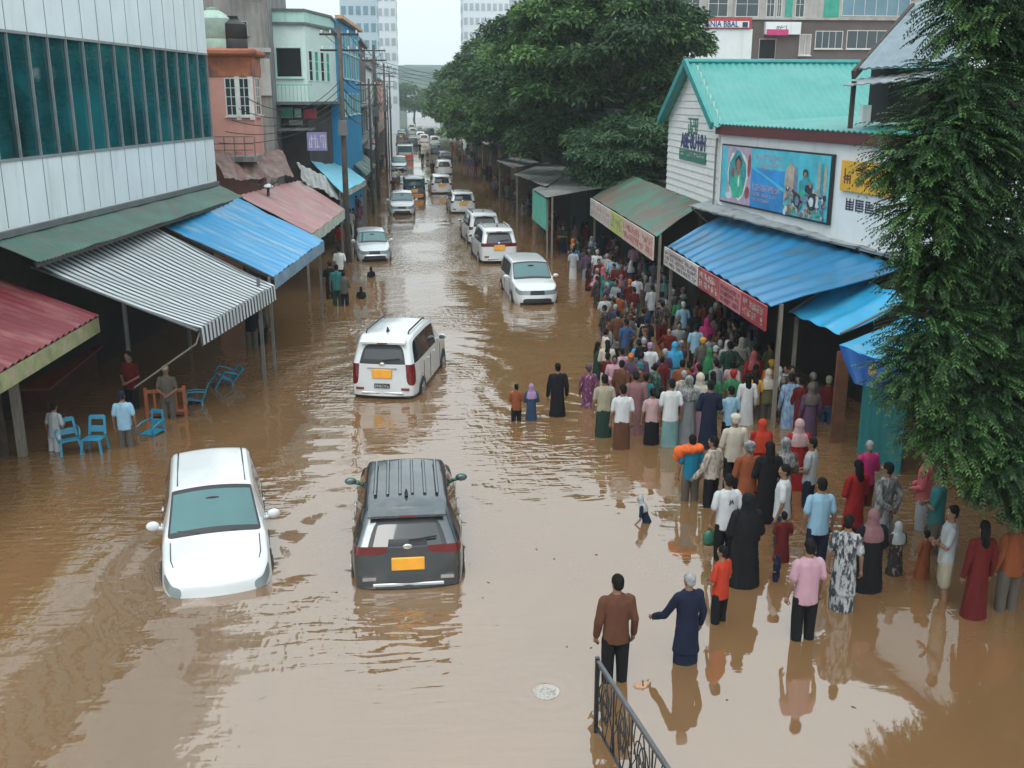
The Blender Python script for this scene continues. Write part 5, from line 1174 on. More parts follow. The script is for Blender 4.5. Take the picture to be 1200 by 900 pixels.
m = MB(o); m.box(x0, Y-1.8, zat(186, Y), xr+.2, Y-.002, zat(180, Y)); m.build('terrace_slab', CONC, t)
for k, (x, mat, s_, lab) in enumerate(((xat(259, 49), M('pale_green_tank', (.30, .42, .36), .5), 1.0, 'pale green water tank on the roof of the pink house'), (xat(281, 49), M('black_tank', (.015, .015, .016), .5), .75, 'black water tank next to the pale green one on the pink roof'))):
    z = zat(57, Y); tk = thing('water_tank', lab, 'water tank', (x, 49, z), 0, 'water tanks on the pink house'); m = MB(); m.lathe([(.001, 0), (s_*.8, 0), (s_*.82, .4), (s_*.78, .45), (s_*.82, .5), (s_*.82, .9*s_+.4), (s_*.4, 1.3*s_+.3), (.3, 1.35*s_+.3), (.001, 1.4*s_+.3)], 'z'); m.build('tank', mat, tk, smooth=True)
    m = MB(); m.lathe([(.001, 0), (.24, 0), (.26, .1), (.001, .14)], 'z', (0, 0, 1.36*s_+.3)); m.build('lid', mat, tk)
# grey concrete block behind
Y = 56.0
t = thing('concrete_building', 'stained grey concrete block rising behind the pink house', 'building', (-9, Y, 0)); o = t.location; ff = frame((0, Y, 0), (1, 0))
m = MB(o); m.box(-15, Y, -1, xat(321, Y), Y+9, 15.5); m.build('wall', CONC, t)
m = MB(o); m.box(-15, Y-.25, zat(62, Y), xat(321, Y)+.1, Y-.003, zat(57, Y)); m.build('ledge', CONCL, t)
m = MB(o); m.box(-15, Y-.12, zat(112, Y), xat(321, Y), Y-.002, zat(60, Y)-.4); m.build('lower_wall', CONCL, t)
window(t, ff, o, xat(286, Y), xat(297, Y), zat(40, Y), zat(27, Y), frame_m=CONCL, glass_m=DARKV, bars=(1, 0)); window(t, ff, o, xat(270, Y), xat(276, Y), zat(44, Y), zat(28, Y), frame_m=CONCL, glass_m=DARKV)
window(t, ff, o, xat(300, Y), xat(314, Y), zat(-18, Y), zat(2, Y), frame_m=CONCL, glass_m=DARKV)
# mint corner house
Y = 58.0; xc = xat(363, Y); ye = 62.5; xe = WY(390, 100, ye).x
t = thing('mint_house', 'mint green corner house with slim shutters above an open dark storey', 'house', (-6, Y, 0)); o = t.location
zb_, zt_ = zat(119, Y), zat(14, Y); xl = xat(322, Y)
P4 = [(xl, Y), (xc, Y), (xe, ye), (xe, ye+5), (xl, ye+5)]
def prism(mb, pts, z0, z1):
    n = len(pts); mb.add([(x, y, z0) for x, y in pts]+[(x, y, z1) for x, y in pts], [tuple(range(n-1, -1, -1)), tuple(range(n, 2*n))]+[(i, (i+1) % n, n+(i+1) % n, n+i) for i in range(n)])
m = MB(o); prism(m, P4, zb_, zat(30, Y)); m.build('wall', MINTL, t)
m = MB(o); prism(m, [(xl, Y-.18), (xc+.05, Y-.18), (xe+.2, ye-.05), (xe+.2, ye+5), (xl, ye+5)], zat(30, Y)+.002, zat(27, Y)); m.build('string_course', STEEL, t)
m = MB(o); prism(m, P4, zat(27, Y)+.004, zt_); m.build('parapet', MINT, t)
m = MB(o); prism(m, [(xl, Y-.1), (xc+.03, Y-.1), (xe+.1, ye), (xe+.1, ye+5), (xl, ye+5)], zt_+.002, zt_+.12); m.build('coping', STEEL, t)
ff = frame((0, Y, 0), (1, 0)); fc = frame((xc, Y, 0), (xe-xc, ye-Y)); 
if fc.n.y > 0: fc = frame((xc, Y, 0), (xe-xc, ye-Y), True)
window(t, ff, o, xat(329, Y), xat(357, Y), zat(90, Y), zat(57, Y), glass_m=DARKV, bars=(0, 0), frame_m=MINT)
lc = (V((xe-xc, ye-Y, 0))).length
SHUT = M('green_shutter', (.03, .30, .22), .6)
for k in range(4): window(t, fc, o, lc*(.08+.225*k), lc*(.20+.225*k), zat(94, Y), zat(60, Y), glass_m=SHUT if k in (1, 3) else DARKV, bars=(0, 2), frame_m=MINTL, sill=False)
m = MB(o); prism(m, [(xl-2.4, Y-1.1), (xc+.1, Y-.25), (xe+.25, ye), (xe+.25, ye+5), (xl-2.4, ye+5)], zb_-.16, zb_-.003); m.build('slab', STEEL, t)
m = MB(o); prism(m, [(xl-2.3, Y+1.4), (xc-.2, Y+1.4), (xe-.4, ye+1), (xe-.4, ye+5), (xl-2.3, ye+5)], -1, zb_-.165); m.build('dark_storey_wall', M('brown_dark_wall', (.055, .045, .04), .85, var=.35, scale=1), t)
m = MB(o)
for k in range(22): x = xl-2.2+k*.2; m.bar((x, Y-1.0, zb_), (x, Y-1.0, zb_+.85), .025)
m.bar((xl-2.2, Y-1.0, zb_+.85), (xl+2.2, Y-1.0, zb_+.85), .05); m.build('balcony_rail', GREENP, t)
for (a, b, c_, d_, mt_) in ((325, 341, 126, 139, GREENP), (343, 351, 127, 138, MINT), (354, 369, 128, 139, INKR), (336, 352, 141, 147, CONCL)): m = MB(o); m.box(xat(a, Y), Y+1.30, zat(d_, Y), xat(b, Y), Y+1.39, zat(c_, Y)); m.build('shop_board', mt_, t)
m = MB(o); m.box(xl-2.3, Y-.9, zat(150, Y)-.1, xc+.2, Y+1.395, zat(150, Y)); m.build('lower_canopy', STEEL, t)
m = MB(o); m.box(xat(361, Y), Y-.95, zat(175, Y), xat(384, Y), Y-.85, zat(154, Y)); sg = m.build('hanging_sign', M('violet_sign', (.20, .20, .40), .6), t)
m = MB(o); fg = frame((0, Y-.95, 0), (1, 0)); glyphs(m, fg, xat(363, Y), xat(383, Y), .006, zat(172, Y), zat(157, Y), 3, random.Random(8), 6); m.build('lettering', INKW, sg)
# blue house
Y = 66.0; xr = xat(400, Y)+.0; ye = 80; xe = WY(422, 100, ye).x
t = thing('blue_house', 'narrow bright blue house between the mint corner house and the brown shop row', 'house', (-5, Y, 0)); o = t.location
m = MB(o); prism(m, [(xat(386, Y), Y), (xr, Y), (xe, ye), (xe-3, ye)], -1, zat(22, Y)); m.build('wall', BLUEW, t)
fb = frame((xr, Y, 0), (xe-xr, ye-Y)); lb_ = V((xe-xr, ye-Y, 0)).length
if fb.n.x < 0: fb = frame((xr, Y, 0), (xe-xr, ye-Y), True)
for k in range(4):
    for z0, z1 in ((zat(90, Y), zat(62, Y)), (zat(58, Y), zat(36, Y)), (zat(135, Y), zat(110, Y))): window(t, fb, o, 1.0+k*3.3, 2.6+k*3.3, z0, z1, frame_m=MINTL, glass_m=SHUT if k % 2 else WGLASS, bars=(1, 0))
m = MB(o); m.fbox(fb, 0, lb_, -.1, .35, zat(22, Y)+.002, zat(18, Y)); m.build('cornice', M('peach_cornice', (.55, .32, .18), .7), t)
m = MB(o); m.box(xat(388, Y), Y-.22, zat(88, Y), xat(394, Y), Y-.05, zat(78, Y)); m.build('red_board', INKR, t)
# brown shop row behind wires
rg = random.Random(5)
for k, (y0, y1, zt, mat, lab) in enumerate(((81, 95, 11.3, CONCL, 'grey stucco shop house with dark shutters next to the blue house'), (95.3, 112, 12.6, BROWNW, 'brown shop house with cluttered balconies along the wires'), (112.3, 130, 10.8, WHITEW, 'dirty white shop house in the row behind the utility poles'), (130.3, 152, 12.0, CONC, 'blackened concrete shop house towards the hill'), (152.3, 190, 10.2, PINKW, 'faded pinkish shop house at the end of the row'))):
    x = -4.3+.0*k; t = thing('shop_house', lab, 'house', (x-3, y0, 0)); o = t.location
    m = MB(o); m.box(x-8, y0, -1, x, y1, zt); m.build('wall', mat, t)
    m = MB(o); m.box(x-8.2, y0-.1, zt+.003, x+.35, y1+.1, zt+.25); m.build('cornice', CONC, t)
    fr = frame((x, y0, 0), (0, 1))
    for zz in (4.6, 7.4):
        for j in range(4):
            u = 1+(y1-y0-2.6)*j/3; window(t, fr, o, u, u+1.3, zz, zz+1.7, glass_m=DARKV if rg.random() < .6 else WGLASS, frame_m=rg.choice((WFRAME, BROWNW, MINT)), bars=(1, 0))
        m = MB(o); m.fbox(fr, .5, y1-y0-.5, 0.003, .8, zz-.35, zz-.22); m.build('balcony', CONC, t)
    fn = frame((x-8, y0, 0), (1, 0))
    for zz in (4.8, 7.6): window(t, fn, o, 5.8, 7.2, zz, zz+1.5, glass_m=DARKV, frame_m=WFRAME)
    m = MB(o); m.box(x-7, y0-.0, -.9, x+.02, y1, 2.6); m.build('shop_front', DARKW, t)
# far towers
def tower(label, px0, px1, Y, pyt, mat, depth=14, floors=3.1, bandm=WGLASS, steps=None, name='tower_block', ncol=6, vertical=False, zt=None):
    x0, x1 = xat(px0, Y), xat(px1, Y); z1 = zt or zat(pyt, Y); t = thing(name, label, 'tower', ((x0+x1)/2, Y, 0)); o = t.location
    m = MB(o); m.box(x0, Y, -1, x1, Y+depth, z1); m.build('wall', mat, t)
    m = MB(o); m.box(x0-.2, Y-.2, z1+.003, x1+.2, Y+depth, z1+.8); m.build('parapet', mat, t)
    z = z1-2.6; n = 0
    while z > 4 and n < 14:
        for c in range(ncol):
            u0 = x0+(x1-x0)*(c+.18)/ncol; u1 = x0+(x1-x0)*(c+.82)/ncol
            m = MB(o); m.box(u0, Y-.06, z, u1, Y+.2, z+1.6); w = m.build('window', bandm, t)
        for c in range(3):
            v0 = Y+depth*(c+.15)/3; v1 = Y+depth*(c+.85)/3; xx = x1 if x1 < 0 else x0
            m = MB(o); m.box(xx-.06, v0, z, xx+.06, v1, z+1.6); m.build('window', bandm, t)
        z -= floors; n += 1
    return t
TWH = M('tower_white', (.62, .68, .72), .6, var=.05); TGL = glass('tower_glass', (.10, .20, .26), rough=.1); TWN = M('tower_window', (.34, .40, .44), rough=.4, var=.1)
tower('pale glass high-rise with blue-grey windows behind the blue house', 404, 446, 210, -60, M('tower_blue_grey', (.36, .46, .52), .4, var=.05), bandm=TGL, ncol=5, zt=38)
tower('stepped white apartment tower above the far end of the shop row', 446, 468, 240, -30, TWH, depth=20, bandm=TWN, ncol=3, zt=40)
tower('white slab tower with small windows behind the big tree crowns', 544, 597, 250, -40, TWH, bandm=TWN, ncol=8, zt=42, depth=10)
tower('second white tower half hidden behind the tallest tree', 599, 648, 262, -40, M('tower_white_warm', (.58, .60, .60), .6, var=.05), bandm=TWN, ncol=7, zt=45, depth=10)
for (x_, y_, w_, h_, lab) in ((-14, 400, 16, 7, 'pale low house closing the end of the street'), (6, 425, 13, 9, 'white distant house below the hill'), (-34, 410, 14, 10, 'grey distant block below the hill'), (24, 415, 15, 8, 'cream distant house at the foot of the hill')):
    t = thing('distant_house', lab, 'house', (x_, y_, 0)); m = MB((x_, y_, 0)); m.box(x_-w_/2, y_, -1, x_+w_/2, y_+10, h_); m.build('wall', TWH, t)
    m = MB((x_, y_, 0)); m.box(x_-w_/2-.6, y_-.8, h_+.003, x_+w_/2+.6, y_+10, h_+1.0); m.build('roof', GREYR, t)
    for q in range(4): m = MB((x_, y_, 0)); u = x_-w_/2+w_*(q+.3)/4; m.box(u, y_-.1, h_*.45, u+w_*.1, y_+.2, h_*.75); m.build('window', TWN, t)
# ---- utility poles and wires
def upole(label, x, y, zt, r=.14, arms=2, box=True):
    t = thing('utility_pole', label, 'utility pole', (x, y, 0), 0, 'utility poles along the shops'); o = t.location
    m = MB(o); m.tube([(x, y, -.95), (x, y, zt*.5), (x, y, zt)], [r, r*.9, r*.7], 10); m.build('pole', POLEM, t, smooth='all')
    for k in range(arms):
        z = zt-.4-k*.7; m = MB(o); m.bar((x-.9, y, z), (x+.9, y, z), .09); ar = m.build('cross_arm', DARKT, t)
        for s in (-.8, -.4, .4, .8): i = MB(o); i.lathe([(.03, 0), (.05, .03), (.03, .07), (.05, .1), (.001, .14)], 'z', (x+s, y, z+.05), 8); i.build('insulator', WHITEW, ar)
    if box: m = MB(o); m.box(x-.2, y-.36, zt*.55, x+.22, y-.13, zt*.55+.7); m.build('meter_box', STEEL, t, bevel=.02)
    return t
poles = [(xat(402, 50.5), 50.5, 11.0), (xat(441, 82), 82, 11.6), (xat(452, 118), 118, 11.4), (xat(458, 160), 160, 11.2)]
for k, (p, lab) in enumerate(zip(poles, ('tall grey utility pole in front of the blue house', 'utility pole wrapped in cables beyond the blue house', 'leaning distance pole third along the wires', 'smallest utility pole near the minibus'))): upole(lab, *p, r=.15)
for k, (p, lab) in enumerate((((xat(455, 139), 139, 9.5), 'thin pole between the third and the smallest utility pole'), ((xat(434, 72), 72, 9.0), 'thin pole close behind the light blue canvas stall'))): upole(lab, *p, r=.10, arms=1, box=False)
def wire(a, b, sag, r=.014, n=12): return [V(a).lerp(V(b), i/n)-V((0, 0, sag*4*(i/n)*(1-i/n))) for i in range(n+1)]
wires = []
for i in range(3):
    a, b = poles[i], poles[i+1]
    for k, s in enumerate((-.8, -.4, .4, .8)):
        wires.append(('power line slung between utility poles high over the shops', (a[0]+s, a[1], a[2]-.25), (b[0]+s, b[1], b[2]-.25), .5+.12*k, .016))
    for k in range(4): wires.append(('thick sagging cable in the bundle below the cross arms', (a[0], a[1], a[2]-2.2-.45*k), (b[0], b[1], b[2]-2.4-.4*k), .8+.2*k, .03))
for k in range(5): wires.append(('loose cable crossing in front of the mint house', (xat(255, 44)+.3*k, 44, 6.0+.45*k), (poles[0][0], poles[0][1], 7.2+.35*k), .5+.1*k, .018))
for k in range(4): wires.append(('thin wire strung over the street towards the trees', (poles[1][0], 82, 10.6-.3*k), (12, 95+8*k, 9.5-.2*k), .8, .018))
for k in range(3): wires.append(('wire crossing the far street under the towers', (poles[2][0], 118, 11.0-.4*k), (13, 150, 12.5-.4*k), .9, .02))
for lab, a, b, sg, r in wires:
    m = MB(V(a)); m.tube(wire(a, b, sg), r, 5); w_ = m.build('overhead_wire', WIREM, smooth='all'); w_.location = a; tag(w_, lab, 'wire', 'overhead wires')

# ================================================================= RIGHT SIDE
# ---- market hall behind the stalls; its near-black wall stands in for background shadow
t = thing('market_hall', 'long dark low market hall behind the stalls on the crowded side', 'building', (11.6, 40, 0)); o = t.location
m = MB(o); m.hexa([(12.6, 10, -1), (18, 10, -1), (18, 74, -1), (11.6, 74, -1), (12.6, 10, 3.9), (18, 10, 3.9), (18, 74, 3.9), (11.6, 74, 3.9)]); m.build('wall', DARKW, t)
# ---- turquoise roofed house
H0 = V((10.45, 34.6, 0)); H1 = V((12.05, 23.6, 0)); HF = frame(H0, H1-H0)
if HF.n.x > 0: HF = frame(H0, H1-H0, True)
HL = (H1-H0).length; ZE = 6.95; ZB = 3.92
t = thing('turquoise_house', 'white clapboard house with a turquoise ridged roof, billboard and painted wall lettering', 'house', (11.5, 36, 0)); o = t.location
m = MB(o); 
pts = [HF(0, 0, 0), HF(HL+5, 0, 0), HF(HL+5, -7, 0), HF(0, -7, 0)]
m.hexa([p+V((0, 0, ZB)) for p in pts]+[p+V((0, 0, ZE-.36)) for p in pts]); m.build('wall', WHITEW, t)
m = MB(o); m.fbox(HF, -.1, HL+5.1, -.02, .16, ZE-.34, ZE-.02); m.build('fascia', FASC, t)
# gable wing: its gable faces the street
G0 = V((10.42, 34.62, 0)); Y1 = 42.2; xg1 = WY(783, 180, Y1).x; G1 = V((xg1, Y1, 0)); GF = frame(G0, G1-G0)
if GF.n.x > 0: GF = frame(G0, G1-G0, True)
GL = (G1-G0).length; zr = 8.95; ze = 6.98
m = MB(o); gp = [GF(0, 0, ZB), GF(GL, 0, ZB), GF(GL, 0, ze), GF(GL/2, 0, zr), GF(0, 0, ze)]; gq = [GF(0, -.3, ZB), GF(GL, -.3, ZB), GF(GL, -.3, ze), GF(GL/2, -.3, zr), GF(0, -.3, ze)]
m.add(gp+gq, [(0, 1, 2, 3, 4), (9, 8, 7, 6, 5), (0, 5, 6, 1), (1, 6, 7, 2), (2, 7, 8, 3), (3, 8, 9, 4), (4, 9, 5, 0)]); gw = m.build('gable_wall', CLAP, t)
m = MB(o); z = ZB
while z < zr-.1:
    f0 = 0.0 if z < ze else (z-ze)/(zr-ze)*GL/2
    zz = z+.24
    if GL-2*f0 > .3:
        a0, a1 = f0+.0, GL-f0; q = [GF(a0, .045, z), GF(a1, .045, z), GF(a1, .004, z), GF(a0, .004, z), GF(a0, .012, min(zz, zr)), GF(a1, .012, min(zz, zr)), GF(a1, .003, min(zz, zr)), GF(a0, .003, min(zz, zr))]
        m.hexa(q)
    z += .25
m.build('clapboard', CLAP, t)
rdir = V((1, .05, 0)).normalized()
def rr(p, L_): return p+rdir*L_
RL = 11
e0 = GF(-.35, .38, ze-.12); rg0 = GF(GL/2, .38, zr+.08); e1 = GF(GL+.35, .38, ze-.12)
m = MB(o); m.sheet(e0, rr(e0, RL), rr(rg0, RL), rg0, 220, 3, rib=44, amp=.022, th=.03, sharp=.6); m.build('roof_slope', TURQ, t, smooth=True)
m = MB(o); m.sheet(rg0, rr(rg0, RL), rr(e1, RL), e1, 220, 3, rib=44, amp=.022, th=.03, sharp=.6); m.build('roof_slope', TURQ, t, smooth=True)
m = MB(o); m.tube([rg0+V((0, 0, .03)), rr(rg0, RL)+V((0, 0, .03))], .10, 8); m.build('ridge_cap', TURQD, t, smooth=True)
for k in range(36): pass
m = MB(o); m.bar(e0+V((0, 0, .02)), rg0+V((0, 0, .02)), .10, .26); m.bar(rg0+V((0, 0, .02)), e1+V((0, 0, .02)), .10, .26); m.build('barge_board', TURQD, t)
# low pitched front roof over the billboard wall
ra = HF(-.1, .18, ZE); rb = HF(HL+5.1, .18, ZE); rc = HF(HL+5.1, -6.5, ZE+.32); rd = HF(-.1, -6.5, ZE+.32)
m = MB(o); m.sheet(ra, rb, rc, rd, 300, 2, rib=62, amp=.02, th=.03, sharp=.6); m.build('front_roof', TURQ, t, smooth=True)
m = MB(o); m.tube([GF(.02, .08, ze-.5), GF(.0, .10, ze-1.0), GF(.0, .10, ZB+.1)], .035, 8); m.build('downpipe', STEEL, t)
# painted letters on the gable
uL = lambda px: (V((WY(px, 180, 38).x, 38, 0))-G0).dot(GF.u)
def gu(px):   # along-wall coordinate of the gable under a picture column
    d = ray(px, 160); k = (d.x*GF.n.x+d.y*GF.n.y); s_ = ((G0.x)*GF.n.x+G0.y*GF.n.y)/k
    return (V((d.x*s_, d.y*s_, 0))-G0).dot(GF.u)
def gz(px, py, F_=GF, O_=G0):
    d = ray(px, py); k = d.x*F_.n.x+d.y*F_.n.y; s_ = (O_.x*F_.n.x+O_.y*F_.n.y)/k
    return CH+d.z*s_
def hu(px):
    d = ray(px, 200); k = d.x*HF.n.x+d.y*HF.n.y; s_ = (H0.x*HF.n.x+H0.y*HF.n.y)/k
    return (V((d.x*s_, d.y*s_, 0))-H0).dot(HF.u)
ua, ub = gu(800), gu(829); um = (ua+ub)/2; wd = abs(ub-ua)
place_text('lettering', 'A8E·8U·HH', INKB, gw, GF, um, .06, gz(815, 167), .78, width=wd, bold=.02, org=o)
m = MB(o); u0, u1 = sorted((gu(799), gu(830))); m.fbox(GF, u0, u1, .05, .075, gz(815, 190), gz(815, 177)); gs = m.build('green_sign', INKG, gw)
m = MB(o); glyphs(m, GF, u0+.2, u1-.2, .078, gz(815, 184), gz(815, 178.5), 7, random.Random(2), 5); m.build('lettering', INKW, gs)
m = MB(o); u0, u1 = sorted((gu(807), gu(819))); glyphs(m, GF, u0, u1, .05, gz(813, 157), gz(813, 138), 2, random.Random(21), 9); m.fbox(GF, u0, u1, .05, .06, gz(813, 140), gz(813, 138.5)); m.build('painted_emblem', INKG, gw)
# ledge below
la = V((9.62, 35.2, 4.15)); lb2 = W(1068, 305, 4.0)
t2 = thing('metal_ledge', 'grey metal canopy ledge running below the billboard wall', 'ledge', (10.2, 30, 0))
m = MB(t2.location); m.sheet(la, lb2, lb2+V((1.7, .3, .25)), la+V((1.0, .0, .25)), 40, 2, rib=10, amp=.015, th=.05, rough=.02); m.build('sheet', M('dirty_zinc', (.26, .29, .30), .5, var=.25, scale=1.5, col2=(.10, .09, .08), mscale=1.5), t2, smooth=True)
m = MB(t2.location)
for k in range(6): p = la.lerp(lb2, k/5); m.bar(p+V((.1, 0, -.05)), p+V((.75, 0, -.6)), .05)
m.build('bracket', STEEL, t2)
# ---- billboard
t = thing('billboard', 'three-panel advertising billboard in cyan, blue and pink on the white wall', 'billboard', HF(2, .1, 5)); o = t.location
CYAN = M('print_cyan', (.06, .42, .52), .5, var=.25, scale=1.5); PBLUE = M('print_blue', (.02, .22, .52), .5, var=.35, scale=1.2); PPINK = M('print_pink', (.36, .30, .40), .5, var=.2, scale=4); PGREEN = M('print_green', (.03, .38, .26), .5, var=.3, scale=5); PGREY = M('print_grey', (.28, .30, .38), .5, var=.6, scale=7, col2=(.05, .06, .10), mscale=5, mlo=.48, mhi=.56); PCREAM = M('print_cream', (.60, .60, .50), .5); PMAR = M('print_maroon', (.25, .06, .08), .5, var=.3, scale=6)
u0, u1 = hu(849), hu(977); uA, uB = hu(884), hu(924); zt0, zb0 = gz(849, 170, HF, H0), gz(849, 231, HF, H0); zt1, zb1 = gz(977, 190, HF, H0), gz(977, 266, HF, H0)
zt = (zt0+zt1)/2+.08; zb = (zb0+zb1)/2; BH = zt-zb
m = MB(o); m.fbox(HF, u0-.05, u1+.10, .02, .10, zb-.06, zt+.05); m.build('frame', TRIM, t)
m = MB(o); m.fbox(HF, u0, uA, .05, .106, zb, zt); pa = m.build('portrait_panel', PPINK, t); m = MB(o); m.fbox(HF, uA+.004, uB-.004, .05, .107, zb, zt); pb = m.build('text_panel', PBLUE, t); m = MB(o); m.fbox(HF, uB, u1, .05, .106, zb, zt); pc = m.build('picture_panel', CYAN, t)
def fdisc(fr, cu, cz, ru, rz_, d, n=20):
    m = MB(o); vs = [fr(cu+ru*cos(2*pi*k/n), d, cz+rz_*sin(2*pi*k/n)) for k in range(n)]; vb = [fr(cu+ru*cos(2*pi*k/n), d-.004, cz+rz_*sin(2*pi*k/n)) for k in range(n)]
    m.add(vs+vb, [tuple(range(n))]+[(k, (k+1) % n, n+(k+1) % n, n+k) for k in range(n)]); return m
rgb_ = random.Random(6); WA = uA-u0; W3 = u1-uB
PSKIN = M('print_skin', (.30, .15, .09), .5); PWHITE = M('print_white', (.55, .60, .62), .5, var=.15, scale=6); PDARK = M('print_dark', (.02, .03, .05), .5); PMID = M('print_steel', (.14, .20, .28), .5, var=.3, scale=6); PTEAL = M('print_teal', (.03, .26, .30), .5, var=.3, scale=5); PSAND = M('print_sand', (.38, .33, .27), .5, var=.3, scale=6)
def blobs(name, mats, items, parent):
    """flat printed patches, each a slightly irregular outline, laid one over another"""
    mm = MB(o); dd = .1095
    for k, (cu_, cz_, ru, rz_, mi) in enumerate(items):
        n = 14; dd += .00035; j = [rgb_.uniform(.86, 1.12) for _ in range(n)]
        mm.add([HF(cu_+ru*j[q]*cos(2*pi*q/n), dd, cz_+rz_*j[q]*sin(2*pi*q/n)) for q in range(n)], [tuple(range(n))], mi)
    mm.build(name, mats, parent, fix=False)
m = MB(o); m.fbox(HF, u0+.02, u0+WA*.20, .1, .1085, zb+.1, zt-.02); m.build('cyan_band', CYAN, pa)
cu = u0+WA*.56; cz = zb+BH*.52
blobs('portrait_print', [PCREAM, PGREEN, PSKIN, PDARK, PMAR, PWHITE, PTEAL], [(cu, cz, WA*.33, BH*.45, 0), (cu, cz, WA*.29, BH*.41, 6), (cu-.02, cz-.22*BH, WA*.22, BH*.20, 1), (cu-.10*WA, cz-.10*BH, WA*.09, BH*.16, 1), (cu+.02*WA, cz+.20*BH, WA*.12, BH*.13, 3), (cu+.02*WA, cz+.17*BH, WA*.075, BH*.095, 2), (cu+.03*WA, cz+.02*BH, WA*.06, BH*.06, 2), (cu+.10*WA, cz-.15*BH, WA*.05, BH*.17, 1), (cu+.05*WA, cz-.12*BH, WA*.03, BH*.10, 5), (cu-.14*WA, cz+.02*BH, WA*.05, BH*.10, 4), (u0+WA*.90, zb+BH*.22, WA*.07, BH*.12, 4), (u0+WA*.93, zb+BH*.7, WA*.05, BH*.2, 4), (u0+WA*.30, zb+BH*.12, WA*.12, BH*.06, 5)], pa)
m = MB(o); m.hexa([HF(uA+.02, .104, zb+BH*.60), HF(uB-.02, .104, zb+BH*.22), HF(uB-.02, .1, zb+BH*.22), HF(uA+.02, .1, zb+BH*.60), HF(uA+.02, .1085, zb+BH*.70), HF(uB-.02, .1085, zb+BH*.40), HF(uB-.02, .1, zb+BH*.40), HF(uA+.02, .1, zb+BH*.70)]); m.build('swoosh', CYAN, pb)
m = MB(o); m.fbox(HF, uA+.01, uB-.01, .1, .1078, zt-.32*BH, zt-.01); m.build('pale_head_band', CYAN, pb)
m = MB(o)
for k, (f0, f1, fz, fh, nn) in enumerate(((.12, .92, .92, .085, 9), (.20, .92, .81, .085, 8), (.30, .9, .70, .05, 9), (.06, .9, .40, .11, 10), (.06, .8, .26, .06, 12), (.06, .6, .16, .05, 12))): glyphs(m, HF, uA+(uB-uA)*f0, uA+(uB-uA)*f1, .1095, zb+BH*(fz-fh), zb+BH*fz, nn, rgb_, 6)
m.build('lettering', PPINK, pb)
its = []
for k in range(5): its.append((uB+W3*(.06+.05*k), zb+BH*(.52+.10*rgb_.random()), W3*.05, BH*(.22+.16*rgb_.random()), rgb_.choice((0, 1, 1, 5))))
for k in range(3): its.append((uB+W3*(.78+.07*k), zb+BH*.60, W3*.03, BH*.30, rgb_.choice((1, 4, 5))))
for k in range(120): fz = rgb_.random()**1.3; its.append((uB+W3*rgb_.uniform(.03, .97), zb+BH*(.03+.40*fz), W3*rgb_.uniform(.012, .045), BH*rgb_.uniform(.018, .055), rgb_.choice((0, 0, 1, 1, 2, 3, 5, 5, 6))))
its += [(uB+W3*.52, zb+BH*.50, W3*.10, BH*.15, 4), (uB+W3*.60, zb+BH*.46, W3*.09, BH*.07, 2), (uB+W3*.50, zb+BH*.70, W3*.055, BH*.07, 2), (uB+W3*.505, zb+BH*.68, W3*.035, BH*.045, 3), (uB+W3*.42, zb+BH*.47, W3*.04, BH*.12, 4), (uB+W3*.64, zb+BH*.53, W3*.03, BH*.05, 3), (uB+W3*.47, zb+BH*.36, W3*.07, BH*.09, 6), (uB+W3*.68, zb+BH*.27, W3*.10, BH*.13, 2), (uB+W3*.68, zb+BH*.27, W3*.055, BH*.075, 0), (uB+W3*.36, zb+BH*.25, W3*.09, BH*.12, 2), (uB+W3*.36, zb+BH*.25, W3*.05, BH*.07, 1), (uB+W3*.53, zb+BH*.30, W3*.10, BH*.05, 1)]
blobs('picture_print', [PWHITE, PMID, PDARK, PSKIN, PTEAL, PSAND, PGREEN], its, pc)
# ---- yellow sign and black characters under it
t = thing('yellow_sign', 'amber yellow signboard with dark characters at the leafy end of the white wall', 'sign', HF(hu(1010), .1, 5.4)); o = t.location
u0, u1 = hu(989), hu(1052); zt = gz(989, 185, HF, H0)-.05; zb = gz(989, 224, HF, H0)+.02
m = MB(o); m.fbox(HF, u0, u1, .02, .09, zb, zt); sb = m.build('board', SIGNY, t, bevel=.01)
m = MB(o); rr_ = random.Random(12); glyphs(m, HF, u0+.18, u0+.55, .092, zb+.2, zt-.2, 1, rr_, 10); glyphs(m, HF, u0+.75, u1-.15, .092, zb+(zt-zb)*.55, zt-.16, 7, rr_, 8); glyphs(m, HF, u0+.75, u1-.15, .092, zb+.16, zb+(zt-zb)*.45, 7, rr_, 8); m.build('lettering', M('brown_ink', (.10, .045, .02), .6), sb)
t = thing('painted_characters', 'row of black painted characters on the white wall under the amber signboard', 'lettering', HF(hu(1010), .02, 4.7)); o = t.location
m = MB(o); rr_ = random.Random(14); zt = gz(993, 232, HF, H0); zb = gz(993, 246, HF, H0); glyphs(m, HF, hu(994), hu(1042), .002, zb, zt, 4, rr_, 14, th=.004); m.build('lettering', INKD, t)
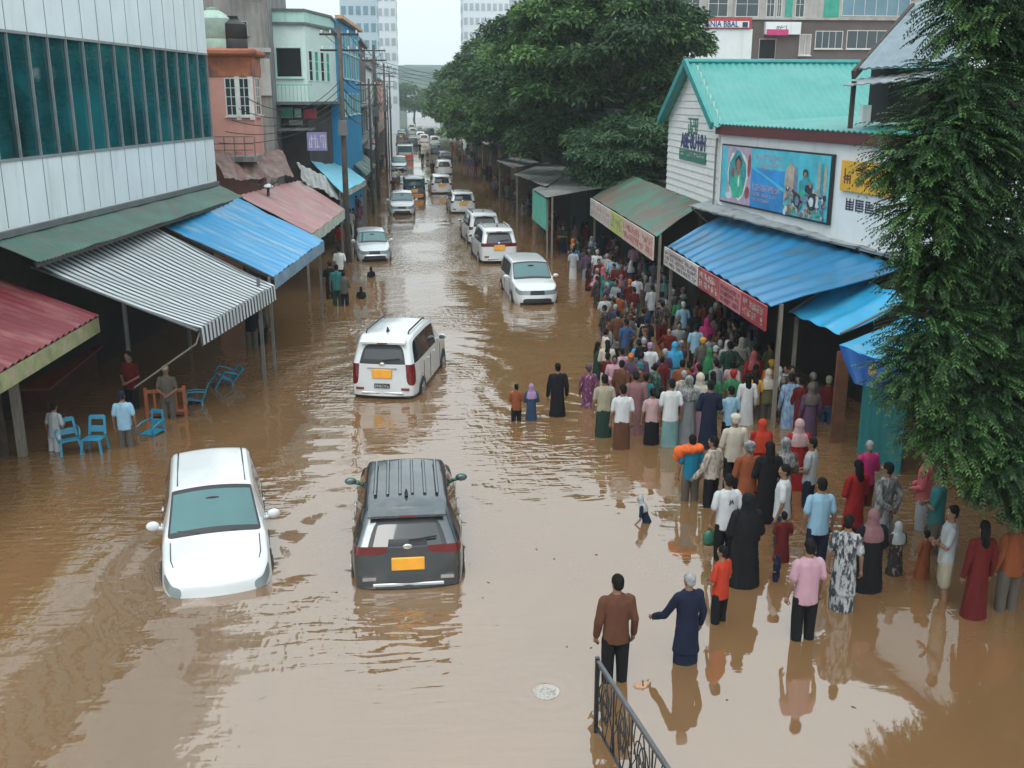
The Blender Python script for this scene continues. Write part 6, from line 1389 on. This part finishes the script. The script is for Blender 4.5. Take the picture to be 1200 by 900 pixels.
# ---- stalls with fascia signs
def fascia(root, a, b, h, fr_, parts, seed=0):
    """sign boards along the front edge a->b, hanging h below it"""
    o = root.location; a, b = V(a), V(b); F_ = frame(a, b-a); 
    if F_.n.x > 0: F_ = frame(a, b-a, True)
    Lh = V((b.x-a.x, b.y-a.y, 0)).length; sl = (b.z-a.z)/Lh; rgx = random.Random(seed)
    for (f0, f1, mat, ink, rows) in parts:
        m = MB(o); u0, u1 = Lh*f0+.01, Lh*f1-.01
        m.hexa([F_(u0, .05, sl*u0-h), F_(u1, .05, sl*u1-h), F_(u1, 0, sl*u1-h), F_(u0, 0, sl*u0-h), F_(u0, .05, sl*u0), F_(u1, .05, sl*u1), F_(u1, 0, sl*u1), F_(u0, 0, sl*u0)])
        sgn = m.build('sign_board', mat, root)
        m = MB(o)
        for k in range(rows):
            z1 = -h*(.14+.8*k/rows); z0 = z1-h*.55/rows*1.1; n = max(3, int((u1-u0)/(h*.55/rows*1.3)))
            glyphs(m, F_, u0+.15, u1-.15, .052, sl*u0+z0, sl*u0+z1, min(n, 26), rgx, 6, slope=sl)
        m.build('lettering', ink, sgn)
    return F_
g00 = V((8.30, 34.3, 3.25)); g10 = V((8.78, 49.6, 3.12)); g01 = V((10.42, 36.4, 4.15)); g11 = V((10.75, 51.5, 4.15))
t = roofed_shop('market stall with a rust stained green roof and pale sign boards, by the bushy tree', g00, g10, g11, g01, M('stained_green_roofing', (.035, .155, .11), .42, var=.3, scale=.9, col2=(.13, .075, .06), mscale=.5, mlo=.40, mhi=.60), 40, wallm=DARKW, amp=.022)
fascia(t, g10+V((-.06, 0, -.02)), g00+V((-.06, 0, -.02)), .82, None, ((0, .40, SIGNW, M('pale_red_ink', (.45, .30, .28), .6), 2), (.40, .60, SIGNC, M('faded_green_ink', (.25, .30, .12), .6), 1), (.60, 1, SIGNP, M('faded_red_ink', (.42, .12, .12), .6), 2)), 3)
k00 = V((8.40, 23.1, 3.06)); k10 = V((8.62, 34.0, 2.95)); k01 = V((12.0, 23.9, 3.78)); k11 = V((10.75, 34.4, 4.05))
t = roofed_shop('market stall with a wide blue ridged roof and white and red sign boards', k00, k10, k11, k01, BLUER, 13, wallm=DARKW, amp=.028, rough=.025)
fascia(t, k10+V((-.06, 0, -.02)), k00+V((-.06, 0, -.02)), .60, None, ((0, .42, SIGNW, M('grey_red_ink', (.16, .12, .16), .6), 3), (.42, .63, SIGNR, INKW, 2), (.63, .82, M('rose_sign', (.42, .15, .17), .55, var=.2, scale=3), M('dull_ink', (.20, .05, .06), .6), 3), (.82, 1, M('crimson_sign', (.28, .03, .04), .5, var=.25, scale=3), M('dark_white_ink', (.34, .30, .27), .6), 2)), 5)
c00 = W(985, 391, 2.62); c10 = W(925, 366, 2.72); c11 = WY(1000, 315, 25.0); c01 = WY(1066, 350, 22.4)
t = thing('tarp_awning', 'light blue tarpaulin awning with a drooping front, next to the red sign boards', 'awning', (9.8, 22.5, 0))
m = MB(t.location); m.sheet(c10, c00, c01, c11, 24, 12, rib=3, amp=.03, sag=.10, th=.012, rough=.05); m.build('canopy', TARPL, t, smooth=True)
m = MB(t.location); m.tube([c10, c11], .03); m.tube([c00, c01], .03); m.build('frame', STEEL, t)
quad_stall_posts(t, [(c10.x+.2, c10.y)], 2.6, TIMBER, .08)
d00 = W(1002, 450, 1.95); d10 = W(981, 404, 2.45); e00 = W(1078, 438, 2.35); e10 = WY(1040, 384, 21.5)
t = thing('tarp_awning', 'folded blue tarpaulin with a deep blue hanging side above the teal panel', 'awning', (9.8, 20, 0))
f0 = W(983, 404, 2.55); f1 = WY(1075, 436, 18.6); f2 = V((11.6, 19.8, 3.1)); f3 = V((11.2, 22.0, 3.05))
m = MB(t.location); m.sheet(f0, f1, f2, f3, 16, 8, rib=2, amp=.02, sag=.08, th=.012, rough=.05); m.build('canopy', TARPL, t, smooth=True)
h0 = f0+V((.10, -.05, -.62)); h1 = f1+V((-.02, .0, -.25)); h0 = WY(1000, 449, f0.y-.9)
m = MB(t.location); m.sheet(h0, WY(1042, 455, 19.2), f1, f0, 14, 6, rib=3, amp=.03, sag=.05, th=.01, rough=.06); m.build('hanging_side', TARPD, t, smooth=True)
m = MB(t.location); m.ell(WY(1023, 434, 19.25), (.10, .02, .14), 8, 6); m.build('patch', M('ochre_patch', (.36, .30, .14), .7, var=.3, scale=8), t)
t = thing('teal_hoarding', 'dark teal sheet hoarding standing in the water under the folded blue tarpaulin', 'panel', (10.3, 20.9, 0)); pz = W(1004, 528); pq = W(1040, 560)
m = MB(t.location); m.sheet(V((pz.x, pz.y, -.95)), V((pq.x+.35, pq.y+.2, -.95)), V((pq.x+.35, pq.y+.2, 2.1)), V((pz.x, pz.y, 2.2)), 40, 3, rib=8, amp=.015, th=.03); m.build('sheet', TEALP, t, smooth=True)
m = MB(t.location); m.bar((pz.x-.25, pz.y+.6, -.95), (pz.x-.25, pz.y+.6, 2.2), .3, .06); m.build('brown_board', M('brown_board', (.12, .05, .025), .7, var=.4, scale=4), t)
# ---- farther stalls
roofed_shop('stall with a grey sheet roof and a mint green end panel below the bushy tree', W(640, 231, 3.1), W(624, 221, 3.1), WY(668, 203, 70), WY(720, 218, 57), GREYR, 12)
t = thing('green_hoarding', 'mint green hoarding panel on the end of the grey roofed stall', 'panel', W(632, 245, 2)); a = W(641, 232, 3.0); b = W(625, 222, 3.0)
m = MB(t.location); m.hexa([a+V((-.05, 0, -1.6)), b+V((-.05, 0, -1.6)), b+V((.05, .05, -1.6)), a+V((.05, .05, -1.6)), a+V((-.05, 0, -.05)), b+V((-.05, 0, -.05)), b+V((.05, .05, -.05)), a+V((.05, .05, -.05))]); m.build('sheet', GREENP, t)
for k in (0, 1): m = MB(t.location); p = a if k == 0 else b; m.bar((p.x+.02, p.y, -.95), (p.x+.02, p.y, p.z-.06), .08); m.build('post', TIMBER, t)
roofed_shop('stall with a wide weathered grey roof next to the mint panel', W(640, 218, 3.2), W(602, 204, 3.2), WY(640, 190, 92), WY(672, 198, 74), GREYR, 12)
roofed_shop('smaller pale grey roofed stall close to the tree trunks', W(602, 197, 3.2), W(582, 188, 3.2), WY(612, 182, 112), WY(632, 190, 96), GREYR, 10)
for k, (y, lab, mat) in enumerate(((112, 'rusty', RUST), (128, 'pale pink', MAROON), (146, 'blue', BLUER), (168, 'ashen', GREYR))):
    x = 8.2; roofed_shop('far stall with a %s roof in the shade of the street trees' % lab, (x, y+9, 2.9), (x, y, 2.9), (x+2.6, y, 3.5), (x+2.6, y+9, 3.5), mat, 8)
# dark shed behind the big tree; the shadow there is in its wall colour
Y = 57.0; t = thing('dark_shed', 'dark shed with a thin grey roof edge between the big tree and the gabled house', 'shed', (13, Y, 0)); o = t.location
m = MB(o); m.box(xat(690, Y), Y, -1, xat(800, Y), Y+6, zat(134, Y)); m.build('wall', M('dark_green_wall', (.020, .028, .028), .8, var=.3), t)
m = MB(o); m.box(xat(718, Y), Y-.5, zat(134, Y)+.003, xat(800, Y), Y+6, zat(128, Y)); m.build('roof', CONCL, t)
for k in range(3): m = MB(o); x = xat(738+18*k, Y); m.box(x, Y-.03, zat(195, Y), x+.7, Y+.1, zat(140, Y)); m.build('window', WGLASS, t)
t = thing('dark_backdrop', 'long dark low backdrop block added in the shade behind the street trees', 'building', (15, 150, 0)); o = t.location  # added backdrop that keeps the space under the trees dark
m = MB(o); m.box(14.5, 89.5, -1, 20, 290, 6.0); m.build('wall', DARKW, t)
m = MB(o); m.box(14.2, 89.4, 6.003, 20.2, 290, 6.2); m.build('roof', RUST, t)
# back buildings
Y = 76.0; t = thing('arcade_building', 'brown and white commercial block with shop signs behind the turquoise roof', 'building', (28, Y, 0)); o = t.location; ff = frame((0, Y, 0), (1, 0))
x0, x1 = xat(763, Y), xat(1075, Y)
m = MB(o); m.box(x0, Y, -1, x1, Y+12, zat(20, Y)); m.build('wall', BROWNW, t)
m = MB(o); m.box(x0, Y-.15, zat(20, Y)+.003, x1, Y+12, zat(17, Y)); m.build('string_course', CONCL, t)
m = MB(o); m.box(x0, Y+.05, zat(17, Y)+.006, x1, Y+12, 18.5); m.build('upper_wall', CONCL, t)
for a, b in ((797, 813), (824, 845), (855, 880), (890, 898), (902, 906), (923, 932)): window(t, ff, o, xat(a, Y), xat(b, Y), zat(16, Y), zat(-14, Y), d=-.05, bars=(1, 1), sill=False)
for a, b in ((911, 919), (955, 972)): m = MB(o); m.box(xat(a, Y), Y-.0, zat(16, Y), xat(b, Y), Y+.1, zat(-10, Y)); m.build('shutter', SHUT, t)
window(t, ff, o, xat(976, Y), xat(1052, Y), zat(14, Y), zat(-8, Y), d=-.05, bars=(5, 0), glass_m=TGL, sill=False)
window(t, ff, o, xat(884, Y), xat(902, Y), zat(67, Y), zat(44, Y), glass_m=DARKV, frame_m=CONCL, bars=(0, 0))
window(t, ff, o, xat(930, Y), xat(942, Y), zat(62, Y), zat(38, Y), glass_m=CONCL, bars=(1, 0)); window(t, ff, o, xat(948, Y), xat(978, Y), zat(54, Y), zat(34, Y), glass_m=WGLASS, bars=(3, 0)); window(t, ff, o, xat(984, Y), xat(1040, Y), zat(54, Y), zat(33, Y), glass_m=WGLASS, bars=(4, 0))
m = MB(o); m.box(x0, Y-1.4, -1, xat(868, Y), Y-.003, zat(33, Y)); m.build('white_annex', WHITEW, t)
m = MB(o); m.box(xat(788, Y), Y-1.5, zat(33, Y)+.003, xat(866, Y), Y-1.0, zat(19, Y)); sg = m.build('red_sign', INKR, t)
m = MB(o); m.box(xat(804, Y), Y-1.56, zat(31.5, Y), xat(863, Y), Y-1.503, zat(24, Y)); m.build('sign_face', WHITEW, sg)
fg = frame((0, Y-1.56, 0), (1, 0)); place_text('lettering', 'CANIA BBAL', INKB, sg, fg, (xat(808, Y)+xat(852, Y))/2, .01, zat(27.7, Y), .55, width=xat(850, Y)-xat(808, Y), bold=.012, org=o)
m = MB(o); m.box(xat(855.5, Y), Y-1.575, zat(31, Y), xat(861.5, Y), Y-1.5605, zat(25, Y)); m.build('black_mark', INKD, sg)
m = MB(o); m.box(xat(888, Y), Y-.4, zat(38, Y), xat(928, Y), Y-.003, zat(23, Y)); sg = m.build('pink_sign', WHITEW, t)
m = MB(o); m.box(xat(889, Y), Y-.42, zat(38, Y)-.06, xat(914, Y), Y-.402, zat(32, Y)); m.build('magenta_strip', M('magenta_ink', (.50, .03, .16), .5), sg)
m = MB(o); fg = frame((0, Y-.42, 0), (1, 0)); glyphs(m, fg, xat(900, Y), xat(912, Y), .004, zat(32, Y), zat(27, Y), 3, random.Random(3), 6); m.build('lettering', INKD, sg)
# dark timber house, upper right
t = thing('timber_house', 'dark open-sided house with a slate blue metal roof, half hidden by the overhanging tree', 'house', (15, 27, 0)); o = t.location
Y = 27.0; a = WY(1000, 97, Y); apex = WY(1078, 8, 29.5); b = WY(1150, 90, 25.5)
m = MB(o); m.sheet(WY(1006, 80, Y), WY(1135, 72, 24.5), WY(1170, -30, 29), WY(1072, 4, 31), 60, 3, rib=12, amp=.02, th=.05); m.build('roof', M('slate_blue_roofing', (.12, .17, .20), .45, var=.2), t, smooth=True)
m = MB(o); m.bar(WY(1000, 88, Y), WY(1070, 8, 30.8), .10, .22); m.build('barge_board', DARKT, t)
m = MB(o); m.sheet(WY(988, 100, 26.2), WY(1110, 90, 24.2), WY(1120, 80, 25.6), WY(1006, 92, 27.4), 40, 2, rib=9, amp=.015, th=.03); m.build('awning_roof', M('zinc_roofing', (.18, .21, .22), .5, var=.3), t, smooth=True)
p = WY(997, 140, 26.4); m = MB(o); m.bar((p.x, p.y, 7.02), (p.x, p.y, 8.2), .10); m.build('post', DARKT, t)
pw = WY(1030, 140, 27.2); m = MB(o); m.box(pw.x+.2, 27.2, 7.15, pw.x+7, 28.4, 8.55); m.build('wall', M('black_timber_wall', (.012, .010, .010), .9, var=.4), t)  # near-black box stands in for the unlit void under the roof
m = MB(o); q = WY(1016, 128, 26.9); m.box(q.x-.10, 26.9, 7.1, q.x+.12, 27.1, 7.6); m.build('wash_basin', WHITEW, t)
# ------------------------------------------------------------------ trees
def leafm(name, col, var=.3):
    m, nt, b = newmat(name); L = nt.links.new
    oi = N_(nt, 'ShaderNodeNewGeometry'); r = N_(nt, 'ShaderNodeValToRGB')
    r.color_ramp.elements[0].color = rgb([c*(1-var) for c in col]); r.color_ramp.elements[1].color = rgb([c*(1+var) for c in col]); L(oi.outputs['Random Per Island'], r.inputs[0])
    L(r.outputs[0], b.inputs['Base Color']); b.inputs['Roughness'].default_value = .55; b.inputs['Specular IOR Level'].default_value = .3
    tr = N_(nt, 'ShaderNodeBsdfTranslucent'); L(r.outputs[0], tr.inputs[0]); ad = N_(nt, 'ShaderNodeMixShader'); ad.inputs[0].default_value = .25
    L(b.outputs[0], ad.inputs[1]); L(tr.outputs[0], ad.inputs[2]); L(ad.outputs[0], nt.nodes['Material Output'].inputs[0])
    return m
LF = [leafm('leaf_deep', (.026, .062, .022)), leafm('leaf_mid', (.042, .098, .030)), leafm('leaf_light', (.10, .19, .05))]
BARK = M('bark', (.075, .058, .045), .9, var=.4, scale=6, stretch=(4, 4, .6), bump=.01)
def leaf_mesh(name, P, D, Nn, Ln, Wn, mi, parent, org, mats=LF):
    """P base points, D directions, Nn face normals; one bent quad per leaf"""
    n = len(P); S = np.cross(D, Nn); S /= (np.linalg.norm(S, axis=1, keepdims=True)+1e-9)
    Nn = np.cross(S, D)
    a = P; m = P+D*Ln[:, None]*.45; t = P+D*Ln[:, None]-Nn*(Ln*.10)[:, None]
    l = m+S*Wn[:, None]*.5+Nn*(Wn*.15)[:, None]; r = m-S*Wn[:, None]*.5+Nn*(Wn*.15)[:, None]
    v = np.stack([a, l, t, r], axis=1).reshape(-1, 3)-np.array(org)
    me = bpy.data.meshes.new(name); me.vertices.add(n*4); me.vertices.foreach_set('co', v.astype(np.float32).ravel())
    me.loops.add(n*4); me.loops.foreach_set('vertex_index', np.arange(n*4, dtype=np.int32)); me.polygons.add(n)
    me.polygons.foreach_set('loop_start', np.arange(0, n*4, 4, dtype=np.int32)); me.polygons.foreach_set('material_index', mi.astype(np.int32))
    me.update(calc_edges=True); return link(name, me, mats, parent)
def nrm(a): return a/(np.linalg.norm(a, axis=1, keepdims=True)+1e-9)
def crown_clumps(c, r, n, rs, rng, flat=.62, shell=.55):
    """clump centres on an uneven dome"""
    out = []
    k = 0
    while len(out) < n and k < n*60:
        k += 1
        d = rng.normal(size=3); d /= np.linalg.norm(d)
        if d[2] < -.80: continue
        q = rng.uniform(shell, 1.0)
        lump = 1+.22*mnoise.noise(V((d[0]*1.7+c[0], d[1]*1.7+c[1], d[2]*1.7)))
        p = np.array(c)+d*np.array(r)*q*lump
        s = rs*rng.uniform(.6, 1.25)
        out.append((p, np.array([s, s, s*flat])))
    return out
def leaves_on_clumps(clumps, per, rng, llen, lw, droop=.35, tier=True):
    P = []; D = []; Nn = []; mi = []
    for c, r in clumps:
        n = int(per*(r[0]**2)); d = nrm(rng.normal(size=(n, 3))); d[:, 2] = np.where(d[:, 2] < -.25, -d[:, 2]*.6, d[:, 2]); d = nrm(d)
        q = rng.uniform(.45, 1.06, n)**.6
        p = c+d*r*q[:, None]
        dr = nrm(d*np.array([1, 1, .35])+rng.normal(size=(n, 3))*.45-np.array([0, 0, droop])); nn = nrm(d*.5+np.array([0, 0, 1])+rng.normal(size=(n, 3))*.45)
        lvl = rng.normal()*.30+.38+rng.normal(size=n)*.26
        P.append(p); D.append(dr); Nn.append(nn); mi.append(np.where(lvl > .52, 2, np.where(lvl > .05, 1, 0)))
    P = np.concatenate(P); D = np.concatenate(D); Nn = np.concatenate(Nn); mi = np.concatenate(mi); n = len(P)
    return P, D, Nn, rng.uniform(.7, 1.3, n)*llen, rng.uniform(.75, 1.25, n)*lw, mi
def tree(label, base, c, r, ncl, rs, per, llen, lw, seed, trunk_r=.35, limbs=7, group='street trees on the crowded side', cat='tree', name='rain_tree', lo=-.45, flat=.5, mats=LF):
    rng = np.random.default_rng(seed); rr_ = random.Random(seed); t = thing(name, label, cat, base, 0, group)
    cl = crown_clumps(c, r, ncl, rs, rng, flat)
    P, D, Nn, Ln, Wn, mi = leaves_on_clumps(cl, per, rng, llen, lw)
    leaf_mesh('crown', P, D, Nn, Ln, Wn, mi, t, base, mats)
    m = MB(base); b = V(base); fork = V((b.x*.5+c[0]*.5, b.y*.5+c[1]*.5, c[2]-r[2]*.55)); mid = b.lerp(fork, .5)+V((.2, .1, 0))
    m.tube([b+V((0, 0, -.95)), b+V((0, 0, .3)), mid, fork], [trunk_r*1.25, trunk_r, trunk_r*.8, trunk_r*.65], 9)
    order = sorted(cl, key=lambda k: rr_.random())[:limbs]
    for p, s in order:
        e = V(p); q = fork.lerp(e, .5)+V((rr_.uniform(-.5, .5), rr_.uniform(-.5, .5), .5)); m.tube([fork-V((0, 0, .2)), q, e], [trunk_r*.45, trunk_r*.25, trunk_r*.08], 6)
    m.build('trunk', BARK, t, smooth='all'); return t
# big crowns over the crowd
tree('largest spreading rain tree, its domed crown closest to the gabled house', (12.3, 59, 0), (11.3, 58, 8.9), (5.5, 5.5, 5.4), 95, 1.55, 290, .36, .15, 1, .5, 12)
tree('broad rain tree leaning over the street beside the largest crown', (11.5, 70, 0), (9.2, 69, 8.0), (4.8, 5.5, 5.0), 85, 1.55, 240, .38, .16, 2, .42, 9)
tree('dense dark rain tree behind the weathered grey stall roof', (12, 84, 0), (10.2, 84, 8.0), (5.8, 6, 5.4), 100, 1.9, 150, .44, .19, 3, .42, 8)
tree('tall street tree shading the far stalls, midway to the hill', (13, 104, 0), (11.0, 104, 7.6), (6.4, 7, 6.0), 95, 2.1, 110, .52, .24, 4, .42, 7)
tree('rounded street tree reaching low over the far crowd', (12.5, 132, 0), (10.6, 132, 7.2), (6.6, 8, 5.7), 85, 2.2, 80, .62, .30, 5, .42, 6)
tree('hazy street tree overhanging the traffic near the minibus', (12.5, 165, 0), (10.8, 165, 7.0), (6.0, 9, 5.2), 75, 2.4, 60, .75, .36, 6, .4, 5)
tree('pale hazy tree near the far end of the street', (12, 215, 0), (12.2, 215, 7.2), (6.6, 11, 5.6), 70, 2.8, 42, .95, .45, 7, .4, 4)
tree('farthest tree of the avenue, faded by the haze', (12, 285, 0), (15.5, 285, 8.0), (7.5, 13, 5.5), 50, 3.4, 30, 1.3, .6, 8, .4, 4)
tree('spreading tree behind the avenue, showing between the crowns', (24, 92, 0), (22, 92, 9.5), (6, 6, 5), 60, 2.1, 110, .5, .22, 9, .4, 5)
# bushy tree behind the green stall
tree('low bushy tree with pale drooping sprays, tumbling over the grey stall roof', (11.6, 52.0, 0), (11.0, 51.2, 5.0), (2.9, 2.1, 2.0), 64, .80, 520, .26, .085, 12, .18, 6, group=None, name='bushy_tree', lo=-.8, mats=[LF[0], leafm('bush_mid', (.045, .10, .045)), leafm('bush_light', (.085, .16, .075))])
# pale band of trees beyond the street
for k, (x, y, s) in enumerate(((-16, 330, 7), (2, 380, 8), (-36, 300, 8))):
    tree(('round tree on the far left bank below the hill', 'small far tree closing the end of the street', 'distant tree behind the shop row roofs')[k].replace('left ', ''), (x, y, 0), (x, y, s*.9), (s, s, s*.7), 30, s*.35, 26, 1.2, .6, 40+k, .4, 3, group='far trees below the hill')

# overhanging feathery tree in front
def feather_tree():
    rng = np.random.default_rng(77); rr_ = random.Random(77); base = (11.4, 15.2, 0)
    t = thing('feathery_tree', 'overhanging feathery tree with drooping fine leaves, closest to the viewer', 'tree', base)
    spec = [(1140, 15, 80, 14.6), (1195, 60, 95, 15.0), (1118, 128, 62, 14.2), (1100, 185, 78, 14.0), (1058, 205, 40, 14.0), (1170, 200, 105, 14.6), (1085, 262, 62, 13.9), (1140, 300, 100, 14.4), (1080, 330, 45, 14.1), (1195, 370, 110, 14.6), (1092, 405, 68, 13.9), (1066, 452, 45, 13.8), (1130, 470, 88, 14.1), (1190, 500, 95, 14.2), (1105, 522, 55, 13.7), (1160, 560, 58, 13.6), (1205, 585, 55, 13.7), (1250, 150, 120, 15.4), (1265, 330, 130, 15.4), (1270, 500, 110, 15.2)]
    b = V(base); m = MB(base); top = V((10.6, 15.2, 9.6)); m.tube([b+V((0, 0, -.95)), b+V((.05, 0, 1.5)), b+V((-.3, -.05, 5)), top], [.30, .25, .19, .08], 9)
    P = []; D = []; Nn = []; Ln = []; Wn = []; mi = []
    for (px, py, rp_, Y) in spec:
        px += 8; py -= 18; c = WY(px, py, Y); r = .86*rp_*Y/1200
        a0 = b.lerp(top, min(.95, max(.2, (c.z-1.2)/9.6))); q = a0.lerp(c, .55)+V((0, 0, .35)); m.tube([a0, q, c, c+V((-.5*r, 0, -.3*r))], [.07, .05, .03, .01], 6)
        ns = int(360*r*r+130); tone = rng.normal()*.12
        for k in range(ns):
            d = V(rng.normal(size=3)); d.normalize(); sh = rr_.uniform(.35, 1.0)**.5
            lump = 1+.55*mnoise.noise(V((d.x*2+px, d.y*2, d.z*2+py)))
            pos = c+V((d.x*r, d.y*r, d.z*r*.9))*(sh*lump*.86)
            az = math.atan2(d.y, d.x)+rr_.uniform(-.8, .8); q = V((cos(az), sin(az), d.z*.5+rr_.uniform(-.25, .35))).normalized(); L_ = rr_.uniform(.30, .58); n = 9
            cl = rr_.random()+tone
            for j in range(n):
                q = (q+V((0, 0, -.075))).normalized(); pos = pos+q*(L_/n); s = q.cross(V((0, 0, 1))).normalized(); up = s.cross(q)
                for sg in (-1, 1):
                    dd = (q*.70+s*sg*.70-V((0, 0, .16))).normalized(); P.append(tuple(pos)); D.append(tuple(dd)); Nn.append(tuple((up+V((rr_.uniform(-.35, .35), rr_.uniform(-.35, .35), .2))).normalized())); Ln.append(rr_.uniform(.075, .13)*(1-.35*j/n)); Wn.append(rr_.uniform(.022, .036))
                    v = cl+rr_.uniform(-.2, .2)+(.16 if j > 6 else 0); mi.append(2 if v > .80 else 1 if v > .40 else 0)
        nl = int(900*r*r)  # inner leaves take the darker tones, painting shade into the crown's core
        for k in range(nl):
            d = V(rng.normal(size=3)); d.normalize(); pos = c+d*(r*.62*rr_.random()**.4); dd = V((rr_.uniform(-1, 1), rr_.uniform(-1, 1), rr_.uniform(-1.2, .1))).normalized()
            P.append(tuple(pos)); D.append(tuple(dd)); Nn.append(tuple(V(rng.normal(size=3)).normalized())); Ln.append(rr_.uniform(.12, .2)); Wn.append(rr_.uniform(.05, .08)); mi.append(rr_.choice((0, 0, 1)))
    m.build('trunk', BARK, t, smooth='all')
    leaf_mesh('crown', np.array(P), np.array(D), np.array(Nn), np.array(Ln), np.array(Wn), np.array(mi), t, base, [leafm('feather_deep', (.013, .036, .012)), leafm('feather_mid', (.028, .072, .019)), leafm('feather_light', (.065, .14, .032))])
feather_tree()
